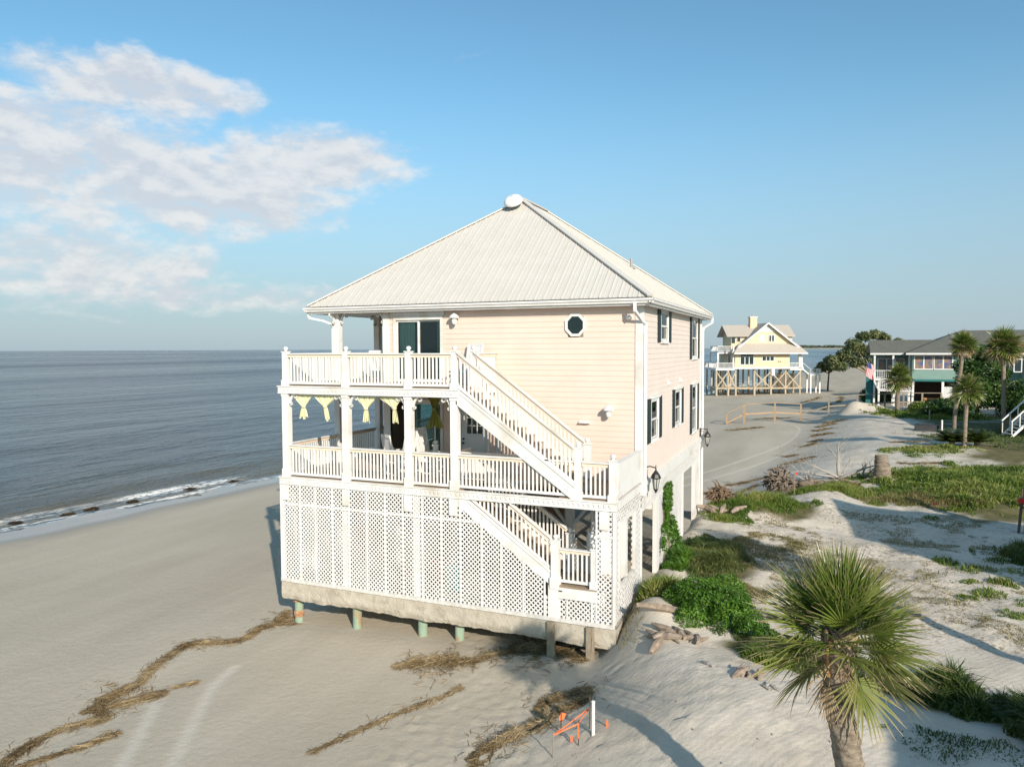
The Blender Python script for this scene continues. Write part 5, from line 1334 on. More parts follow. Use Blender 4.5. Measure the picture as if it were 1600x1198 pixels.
def near_palm():
    bx, by = 15.66, -7.95; bz = gz(bx, by)
    t = tag(empty('fan_palm', (bx, by, bz)), 'large fan palm in the right foreground, thick trunk and spiky green crown with dry tips', 'palm')
    L = lambda x, y, z: (x-bx, y-by, z-bz)
    pts = [L(bx+0.02, by, bz-0.4), L(15.62, -7.9, 0.9), L(15.53, -7.83, 1.8), L(15.40, -7.83, 2.6), L(15.36, -7.82, 3.25), L(15.40, -7.80, 3.55)]
    trunk_mesh(pts, 0.178, 0.150, t, nrad=40, rings=110, seed=3, rough=0.22)
    top = Vector(L(15.38, -7.81, 3.45)); r = random.Random(12)
    # bases of old leaves criss-crossing under the crown
    for i in range(34):
        a = i*2.399; zz = -0.50+0.018*i; o_ = Vector((math.cos(a), math.sin(a), 0)); s_ = Vector((-math.sin(a), math.cos(a), 0)); c = top+Vector((0, 0, zz)); rad = 0.14
        lean = r.uniform(-0.12, 0.12)
        p0 = c+o_*rad; m = MB()
        up = Vector((0, 0, 1))
        poly = [p0-s_*0.075, p0+s_*0.075, p0+s_*(0.02+lean)+up*0.20+o_*0.045, p0+s_*(-0.02+lean)+up*0.20+o_*0.045]
        m.prism(poly, o_*0.03); m.build('leaf_base', boot_m, t)
    # loose fibres
    V = []; Fq = []; T = []
    for i in range(1100):
        a = r.uniform(0, 6.283); zz = r.uniform(-2.4, 0.0) if r.random() < 0.25 else r.uniform(-0.85, -0.45); c = top+Vector((0.03*(-zz)*0.3, 0, zz))+Vector((math.cos(a), math.sin(a), 0))*0.165
        d = Vector((math.cos(a)*0.4+r.uniform(-.6, .6), math.sin(a)*0.4+r.uniform(-.6, .6), r.uniform(-0.9, 0.5)))*r.uniform(0.04, 0.11); n = len(V)
        V += [c, c+Vector((0, 0, 0.005)), c+d]; Fq.append((n, n+1, n+2)); T += [r.uniform(0.2, 0.9)]*3
    tinted('trunk_fibre', V, Fq, T, strawm, t)['kind'] = 'stuff'
    # fronds: a few shapes shared
    nf = 60
    for i in range(nf):
        q = i/(nf-1); a = i*2.399963+0.4
        pitch = R(86 - 88*q**1.1 + r.uniform(-8, 8)); roll = r.uniform(-0.5, 0.5)
        Rf = r.uniform(0.65, 0.77)*(1.0 if q < 0.4 else 1.04)
        if pitch < R(8) and math.cos(a-R(-92)) > 0.45: continue
        V, Fq, T = fan((0, 0, 0), 0, 0, 0, Rf, 21, R(52+46*q), 50+i, tipdry=0.6+0.4*q, base=0.24+0.24*q+(0.14 if i % 6 == 0 else 0), droop=0.05+0.36*q, wfac=0.62, pet=0.45)
        o = tinted('frond', V, Fq, T, palmm, t); o.location = top+Vector((0.05*math.cos(a), 0.05*math.sin(a), 0.10-0.28*q)); o.rotation_euler = (Matrix.Rotation(a, 3, 'Z') @ Matrix.Rotation(-pitch, 3, 'Y') @ Matrix.Rotation(roll, 3, 'X')).to_euler()
    # yellow-brown fans low on the left and right, and one dead fan hanging on the trunk
    for (a, pitch, roll, bs, lab) in ((R(-158), R(-6), 1.0, 0.42, 'yellowing frond with brown tips'), (R(-170), R(-16), 0.5, 0.50, 'yellowing frond with brown tips'), (R(-8), R(-26), -0.7, 0.52, 'orange brown drooping frond'), (R(6), R(-14), -0.4, 0.45, None), (R(-42), R(-46), 0.2, 0.50, 'orange brown drooping frond'), (R(-140), R(-25), 0.5, 0.6, None), (R(25), R(-32), -0.5, 0.5, None)):
        V, Fq, T = fan((0, 0, 0), 0, 0, 0, 0.74, 22, R(86), int(bs*1000)+int(a*10), tipdry=0.95, base=bs, droop=0.35, wfac=0.7)
        o = tinted('frond', V, Fq, T, palmm, t); o.location = top+Vector((0, 0, -0.16)); o.rotation_euler = (Matrix.Rotation(a, 3, 'Z') @ Matrix.Rotation(-pitch, 3, 'Y') @ Matrix.Rotation(roll, 3, 'X')).to_euler()
        if lab: o['label'] = lab
    V, Fq, T = fan((0, 0, 0), 0, 0, 0, 0.50, 22, R(30), 77, tipdry=1, base=0.86, droop=0.05, wfac=1.6)
    o = tinted('frond', V, Fq, [min(1, q+0.05) for q in T], palmm, t); o['label'] = 'dead straw coloured frond hanging down the trunk'
    o.location = top+Vector((-0.10, -0.17, -0.30)); o.rotation_euler = (Matrix.Rotation(R(-112), 3, 'Z') @ Matrix.Rotation(R(86), 3, 'Y')).to_euler()
    o2 = MB().tube([top+Vector((-0.08, -0.12, 0.02)), top+Vector((-0.14, -0.22, -0.12)), top+Vector((-0.13, -0.20, -0.45))], [0.018, 0.015, 0.012], 6); o2.build('dead_petiole', mat('orange_petiole', (0.50, 0.23, 0.07), 0.6), t)
    # stray dry ribbons in the skirt
    for i in range(30):
        a = r.uniform(0, 6.283); V, Fq, T = fan((0, 0, 0), a, R(r.uniform(-75, -20)), r.uniform(-1, 1), r.uniform(0.35, 0.6), 5, R(22), 300+i, 1, 0.85, 0.4, wfac=0.45)
        tinted('dry_leaf_ribbon', [v+top+Vector((0, 0, -0.2)) for v in V], Fq, [min(1, q) for q in T], palmm, t)
near_palm()

def far_palm(label, x, y, h, rc, lean=(0, 0), seed=0, nf=44, r0=0.17, skirt=0.3, group=None, name='fan_palm', dry=0.25):
    z = gz(x, y); t = tag(empty(name, (x, y, z)), label, 'palm', group)
    lx, ly = lean
    trunk_mesh([(0, 0, -0.3), (lx*0.25, ly*0.25, h*0.35), (lx*0.7, ly*0.7, h*0.7), (lx, ly, h)], r0*1.08, r0*0.85, t, nrad=12, rings=30, seed=seed)
    V = []; Fq = []; T = []; r = random.Random(seed)
    nf = int(nf*1.6)
    for i in range(nf):
        q = i/(nf-1); a = i*2.399963; pitch = R(84-130*q+r.uniform(-10, 10)); dead = r.random() < (skirt if q > 0.72 else dry*0.3)
        v, f, tt = fan((lx, ly, h+0.1-0.2*q), a, pitch, r.uniform(-.7, .7), rc*r.uniform(0.46, 0.62), 15, R(75+35*q), seed*100+i, 0.25+0.4*q, 0.88 if dead else 0.08+0.30*q*r.random()+(0.15 if r.random() < dry else 0), 0.2+0.35*q, simple=True, wfac=0.8)
        n = len(V); V += v; Fq += [tuple(n+k for k in ff) for ff in f]; T += [min(1, k) for k in tt]
    tinted('crown', V, Fq, T, palmm, t)
    m = MB()
    for i in range(14):
        a = i*2.399; c = Vector((lx, ly, h-0.5+0.035*i)); o_ = Vector((math.cos(a), math.sin(a), 0)); s_ = Vector((-math.sin(a), math.cos(a), 0)); p = c+o_*r0*0.8
        m.prism([p-s_*0.07, p+s_*0.07, p+o_*0.08+Vector((0, 0, 0.25))], o_*0.04)
    m.build('leaf_bases', boot_m, t)
    return t
far_palm('tall slim palm leaning slightly, left one of the two tall palms before the green house', 25.8, 53.3, 7.1, 1.45, (0.55, 0.1), 1)
far_palm('tallest palm with a full crown of green and brown fans, right of the leaning palm', 29.4, 53.6, 6.9, 1.9, (-0.15, 0.0), 2, nf=60, skirt=0.6, dry=0.45)
far_palm('short palm with straight pale trunk standing by the cycads', 24.0, 37.4, 3.7, 1.3, (0.1, 0.05), 3, nf=36, skirt=0.1, r0=0.14)
far_palm('short palm with broad crown before the white balcony of the green house', 23.2, 71.7, 3.5, 2.0, (0.1, 0), 4, nf=44, r0=0.22)
far_palm('palm whose fronds reach in at the right edge of the view', 28.6, 36.2, 4.3, 1.5, (0.1, 0), 6, nf=34)
# palms that stand outside the view and throw their shadows into it
far_palm('tall palm on the lot to the right, outside the view', 22.9, -2.5, 6.3, 1.7, (0.2, 0.1), 7)

def trunk_branches(mb, base, ends, r0, rnd):
    for e in ends:
        b = Vector(base); e = Vector(e); mid = b.lerp(e, 0.5)+Vector((rnd.uniform(-.3, .3), rnd.uniform(-.3, .3), rnd.uniform(0, .4)))*((e-b).length*0.2)
        mb.tube([b, mid, e], [r0, r0*0.6, r0*0.2], 6)
def tree(name, label, x, y, h0, blobs, n, size, m, seed=0, r0=0.25, lean=(0, 0), group=None, squash=0.75, shell=0.35, bark=None):
    z = gz(x, y); t = tag(empty(name, (x, y, z)), label, 'tree', group); rnd = random.Random(seed)
    mb = MB(); f = (lean[0], lean[1], h0)
    mb.tube([(0, 0, -0.3), (lean[0]*0.4, lean[1]*0.4, h0*0.5), f], [r0, r0*0.8, r0*0.65], 8)
    trunk_branches(mb, f, [b[:3] for b in blobs], r0*0.5, rnd)
    mb.build('trunk', bark or greywood, t)
    V, Fc, ti = leaf_cloud(blobs, n, size, seed, squash, shell); fastmesh('crown', V, Fc, m, t, ti)
    return t
# local frames that face the viewer: x right, y away
YAW = R(22.67)
def fr(px, py, ox, oy):
    c, s = math.cos(YAW), math.sin(YAW); return px*c-py*s+ox, px*s+py*c+oy
# wind-shaped oak on the beach: main tree and its small neighbour
t = tree('live_oak', 'spreading wind shaped oak on the beach between yellow and green houses', 24.0, 129.5, 3.2,
     [(-4.6, 0, 6.4, 1.6), (-2.9, 0.5, 8.4, 1.6), (-1.2, 0.3, 9.9, 1.4), (0.6, 0, 10.2, 1.3), (2.6, 0.6, 9.6, 1.4), (3.9, 0, 7.6, 1.4), (0.8, -0.5, 7.2, 1.7), (-2.9, -0.6, 5.2, 1.3), (-5.4, 0, 4.6, 1.4), (-6.6, 0.2, 5.6, 1.0), (-1.0, 1, 7.2, 1.7), (5.0, 0, 8.8, 1.0), (-0.3, 0, 5.2, 1.2), (-3.8, 0, 7.3, 1.3), (1.8, 0, 5.6, 1.3)], 17000, 0.24, oakm, 21, 0.42, (-0.3, 0), shell=0.15, squash=0.72)
t.rotation_euler = (0, 0, YAW)
t = tree('small_oak', 'small flat topped oak with a dark bare trunk left of the spreading oak', 17.05, 138.5, 3.4,
     [(-0.6, 0, 4.9, 1.5), (0.8, 0, 5.9, 1.7), (1.9, 0, 5.0, 1.5), (-1.7, 0, 4.2, 1.1), (0.3, 0.3, 4.6, 1.2)], 6000, 0.30, oakm, 22, 0.20, (0.2, 0), shell=0.25, squash=0.6, bark=mat('dark_bark', (0.05, 0.035, 0.025), 0.9))
t.rotation_euler = (0, 0, YAW)
tree('dense_tree', 'dense dark green tree between the two tall palms before the green house', 30.0, 68.0, 1.6, [(0, 0, 2.4, 2.2), (0.5, 0.3, 4.6, 1.9), (-0.9, 0, 5.0, 1.4), (1.6, 0.4, 4.4, 1.4), (0.2, 0, 6.3, 1.3), (-0.5, 0, 3.4, 1.9), (1.9, 0, 2.6, 1.7)], 18000, 0.16, bushm, 23, 0.2)
gb = [('bushy green shrub left of the dense tree, below the picture windows', 27.0, 66.0, [(0, 0, 0.9, 1.3), (1.2, 0.3, 1.2, 1.3), (-1.2, 0, 0.7, 1.0)], 31),
      ('dark rounded shrub right of the dense tree in front of the green house', 33.2, 66.5, [(0, 0, 1.6, 1.8), (1.6, 0.4, 2.2, 1.8), (-0.9, 0, 1.2, 1.4), (0.4, 0, 3.0, 1.1)], 32),
      ('low yellow green shrub along the handrail', 25.0, 69.5, [(0, 0, 0.5, 1.0), (1.2, 0.2, 0.6, 1.1), (2.3, 0.2, 0.7, 1.0)], 33),
      ('tall shrub against the green house near its right side', 35.6, 70.0, [(0, 0, 1.6, 1.6), (0.6, 0, 2.8, 1.4), (1.8, 0, 2.0, 1.6)], 34),
      ('small round shrub under the balcony post of the green house, left end', 21.6, 86.0, [(0, 0, 0.8, 1.5), (1.3, 0.2, 0.9, 1.2)], 35)]
for lab, x, y, bl, sd in gb:
    z = gz(x, y); shrub('shrub', lab, 'shrub', [(x+b[0], y+b[1], b[2], b[3]) for b in bl], 7000, 0.13, bushm if sd != 33 else grassm, sd, 'shrubs before the green house')
# woods behind the green house
def wood(label, x, y, r, seed): 
    t = tree('background_tree', label, x, y, 4, [(0, 0, 6, r), (r*0.8, 0, 5.2, r*0.8), (-r*0.8, 0, 5.4, r*0.8), (0.3*r, 0, 8, r*0.6)], 3500, 0.35, bushm, seed, 0.3, group='trees behind the green house')
wood('treetop showing over the left roof ridge of the green house', 33.5, 112, 2.6, 41); wood('treetop behind the green house beside the leaning palm', 44, 118, 2.8, 42); wood('tree behind the right end of the green house', 52, 104, 3.2, 43)
# cycads: stiff arching feather leaves
def cycad(label, x, y, rad, seed, n=130):
    t = tag(empty('cycad', (x, y, gz(x, y))), label, 'cycad', 'cycads at the foot of the short palm'); r = random.Random(seed); V = []; Fq = []; T = []
    for i in range(n):
        a = r.uniform(0, 6.283); p = R(r.uniform(5, 80)); L_ = 1.25*rad*r.uniform(0.8, 1.1); o_ = Vector((math.cos(a), math.sin(a), 0)); s_ = Vector((-math.sin(a), math.cos(a), 0)); prev = None; tb = 0.5+0.3*r.random() if r.random() < 0.15 else 0.1+0.3*r.random()
        for k in range(7):
            q = k/6; c = o_*(math.cos(p)*q*L_)+Vector((0, 0, 0.25+math.sin(p)*q*L_*(1.15-0.45*q))); 
            if k:
                for sg in (-1, 1):
                    for e in range(3):
                        cc = prev.lerp(c, e/3); w = 0.26*rad*math.sin(min(1, 0.25+q)*2.6)+0.04; n0 = len(V)
                        V += [cc, cc+o_*0.10, cc+s_*sg*w+o_*0.12+Vector((0, 0, 0.04))]; Fq.append((n0, n0+1, n0+2)); T += [tb, tb, min(1, tb+0.15)]
            prev = c
    tinted('foliage', V, Fq, T, palmm, t)
    MB().tube([(0, 0, -0.1), (0, 0, 0.35)], [0.2, 0.17], 10).build('trunk', boot_m, t)
cycad('cycad bush with golden brown lower leaves, left of the short palm trunk', 23.4, 38.0, 1.05, 1)
cycad('green cycad bush directly right of the short palm trunk', 24.9, 38.4, 1.0, 2)

# ------------------------------------------------------------------ wrack: dry reeds left by the tide
def wrack(label, pts, width, height, n, seed=0, cat='seaweed wrack', align=0.75, ln=0.32, w=0.012, group='tide wrack on the sand', name='reed_wrack', z0=0.0, green=0.0):
    r = np.random.default_rng(seed+900); P = np.array(spline(pts, 12)); m = len(P); i = r.random(n)*(m-1.001); k = i.astype(int); f = (i-k)[:, None]
    c = P[k]*(1-f)+P[k+1]*f; d = P[k+1]-P[k]; d /= np.linalg.norm(d, axis=1)[:, None]+1e-9
    q = i/(m-1); wl = width*(0.35+0.65*np.sin(np.pi*np.clip(q, 0.04, 0.96)))*(0.25+2.6*np.abs(fbm(q*11+seed, 0*q, 3)))
    off = r.normal(size=n)*np.where((r.random(n) < 0.22) & (cat != 'wet wrack'), 2.0, 0.42); side = np.stack([-d[:, 1], d[:, 0]], -1); xy = c+side*(off*wl)[:, None]
    a = np.arctan2(d[:, 1], d[:, 0]) + r.normal(size=n)*(1.6*(1-align)+0.25) + 0.5*fbm(q*14, 0*q+seed, 2)
    L_ = ln*(0.4+0.9*r.random(n)); dr = np.stack([np.cos(a), np.sin(a)], -1)*L_[:, None]/2
    hz = height*np.exp(-off**2*2.2)*(0.25+0.75*r.random(n))*(wl/width)
    za = ground(xy[:, 0], xy[:, 1]) + z0 + hz + 0.006; tilt = r.normal(size=n)*0.28*L_*np.clip(hz/0.08, 0.15, 1)
    A = np.concatenate([xy-dr, (za-tilt/2)[:, None]], 1); Bq = np.concatenate([xy+dr, (za+tilt/2)[:, None]], 1)
    C_ = (A+Bq)/2; C_[:, 2] += 0.02*r.random(n)
    s = np.stack([-np.sin(a), np.cos(a), 0.5*r.normal(size=n)], -1)*w/2
    V = np.stack([A-s*0.5, A+s*0.5, C_+s, C_-s, Bq-s*0.3, Bq+s*0.3], 1)
    Fc = (np.array([[0, 1, 2, 3], [3, 2, 5, 4]])[None]+6*np.arange(n)[:, None, None]).reshape(-1, 4)
    tn = np.clip(0.45+0.55*fbm(xy[:, 0]*2.5, xy[:, 1]*2.5, 3)+0.55*(r.random(n)-0.5) + 0.25*(hz/max(height, .01)-0.5), 0, 1)
    o = fastmesh(name, V, Fc, wetstraw if cat == 'wet wrack' else strawm, None, np.repeat(tn, 6)); tag(o, label, cat, group); return o
wrack('long winding band of dry reeds left of the house, thickest at its bend', [(-0.2, -8.4), (-0.5, -7.2), (-0.2, -6.4), (0.0, -6.2), (-0.8, -5.6), (-0.75, -4.7), (-1.25, -3.7), (-1.55, -2.6), (-1.5, -2.1), (-0.7, -1.7), (-0.35, -1.2), (-0.5, -0.3), (0.2, 0.2)], 0.19, 0.07, 9000, 1)
wrack('short curled reed strand beside the long winding band', [(-0.7, -6.1), (-0.05, -5.3), (0.1, -4.9), (0.3, -4.8)], 0.16, 0.05, 2000, 2)
wrack('thin reed strand in the lower left corner', [(0.2, -8.2), (0.7, -7.3), (0.95, -6.6)], 0.10, 0.04, 900, 3)
wrack('small tuft of reeds between the tyre tracks and the long band', [(0.3, -4.4), (0.6, -4.0)], 0.10, 0.03, 200, 4)
wrack('reeds caught behind the left end of the slab', [(-0.7, 1.0), (-0.35, 0.2), (-0.1, 0.6)], 0.25, 0.10, 1200, 5)
wrack('heaped mat of dry reeds in front of the foundation piles', [(5.15, -1.75), (5.6, -1.35), (6.3, -1.15), (7.0, -0.9)], 0.30, 0.16, 4200, 6, align=0.45, z0=0.01)
wrack('thin reed strand running down the sand below the heaped mat', [(5.7, -5.9), (6.0, -5.1), (6.4, -4.2), (6.9, -3.3), (7.2, -2.7), (7.25, -2.3)], 0.08, 0.03, 1100, 7)
wrack('dark reeds packed under the slab edge by the timber stakes', [(7.0, -0.6), (7.7, 0.1), (8.3, 0.5), (9.0, 0.3), (9.7, -0.1)], 0.42, 0.12, 6000, 8, align=0.4)
wrack('curved bundle of reeds reaching toward the orange taped stakes', [(9.2, -5.6), (9.05, -4.9), (9.5, -4.0), (9.9, -3.6), (9.8, -3.2)], 0.19, 0.10, 4000, 9)
wrack('loose nest of reeds above the taped stakes', [(9.8, -3.2), (9.5, -2.7), (9.9, -2.2), (10.3, -2.1), (10.5, -2.6), (10.0, -3.0)], 0.20, 0.08, 2600, 10, align=0.5)
wrack('brown litter of twigs and reeds around the bleached branches', [(14.4, 21.0), (15.8, 21.4), (17.0, 21.8)], 0.9, 0.20, 6000, 11, align=0.2, w=0.03)
far = [((9.4, 23.2), (10.3, 25.0), .25), ((10.3, 26.2), (11.6, 27.5), .35), ((11.6, 27.6), (12.9, 28.6), .40), ((11.0, 22.6), (12.1, 25.0), .2), ((12.4, 31.8), (13.1, 32.6), .3), ((13.0, 34.0), (14.4, 34.6), .4), ((13.0, 38.5), (13.7, 39.6), .55), ((14.0, 35.6), (15.0, 36.0), .3),
       ((14.0, 44), (15.0, 46), .5), ((14.6, 47), (15.4, 48), .4), ((14.8, 51.5), (16.2, 52), .5), ((15.0, 56), (16.0, 57), .5), ((15.2, 60), (16.6, 61), .4), ((16.0, 63.0), (17.6, 64), .5), ((17.6, 26.4), (20.5, 27.6), .35), ((19.6, 31.5), (22.5, 32.5), .4), ((20.5, 36.0), (22.0, 37.5), .5), ((20.0, 41), (22.5, 42), .6),
       ((7.0, 57), (10.0, 60), .4), ((8.6, 70), (12.0, 72), .4), ((13.6, 104), (15.5, 118), .6), ((16.0, 86), (17.0, 98), .5), ((18.0, 100), (19.0, 120), .7)]
for i, (a, b, w_) in enumerate(far):
    mid = ((a[0]+b[0])/2+0.2, (a[1]+b[1])/2-0.2)
    wrack(ORD[i] + ' brown wrack clump of the drift line, counting outward from the house', [a, mid, b], w_*0.8, 0.06, 800, 60+i, align=0.6, w=0.02 if a[1] < 50 else 0.04, ln=0.3 if a[1] < 50 else 0.6, group='far wrack clumps along the drift line')
# wrack lying in the wash
for i, (x, y, l_) in enumerate(((-23.6, 7.2, .9), (-22.9, 9.6, 1.3), (-22.9, 11.0, 1.5), (-22.5, 13.4, 1.0), (-22.4, 17.6, 1.8), (-21.8, 20.8, 1.2), (-21.4, 26.2, 2.2))):
    wrack(ORD[i] + ' dark wrack clump from the left in the wash at the water edge', [(x-0.05, y-l_*0.16), (x+0.05, y), (x+0.1, y+l_*0.18)], 0.16, 0.06, 500, 90+i, cat='wet wrack', w=0.035, z0=max(0, SEA-gz(x, y)), group='dark wrack in the wash')

# ------------------------------------------------------------------ driftwood, stump, root plates
bleach = mat('bleached_wood', (0.30, 0.27, 0.24), 0.8, (0.44, 0.41, 0.37), 7, 0.4, 30, stretch=(3, 3, 1))
rootm = mat('root_wood', (0.13, 0.10, 0.075), 0.9, (0.29, 0.235, 0.18), 6, 0.6, 30)
def branch(mb, p, d, L_, r, rnd, depth=0, curve=0.35):
    pts = [p]; rad = [r]; n = 6
    for i in range(n):
        d = (d+Vector((rnd.uniform(-1, 1), rnd.uniform(-1, 1), rnd.uniform(-1, 1)))*curve/3).normalized(); p = p+d*L_/n; pts.append(p); rad.append(max(r*(1-0.85*(i+1)/n), 0.006))
        if depth < 2 and i in (2, 4) : branch(mb, p, (d+Vector((rnd.uniform(-1, 1), rnd.uniform(-1, 1), rnd.uniform(-.4, .9)))*0.8).normalized(), L_*0.5, rad[-1]*0.7, rnd, depth+1, curve)
    mb.tube(pts, rad, 6)
def driftwood(label, x, y, dirs, seed, r=0.09, m=bleach, name='driftwood'):
    t = tag(empty(name, (x, y, gz(x, y))), label, 'driftwood'); rnd = random.Random(seed)
    for d, L_, rr in dirs:
        mb = MB(); branch(mb, Vector((rnd.uniform(-.1, .1), rnd.uniform(-.1, .1), 0.05)), Vector(d).normalized(), L_, rr, rnd); mb.build('branch', m, t, smooth=True)
    return t
driftwood('bleached grey driftwood tree lying with crooked upright branches beside the stump', 16.2, 23.8, [((-0.4, 0, 1.5), 1.9, .10), ((-0.15, 0.1, 1.2), 1.7, .09), ((-1.5, -0.5, 0.9), 2.2, .08), ((1, 0, .35), 2.4, .09), ((-1, -.6, .25), 2.8, .07), ((0.9, 0.5, 1.1), 1.3, .06)], 5)
driftwood('thin bare bleached branches arching low behind the big root ball', 14.8, 22.6, [((-1, 0.2, 0.9), 2.0, .035), ((-0.5, .3, 1.1), 1.8, .03), ((0.5, 0, 0.9), 1.5, .035), ((-1, -0.4, 0.4), 2.0, .04)], 6)
driftwood('forked bleached log lying right of the upright branches', 17.3, 24.0, [((0.3, 0, 1.0), 0.9, .08), ((0.9, -0.2, 0.5), 1.2, .08), ((1, -0.5, 0.15), 1.1, .10)], 7)
def root_ball(label, x, y, n, size, seed, axis=(-0.5, -0.7, 0.3), m=rootm):
    t = tag(empty('root_ball', (x, y, gz(x, y))), label, 'root ball'); r = random.Random(seed); ax = Vector(axis).normalized(); c = Vector((0, 0, size*0.4))
    mb = MB().tube([c-ax*size*0.9, c, c+ax*0.15], [size*0.28, size*0.36, size*0.42], 12); mb.build('trunk', m, t, smooth=True)
    for i in range(n):
        d = Vector((r.gauss(0, 1), r.gauss(0, 1), r.gauss(0, 0.8))).normalized(); d = (d+ax*0.5).normalized()
        if d.z < -0.3: d.z *= -0.3
        p = c+d*size*0.25; pts = [p]; rad = [size*0.06*r.uniform(.6, 1.3)]
        for k in range(4): d = (d+Vector((r.uniform(-.8, .8), r.uniform(-.8, .8), r.uniform(-.8, .4)))).normalized(); p = p+d*size*0.13; pts.append(p); rad.append(rad[0]*(0.8-0.19*k))
        MB().tube(pts, rad, 5).build('root', m, t)
root_ball('large brown upturned root ball with splayed roots at the end of the grassy ridge', 13.5, 19.3, 150, 1.2, 1)
root_ball('second root mass, fallen trunk end right of the large root ball', 14.8, 19.8, 30, 0.55, 2, (0.8, 0.3, 0.1))
root_ball('dark root plate against the far corner of the house', 11.25, 14.8, 90, 0.95, 3, (0, -1, 0.2), mat('dark_root', (0.12, 0.075, 0.045), 0.9, (0.28, 0.20, 0.13), 6, 0.6, 30))
def stump(x, y):
    t = tag(empty('palm_stump', (x, y, gz(x, y))), 'thick sawn palm stump standing on flared roots at the grass edge', 'stump')
    o = trunk_mesh([(0, 0, -0.25), (0.0, 0, 0.4), (-0.02, 0, 0.9), (-0.03, 0, 1.25)], 0.43, 0.28, t, nrad=24, rings=24, seed=9, rough=0.22)
    for i in range(9):
        a = i*0.7+0.2; MB().tube([(0.22*math.cos(a), 0.22*math.sin(a), 0.28), (0.45*math.cos(a), 0.45*math.sin(a), 0.06), (0.8*math.cos(a+.2), 0.8*math.sin(a+.2), -0.03)], [0.11, 0.08, 0.03], 6).build('root', trunk_m, t)
    MB().tube([(-0.03, 0, 1.245), (-0.03, 0, 1.262)], [0.275, 0.265], 20).build('cut_face', mat('cut_wood', (0.42, 0.33, 0.22), 0.9, (0.3, 0.22, 0.14), 12), t)
stump(18.15, 23.0)
def rubble(label, name, cat, x, y, n, spread, size, seed, m=rootm, long=2.5):
    t = tag(empty(name, (x, y, gz(x, y))), label, cat); r = random.Random(seed); z = gz(x, y)
    for i in range(n):
        dx, dy = r.gauss(0, spread), r.gauss(0, spread*0.45); a = r.uniform(0, 3.14); s = size*r.uniform(0.5, 1.3); zz = gz(x+dx, y+dy)-z
        d = Vector((math.cos(a), math.sin(a), r.uniform(-.2, .5)))*s*long/2; c = Vector((dx, dy, zz+s*0.3))
        MB().tube([c-d, c-d*0.3+Vector((0, 0, s*0.1)), c+d*0.4, c+d], [s*0.18, s*0.32, s*0.27, s*0.08], 7).build('wood_piece', m, t, smooth=False)
    return t
dead = mat('dead_wood', (0.22, 0.165, 0.12), 0.9, (0.40, 0.32, 0.25), 7, 0.6, 30)
rubble('broken pinkish brown driftwood pieces below the vine mound', 'driftwood_pile', 'driftwood', 11.95, -0.75, 14, 0.35, 0.24, 1, dead)
rubble('chunk of splintered driftwood on the open dune sand', 'driftwood_chunk', 'driftwood', 13.75, -2.35, 6, 0.13, 0.22, 2, dead)
rubble('small bits of pale wood in a row on the dune sand', 'driftwood_bits', 'driftwood', 14.25, -2.85, 5, 0.16, 0.10, 3, bleach)
rubble('single small bleached chip left of the splintered chunk', 'driftwood_chip', 'driftwood', 13.15, -2.15, 2, 0.08, 0.12, 4, bleach)
rubble('tangle of dead roots heaped at the far corner of the house', 'driftwood_pile', 'driftwood', 11.5, 13.2, 12, 0.35, 0.28, 5, dead)
rubble('half buried plank by the grass at the right corner of the lattice', 'plank', 'driftwood', 11.7, 0.1, 1, 0.05, 0.28, 8, dead, 5)
sh = MB(); r_ = random.Random(3)
for i in range(60):
    x, y = r_.uniform(9, 15.5), r_.uniform(-7, -1.5); s = r_.uniform(0.012, 0.03); z = gz(x, y); sh.tube([(x, y, z-0.01), (x+s*.4, y, z+s*0.4), (x+s, y, z+s*0.3)], [s*0.6, s*0.8, s*0.2], 5)
tag(sh.build('shell_fragments', bleach, kind='stuff'), 'tiny shell and wood fragments strewn over the dune sand', 'shells')

# nest marker stakes with orange tape
st = tag(empty('marker_stakes', (10.9, -4.4, gz(10.9, -4.4))), 'four thin stakes joined by orange flagging tape on the sand', 'marker stakes')
def rel(x, y, h): return (x-10.9, y+4.4, gz(x, y)-gz(10.9, -4.4)+h)
SK = [(10.55, -4.95, 0.50, greywood), (10.95, -4.62, 0.50, darkstake), (11.0, -4.05, 0.66, darkstake), (10.45, -4.2, 0.48, darkstake)]
for x, y, h, m_ in SK: MB().tube([rel(x, y, -0.1), rel(x+0.01, y, h)], 0.012, 6).build('stake', m_, st)
for a, b in ((0, 1), (0, 2), (1, 2)):
    MB().bar(rel(SK[a][0], SK[a][1], SK[a][2]-0.06), rel(SK[b][0], SK[b][1], SK[b][2]-(0.06 if b != 2 else 0.25)), 0.006, 0.025).build('tape', orange_tape, st)
MB().bar(rel(10.95, -4.63, 0.46), rel(10.96, -4.64, 0.16), 0.03, 0.006).build('tape', orange_tape, st)
MB().prism([rel(10.45, -4.2, 0.48), rel(10.55, -4.15, 0.41), rel(10.46, -4.2, 0.24), rel(10.42, -4.22, 0.36)], (0, 0.008, 0)).build('flag', orange_tape, st)
wp = MB().tube([(0, 0, -0.2), (0, 0, 0.66)], 0.034, 12); wp.tube([(0, 0, 0.661), (0, 0, 0.675)], [0.042, 0.03], 12)
o = wp.build('marker_pole', white); o.location = (11.15, -4.3, gz(11.15, -4.3)); tag(o, 'short white plastic pole standing beside the orange taped stakes', 'pole')
for (x, y, lab) in ((11.35, -4.1, 'tiny orange flag on the sand right of the white pole'), (10.75, -4.5, 'tiny orange flag between the taped stakes')):
    o = MB().prism([(0, 0, 0), (0.05, 0, 0.02), (0.04, 0, 0.16), (0.0, 0, 0.14)], (0, 0.006, 0)).build('survey_flag', orange_tape); o.location = (x, y, gz(x, y)); tag(o, lab, 'flag')
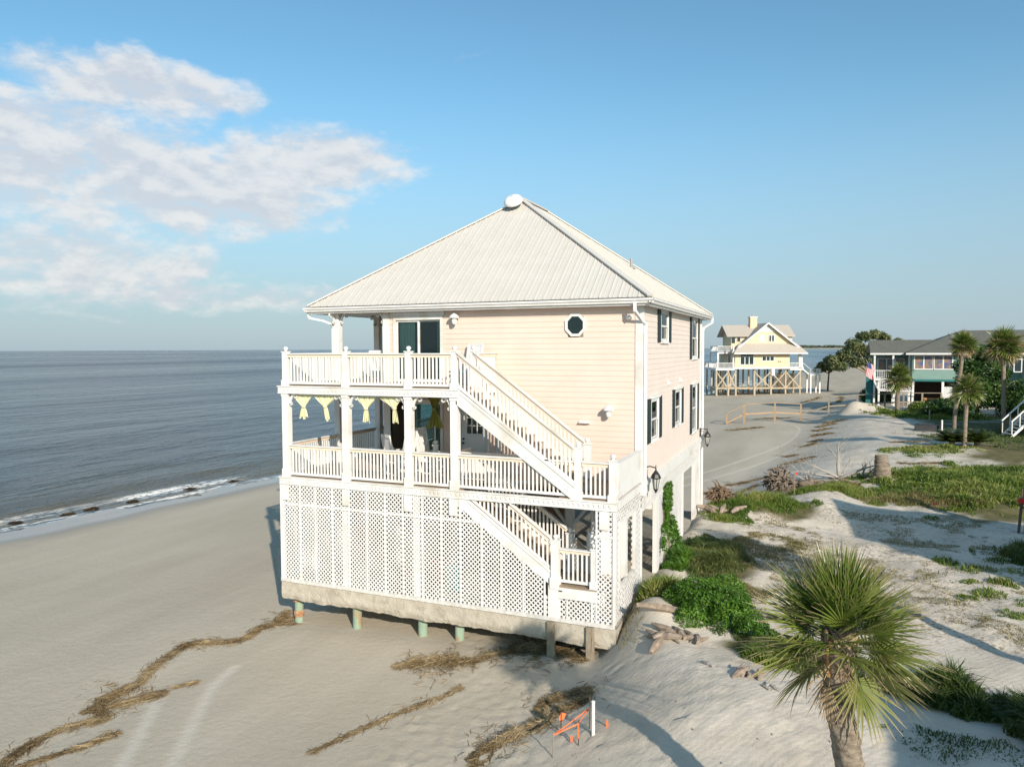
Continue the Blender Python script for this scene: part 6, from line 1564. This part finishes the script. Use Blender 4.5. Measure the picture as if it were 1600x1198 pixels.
def pin(x, y, lab, h=0.75):
    t = tag(empty('survey_pin', (x, y, gz(x, y))), lab, 'flag'); MB().tube([(0, 0, -0.1), (0.02, 0, h)], 0.012, 5).build('wire', greywood, t); MB().prism([(0.02, 0, h), (0.14, 0, h-0.02), (0.12, 0, h-0.12), (0.02, 0, h-0.12)], (0, 0.01, 0)).build('flag', mat('red_flag', (0.7, 0.05, 0.05), 0.5), t)
pin(14.2, 17.4, 'thin survey pin with red tip standing by the large root ball', 1.1); pin(19.6, 17.0, 'small red survey flag on the thin grass bank', 0.3)

# ------------------------------------------------------------------ timber handrail of the old walkway
walkm = mat('walkway_wood', (0.44, 0.30, 0.18), 0.85, (0.34, 0.23, 0.14), 5, 0.4, 30); walkg = mat('walkway_grey', (0.24, 0.20, 0.16), 0.85, (0.32, 0.27, 0.2), 5)
def walkway():
    P = [(6.1, 64.2, 1.15), (7.85, 64.9, 2.0), (10.9, 66.6, 2.05), (13.5, 68.4, 1.85), (16.3, 68.4, 2.0), (19.3, 72.6, 1.9), (22.3, 76.0, 1.7), (24.4, 78.0, 1.6), (26.4, 78.8, 1.5), (28.4, 79.3, 1.4)]
    t = tag(empty('walkway_handrail', (6.1, 64.2, gz(6.1, 64.2))), 'weathered timber walkway handrail crossing the beach toward the green house', 'handrail')
    b0 = Vector((6.1, 64.2, gz(6.1, 64.2))); pts = []
    for i, (x, y, h) in enumerate(P):
        z = min(gz(x, y), 0.2); zt = z+h if i < 4 else 1.75; m_ = walkm if i < 4 else walkg
        MB().box(x-b0.x-0.09, y-b0.y-0.09, z-0.4-b0.z, x-b0.x+0.09, y-b0.y+0.09, zt-b0.z).build('post', m_, t); pts.append(Vector((x, y, zt))-b0)
    for i, (a, b) in enumerate(zip(pts[:-1], pts[1:])):
        m_ = walkm if i < 3 else walkg; up = Vector((0, 0, 1))
        MB().bar(a+up*0.04, b+up*0.04, 0.16, 0.07).build('top_rail', m_, t)
        MB().bar(a-up*1.02, b-up*1.02, 0.05, 0.16).build('lower_rail', m_, t)
        if i == 0:
            for k in range(5):
                c = a.lerp(b, (k+0.5)/5)-up*(1.0); MB().box(c.x-0.14, c.y-0.02, c.z-0.03, c.x+0.14, c.y+0.9, c.z+0.01).build('step', walkm, t)
walkway()
o = MB().tube([(0, 0, -0.3), (0, 0, 1.0)], 0.07, 8).build('marker_pole', white); o.location = (24.6, 51, gz(24.6, 51)); tag(o, 'short white post on the shaded grass below the leaning palm', 'pole')
o = MB().box(-0.05, -0.05, -0.3, 0.05, 0.05, 1.0).build('wooden_post', greywood); o.location = (25.0, 61.5, gz(25, 61.5)); tag(o, 'grey wooden post in the grass in front of the green house', 'post')
t = tag(empty('electric_meter_post', (22.35, 14.2, gz(22.35, 14.2))), 'grey wooden post with a small red box at the right edge', 'post')
B(-0.12, -0.12, -0.3, 0.12, 0.12, 2.7).build('post', greywood, t); B(-0.35, -0.12, 1.15, -0.13, 0.12, 1.32).build('red_box', red_pl, t); MB().bar((-0.3, 0, 0), (-0.2, 0, 1.7), 0.08, 0.08).build('brace', darkstake, t)
blk = tag(MB().box(-0.9, -0.25, 0, 0.9, 0.25, 0.55).box(-0.7, -0.3, 0.55, 0.2, 0.3, 0.62).build('tarp_bundle', mat('dark_tarp', (0.03, 0.035, 0.04), 0.8, (0.06, 0.06, 0.06), 4)), 'low black bundle lying on shaded grass left of the white post', 'bundle'); blk.location = (23.6, 51.5, gz(23.6, 51.5))

# ------------------------------------------------------------------ the yellow house on stilts
yel = mat('yellow_siding', (0.72, 0.59, 0.385), 0.7, (0.68, 0.555, 0.36), 2); shingle = mat('pale_shingle', (0.50, 0.44, 0.37), 0.85, (0.42, 0.37, 0.31), 5); stilt = mat('stilt_wood', (0.50, 0.42, 0.30), 0.85, (0.38, 0.31, 0.21), 2)
def gable(parent, name, m, x0, x1, y0, y1, ze, zr, xr, over=0.0, th=0.16, axis='y'):
    """two roof slabs with a ridge at xr running along axis"""
    out = []
    for (a, b) in ((x0, xr), (x1, xr)):
        if axis == 'y': poly = [(a, y0, ze), (b, y0, zr), (b, y0, zr-th), (a, y0, ze-th)]; d = (0, y1-y0, 0)
        else: poly = [(y0, a, ze), (y0, b, zr), (y0, b, zr-th), (y0, a, ze-th)]; d = (y1-y0, 0, 0)
        out.append(MB().prism(poly, d).build(name, m, parent))
    return out
def win(parent, x0, x1, z0, z1, y, n=1, frame=0.09, glassm=None, fm=None):
    m = MB(); f = frame
    for q in ((x0-f, z0-f, x1+f, z0), (x0-f, z1, x1+f, z1+f), (x0-f, z0, x0, z1), (x1, z0, x1+f, z1)): m.box(q[0], y-0.06, q[1], q[2], y+0.04, q[3])
    for i in range(1, n): xx = x0+(x1-x0)*i/n; m.box(xx-f/2, y-0.05, z0, xx+f/2, y+0.03, z1)
    w = m.build('window', fm or white, parent)
    for i in range(n):
        a = x0+(x1-x0)*i/n+(f/2 if i else 0); b = x0+(x1-x0)*(i+1)/n-(f/2 if i < n-1 else 0); B(a, y-0.02, z0, b, y+0.01, z1).build('pane', glassm or pane_far, w)
    return w
def simple_rail(parent, x0, x1, y, z, h=1.0, y1=None, m=None):
    mb = MB(); m = m or white
    if y1 is None:
        mb.box(x0, y-0.04, z+h-0.08, x1, y+0.04, z+h); mb.box(x0, y-0.03, z+0.08, x1, y+0.03, z+0.15); n = int((x1-x0)/0.22)
        for i in range(n+1): xx = x0+(x1-x0)*i/n; mb.box(xx-0.03, y-0.02, z+0.15, xx+0.03, y+0.02, z+h-0.08)
    else:
        mb.box(x0-0.04, y, z+h-0.08, x0+0.04, y1, z+h); mb.box(x0-0.03, y, z+0.08, x0+0.03, y1, z+0.15); n = max(1, int((y1-y)/0.22))
        for i in range(n+1): yy = y+(y1-y)*i/n; mb.box(x0-0.02, yy-0.03, z+0.15, x0+0.02, yy+0.03, z+h-0.08)
    return mb.build('railing', m, parent)
def yellow_house():
    ox, oy, zb = 6.07, 126.8, -1.35
    h = tag(empty('stilt_house', (ox, oy, zb), YAW), 'yellow beach house with steep gables standing on tall braced stilts at the water edge', 'house')
    Z = lambda w: w-zb
    f, e = Z(3.2), Z(6.2)
    b_ = B(-5.6, 0, f+0.3, 4.6, 10, e); b_.build('wall', yel, h)
    B(-6.0, -0.06, f-0.05, 7.2, 10.1, f+0.28).build('floor_band', white, h)
    # gable wall
    MB().prism([(-5.0, 0.6, e+0.6), (6.6, 0.6, e+0.6), (0.5, 0.6, Z(11.45))], (0, 0.3, 0)).build('gable_wall', yel, h)
    MB().prism([(-1.1, 0.52, Z(10.1)), (2.2, 0.52, Z(10.1)), (0.5, 0.52, Z(11.5))], (0, 0.06, 0)).build('gable_trim', white, h)
    gable(h, 'roof', shingle, -6.2, 7.5, -0.1, 10.6, e+0.05, Z(11.75), 0.5, th=0.2)
    MB().bar((-6.2, -0.16, e-0.03), (0.5, -0.16, Z(11.68)), 0.06, 0.25).build('bargeboard', white, h); MB().bar((7.5, -0.16, e-0.03), (0.5, -0.16, Z(11.68)), 0.06, 0.25).build('bargeboard', white, h)
    MB().prism([(-6.2, -1.3, e-0.05), (7.5, -1.3, e-0.05), (6.0, 0.7, Z(8.0)), (-4.6, 0.7, Z(8.0))], (0, 0, -0.18)).build('skirt_roof', shingle, h)
    B(-6.2, -1.34, e-0.26, 7.5, -1.2, e-0.06).build('eave_fascia', white, h)
    # cross dormer
    B(-5.6, 2.6, e, 6.0, 8.2, Z(9.5)).build('dormer_wall', yel, h)
    MB().prism([(-5.58, 2.6, Z(9.4)), (-5.58, 8.2, Z(9.4)), (-5.58, 5.4, Z(11.2))], (11.5, 0, 0)).build('dormer_gable', yel, h)
    gable(h, 'dormer_roof', shingle, 2.0, 8.8, -6.6, 6.4, Z(9.35), Z(11.5), 5.4, axis='x')
    ch = B(-1.4, 4.4, Z(9), -0.1, 5.6, Z(12.9)).build('chimney', yel, h); B(-1.5, 4.3, Z(12.901), 0.0, 5.7, Z(13.1)).build('chimney_cap', white, ch); MB().tube([(-0.75, 5, Z(13.1)), (-0.75, 5, Z(13.4))], 0.2, 8).build('flue', stilt, ch)
    win(h, -4.5, -3.9, Z(8.3), Z(9.2), 2.58); B(-5.5, 2.5, Z(8.0), -4.9, 2.59, Z(9.2)).build('balcony_door', pane_far, h)
    win(h, 0.9, 1.8, Z(8.3), Z(9.4), 0.55, 2, 0.12); B(-0.95, 0.5, Z(8.2), 0.0, 0.59, Z(9.5)).build('shuttered_window', white, h)
    win(h, -4.6, -2.2, Z(4.0), Z(5.4), -0.02, 3, 0.13); win(h, -4.6, -2.2, Z(5.55), Z(5.85), -0.02, 1, 0.08)
    win(h, -0.5, 1.6, Z(4.7), Z(5.4), -0.02, 3, 0.12)
    for x in (2.4, 2.75): B(x, -0.1, Z(4.45), x+0.2, -0.005, Z(4.6)).build('wall_vent', brass, h)
    # porches, balcony
    for x0, x1, y0, y1, z in ((-9.2, -5.7, 0, 9, Z(3.2)), (4.7, 7.2, 0, 9, Z(3.2)), (-8.2, -5.3, 2.6, 8, Z(6.3))): B(x0, y0, z-0.3, x1, y1, z-0.02).build('deck', white, h)
    simple_rail(h, -9.2, -5.7, 0.05, Z(3.2), 1.1); simple_rail(h, -9.15, 0, 0.05, Z(3.2), 1.1, 9); simple_rail(h, 4.7, 7.1, 0.05, Z(3.2), 1.1); simple_rail(h, -8.1, -5.4, 2.65, Z(6.35), 1.1); simple_rail(h, -8.1, 0, 2.65, Z(6.35), 1.1, 8)
    for x, z0, z1, y in ((-8.1, 3.2, 6.1, 2.7), (-8.1, 3.2, 6.1, 7.9), (-5.9, 3.2, 7.6, 0.2), (6.5, 3.2, 6.1, 0.2), (7.0, 3.2, 6.1, 8), (4.9, 3.2, 6.1, 8)): B(x-0.12, y-0.12, Z(z0), x+0.12, y+0.12, Z(z1)).build('porch_post', white, h)
    B(6.3, -0.06, Z(3.2), 7.0, 0.3, Z(6.1)).build('porch_column', white, h)
    B(-5.62, 3, f+0.4, -5.605, 4.4, e-0.4).build('side_door', pane_far, h)
    xs_ = [-9.1, -6.9, -5.5, -2.0, 1.1, 3.9, 6.6]
    for x in xs_:
        for y in (0.1, 3.3, 6.6, 9.8): B(x-0.14, y-0.14, -1.2, x+0.14, y+0.14, f-0.32).build('stilt', stilt, h)
    for a, b in ((-9.1, -6.9), (-6.9, -5.5), (-2.0, 1.1), (1.1, 3.9), (3.9, 6.6)):
        MB().bar((a, -0.05, 0.9), (b, -0.05, f-0.6), 0.05, 0.22).build('cross_brace', stilt, h); MB().bar((a, -0.11, f-0.6), (b, -0.11, 0.9), 0.05, 0.22).build('cross_brace', stilt, h)
    m = B(-9.3, -0.2, 0.75, 6.9, 0.0, 1.05); m.box(-9.3, 0.1, 0.85, 6.9, 5, 0.95); m.build('lower_platform', stilt, h)
    for x in (-9.1, -6.9, -5.5, -2.0, 1.1): B(x-0.16, -0.3, -1.0, x+0.16, -0.2, 1.2).build('platform_post', stilt, h)
    B(1.15, -0.3, Z(1.9), 1.75, -0.2, Z(3.1)).build('notice_board', white, h)
    simple_rail(h, -9.2, -5.7, 8.9, Z(3.2), 1.1)
    lt = MB()
    for k in range(16): lt.bar((2.0+k*0.25, 2.2, 1.0), (3.2+k*0.25, 2.2, 3.6), 0.03, 0.10); lt.bar((3.2+k*0.25, 2.25, 1.0), (2.0+k*0.25, 2.25, 3.6), 0.03, 0.10)
    lt.build('lattice', joist, h, kind='stuff')
    # stair and landing on the right
    MB().prism([(7.1, -0.1, Z(3.2)), (8.3, -0.1, Z(2.2)), (8.3, -0.1, Z(1.9)), (7.1, -0.1, Z(2.9))], (0, 1.1, 0)).build('stair', white, h)
    MB().bar((7.1, -0.1, Z(4.2)), (8.3, -0.1, Z(3.2)), 0.08, 0.08).build('handrail', white, h)
    B(8.3, -0.4, Z(1.9), 10.3, 1.5, Z(2.1)).build('landing', white, h); simple_rail(h, 8.3, 10.3, -0.38, Z(2.1), 1.05); simple_rail(h, 10.25, 0, -0.38, Z(2.1), 1.05, 1.5)
    for x in (8.45, 10.15):
        for y in (-0.3, 1.4): B(x-0.12, y-0.12, -0.9, x+0.12, y+0.12, Z(1.9)).build('landing_post', white, h)
yellow_house()

# ------------------------------------------------------------------ the green house with its dark hipped roof
tealm = mat('green_siding', (0.22, 0.34, 0.295), 0.75, (0.19, 0.30, 0.26), 2, stretch=(0.4, 0.4, 4)); tealdk = mat('green_trim', (0.03, 0.16, 0.15), 0.7); shing2 = mat('grey_shingle', (0.115, 0.118, 0.098), 0.9, (0.155, 0.155, 0.13), 3, 0.3, 20)
def green_house():
    ox, oy, zb = 29.5, 79.5, 0.15
    h = tag(empty('stilt_house', (ox, oy, zb), 0), 'green raised house with dark hipped roof, white trim and open garage level', 'house')
    Z = lambda w: w-zb
    e = Z(6.4); f = Z(3.35)
    B(-4.1, 0, f, 13, 11, e-0.02).build('wall', tealm, h)
    # main hip
    def hip(x0, x1, y0, y1, ze, zr, xa, xb, name='roof'):
        ym = (y0+y1)/2; vs = [(x0, y0, ze), (x1, y0, ze), (x1, y1, ze), (x0, y1, ze), (xa, ym, zr), (xb, ym, zr)]
        return MB().add(vs, [(0, 1, 5, 4), (1, 2, 5), (2, 3, 4, 5), (3, 0, 4), (3, 2, 1, 0)]).build(name, shing2, h)
    hip(-4.9, 14.5, -0.9, 12, e+0.02, Z(9.1), 1.6, 8.0)
    MB().add([(-8.5, 1.2, e), (-2.0, 1.2, e), (-2.0, 8.5, e), (-8.5, 8.5, e), (-8.5, 4.8, Z(8.0)), (-1.0, 4.8, Z(8.0))], [(0, 1, 5, 4), (1, 2, 5), (2, 3, 4, 5), (3, 0, 4), (3, 2, 1, 0)]).build('wing_roof', shing2, h)
    hip(6.0, 16.0, -2.4, 8, e-0.0, Z(8.6), 9.5, 13, 'wing_roof')
    B(-4.9, -0.96, e-0.18, 14.5, -0.86, e+0.02).build('eave_fascia', white, h); B(-8.5, 1.1, e-0.2, -4.9, 1.2, e).build('eave_fascia', white, h); B(6.0, -2.46, e-0.2, 16, -2.38, e).build('eave_fascia', white, h)
    B(6.6, -1.8, f-1, 15.5, 0, e-0.21).build('wing_wall', tealm, h); B(-4.3, -0.05, f-0.25, 6.6, 0.0, f).build('sill_band', tealdk, h)
    gl = mat('reflection_glass', (0.10, 0.16, 0.22), 0.2, (0.42, 0.22, 0.10), 2.2, detail=1, spec=0.8, c3=(0.03, 0.12, 0.35), s3=1.5)  # orange and blue reflections painted into the panes
    for a, b in ((-3.85, -2.05), (-1.85, -0.1)): win(h, a, b, Z(4.6), Z(6.05), -0.02, 2, 0.13, gl)
    win(h, 5.6, 6.2, Z(4.4), Z(5.7), -1.82, 1, 0.1); win(h, 1.2, 2.6, Z(4.6), Z(6.05), -0.02, 2, 0.1, gl)
    # open garage level
    B(-3.9, 6.0, 0, 6.5, 6.1, f-0.02).build('garage_back', mat('dark_garage', (0.05, 0.04, 0.035), 0.9), h)
    for x in (-4.0, -0.95, 0.9, 3.4, 6.4): B(x-0.12, 0.0, 0, x+0.12, 0.24, f-0.26).build('post', white if x < -3 or x == -0.95 else tealdk, h)
    for a, b, c in ((-0.8, 0.8, 2.35), (1.0, 2.9, 2.75)):
        lattice(h, [(a, 0.2), (b, 0.2), (b, c), (a, c)], (0, 0.1, 0), (1, 0, 0), (0, -1, 0), pitch=0.3, w=0.11)
        B(a, 0.14, 0.2, b, 0.17, c).build('lattice_backing', mat('pale_lattice', (0.55, 0.56, 0.58), 0.7), h)
    # left porch and stair
    for x in (-8.0, -6.0, -4.3): B(x-0.1, 1.3, 0, x+0.1, 1.5, e-0.2).build('porch_post', white, h)
    B(-8.2, 1.2, f-0.2, -4.1, 8, f).build('porch_deck', white, h); B(-8.1, 4.5, f, -4.1, 4.6, e-0.2).build('porch_wall', tealm, h); win(h, -7.4, -4.6, f+0.8, f+2.3, 4.48, 3, 0.1, gl)
    simple_rail(h, -8.1, -4.2, 1.3, f, 1.0)
    B(-7.7, -0.3, Z(1.9), -4.2, 1.1, Z(2.05)).build('landing', white, h); simple_rail(h, -7.7, -4.3, -0.28, Z(2.05), 1.05)
    for x in (-7.6, -6.0, -4.4): B(x-0.1, -0.25, 0, x+0.1, -0.05, Z(3.1)).build('landing_post', white, h)
    MB().prism([(-8.1, 0.6, f), (-7.5, 0.6, Z(2.0)), (-7.5, 0.6, Z(1.7)), (-8.1, 0.6, f-0.4)], (0, 0.9, 0)).build('stair', white, h)
    B(-8.9, 1.6, 0, -7.9, 1.75, f+0.4).build('side_wall', tealdk, h)
    tb = tag(empty('picnic_bench', (ox-1.9, oy+1.2, zb), 0), 'wooden bench in the open garage level of the green house', 'bench')
    bw = mat('bench_orange', (0.45, 0.24, 0.10), 0.7)
    B(-0.8, -0.2, 0.55, 0.8, 0.2, 0.62).build('seat', bw, tb); B(-0.8, 0.2, 0.63, 0.8, 0.26, 0.95).build('backrest', bw, tb)
    for s in (-0.7, 0.7): B(s-0.05, -0.18, 0, s+0.05, 0.18, 0.549).build('leg', bw, tb)
green_house()
# flag on the corner post of the green house
def us_flag():
    x, y = 29.5-8.3, 79.5+0.4; z = 0.15
    t = tag(empty('hanging_flag', (x, y, z), YAW), 'striped flag with blue canton hanging from a slanted pole on the green house', 'flag')
    MB().tube([(0.5, 0.8, 3.9), (-0.9, -0.3, 5.4)], 0.03, 6).build('pole', white, t)
    A = Vector((-0.75, -0.2, 5.25)); w = 1.05; hgt = 1.75
    cols = {'r': mat('flag_red', (0.62, 0.05, 0.06), 0.8), 'w': mat('flag_white', (0.78, 0.72, 0.70), 0.8), 'b': mat('flag_blue', (0.03, 0.05, 0.22), 0.8)}
    P = lambda u, v: A+Vector((u*w*0.75+0.12*math.sin(v*5), 0.10*math.sin(u*7+v*3), -v*hgt-u*0.45-0.0))
    bm_ = {'r': MB(), 'w': MB(), 'b': MB(), 's': MB()}
    ni, nj = 13, 12
    for i in range(ni):
        for j in range(nj):
            k = 'b' if (i < 7 and j < 5) else ('r' if i % 2 == 0 else 'w')
            a, b, c, d = P(i/ni, j/nj), P((i+1)/ni, j/nj), P((i+1)/ni, (j+1)/nj), P(i/ni, (j+1)/nj); off = Vector((0, 0.01, 0))
            bm_[k].add([a, b, c, d], [(0, 1, 2, 3)])
            if k == 'b' and (i+j) % 2 == 0:
                c0 = (a+b+c+d)/4+Vector((0, -0.012, 0)); bm_['s'].add([c0+Vector((-.02, 0, 0)), c0+Vector((0, 0, -.03)), c0+Vector((.02, 0, 0)), c0+Vector((0, 0, .03))], [(0, 1, 2, 3)])
    bm_['r'].build('red_stripes', cols['r'], t); bm_['w'].build('white_stripes', cols['w'], t); bm_['b'].build('canton', cols['b'], t); bm_['s'].build('stars', cols['w'], t, kind='stuff')
us_flag()
# golf cart half hidden under the oak, pickup behind the shrubs
def wheels(t, pos, r, w, name='wheel'):
    for x, y in pos:
        o = MB().tube([(x, y-w/2, r), (x, y+w/2, r)], r, 16).build(name, mat('tyre', (0.02, 0.02, 0.02), 0.8), t); MB().tube([(x, y-w/2-0.01, r), (x, y+w/2+0.01, r)], r*0.55, 12).build('rim', mat('rim', (0.5, 0.5, 0.5), 0.3, metal=0.8), o)
def pickup(x, y, rz):
    t = tag(empty('pickup_truck', (x, y, gz(x, y)), rz), 'white pickup truck parked behind the shrubs near the right edge, tail toward the viewer', 'pickup')
    body = mat('truck_white', (0.78, 0.78, 0.78), 0.25, spec=0.5)
    prof = [(-2.7, 0.5), (2.6, 0.5), (2.7, 0.75), (2.65, 1.0), (1.5, 1.12), (1.0, 1.12), (-2.7, 1.12)]
    MB().prism([(a, -0.95, b) for a, b in prof], (0, 1.9, 0)).build('body', body, t)
    cab = [(-0.9, 1.12), (1.25, 1.12), (0.55, 1.72), (-0.7, 1.75)]
    MB().prism([(a, -0.82, b+0.002) for a, b in cab], (0, 1.64, 0)).build('cab', body, t)
    MB().prism([(a*0.9-0.02, -0.832, 1.16+(b-1.12)*0.85) for a, b in cab], (0, 1.664, 0)).build('window', pane_far, t)
    B(-0.90, -0.65, 1.22, -0.86, 0.65, 1.62).build('rear_window', pane_far, t)
    B(-2.62, -0.82, 1.121, -1.0, 0.82, 1.125).build('bed', mat('bed_dark', (0.04, 0.04, 0.04), 0.7), t)
    for s in (-1, 1): B(-2.73, s*0.86-0.08, 0.78, -2.70, s*0.86+0.08, 1.08).build('tail_light', mat('tail_red', (0.6, 0.02, 0.02), 0.3), t)
    B(-2.85, -0.9, 0.42, -2.705, 0.9, 0.60).build('bumper', mat('bumper', (0.15, 0.15, 0.15), 0.4), t)
    wheels(t, [(-1.7, -0.86), (-1.7, 0.86), (1.75, -0.86), (1.75, 0.86)], 0.38, 0.24)
pickup(35.2, 74.5, R(75))
def cart():
    x, y = 24.6, 118.0
    t = tag(empty('golf_cart', (x, y, gz(x, y)), R(120)), 'small dark golf cart parked in the shade by the spreading oak', 'golf cart')
    dk = mat('cart_dark', (0.03, 0.035, 0.04), 0.5)
    MB().prism([(-1.1, -0.55, 0.3), (1.1, -0.55, 0.3), (1.15, -0.55, 0.75), (0.6, -0.55, 0.85), (0.45, -0.55, 0.4), (-0.4, -0.55, 0.4), (-0.5, -0.55, 0.75), (-1.1, -0.55, 0.8)], (0, 1.1, 0)).build('body', dk, t)
    B(-1.0, -0.6, 1.75, 0.8, 0.6, 1.82).build('roof', dk, t); B(-0.8, -0.5, 0.76, -0.3, 0.5, 0.95).build('seat', dk, t)
    for a, b in ((-0.9, -0.5), (-0.9, 0.5), (0.65, -0.5), (0.65, 0.5)): MB().bar((a, b, 0.7), (a*0.92, b, 1.76), 0.05, 0.05).build('roof_post', dk, t)
    wheels(t, [(-0.75, -0.52), (-0.75, 0.52), (0.75, -0.52), (0.75, 0.52)], 0.25, 0.2)
cart()

# ------------------------------------------------------------------ neighbours on the right whose corners and shadows reach the view
nbw = mat('neighbour_wall', (0.45, 0.50, 0.52), 0.7, (0.4, 0.45, 0.47), 2)
def neighbour(label, x, y, rz, w, d, zf, ze, zr, hip=0.0, roofm_=None):
    zb = gz(x, y); h = tag(empty('raised_house', (x, y, zb), rz), label, 'house'); Z = lambda v: v-zb
    B(-w/2, 0, Z(zf), w/2, d, Z(ze)).build('wall', nbw, h)
    ym0, ym1 = -0.5+hip, d+0.5-hip
    vs = [(-w/2-0.5, -0.5, Z(ze)+0.02), (w/2+0.5, -0.5, Z(ze)+0.02), (w/2+0.5, d+0.5, Z(ze)+0.02), (-w/2-0.5, d+0.5, Z(ze)+0.02), (0, ym0, Z(zr)), (0, ym1, Z(zr))]
    MB().add(vs, [(0, 1, 4), (1, 2, 5, 4), (2, 3, 5), (3, 0, 4, 5), (3, 2, 1, 0)]).build('roof', shing2, h)
    for xx in (-w/2+0.15, 0, w/2-0.15):
        for yy in (0.15, d/2, d-0.15): B(xx-0.14, yy-0.14, -0.3, xx+0.14, yy+0.14, Z(zf)-0.002).build('stilt', stilt, h)
    for xx in (-w/4, w/4): win(h, xx-0.6, xx+0.6, Z(zf)+1, Z(zf)+2.3, -0.02)
    for yy in (d*0.3, d*0.7):
        m = B(-w/2-0.05, yy-0.6, Z(zf)+1, -w/2+0.02, yy+0.6, Z(zf)+2.3); m.build('window', pane_far, h)
    return h
n1 = neighbour('grey raised house right of the view beside the shaded hollow', 30.9, 0.6, R(-20-90), 6.2, 9.0, 1.2, 7.6, 10.2)
n1.rotation_euler = (0, 0, R(-110)); 
neighbour('grey raised house nearest the viewer, outside the view on the right', 33.6, -24.4, 0, 10.0, 9.6, 2.6, 7.9, 10.6, 4.0)
n3 = neighbour('pale blue house at the right edge with white outside stairs', 37.5, 46.0, R(5), 9.0, 10.0, 3.0, 6.2, 8.6, 4)
s_ = tag(empty('outside_stair', (28.9, 48.7, gz(28.9, 48.7)), R(22.67)), 'white outside stairs climbing to the right edge of the view', 'stairs')
for yy in (0, 1.1):
    MB().prism([(0, yy, 0.0), (0.25, yy, 0.0), (4.6, yy, 4.0), (4.6, yy, 4.35)], (0, 0.08, 0)).build('stringer', white, s_)
    MB().bar((0.05, yy+0.04, 1.15), (4.6, yy+0.04, 5.3), 0.08, 0.10).build('handrail', white, s_)
    for k in range(8): MB().bar((0.1+k*0.6, yy+0.04, 0.2+k*0.55), (0.1+k*0.6, yy+0.04, 1.15+k*0.55), 0.06, 0.06).build('baluster', white, s_)
for k in range(18): B(0.15+k*0.245, 0.08, 0.16+k*0.225, 0.45+k*0.245, 1.1, 0.20+k*0.225).build('tread', white, s_)
for x in (1.5, 3.0, 4.4): B(x-0.08, 0.1, -0.3, x+0.08, 0.26, x*0.9).build('post', white, s_)
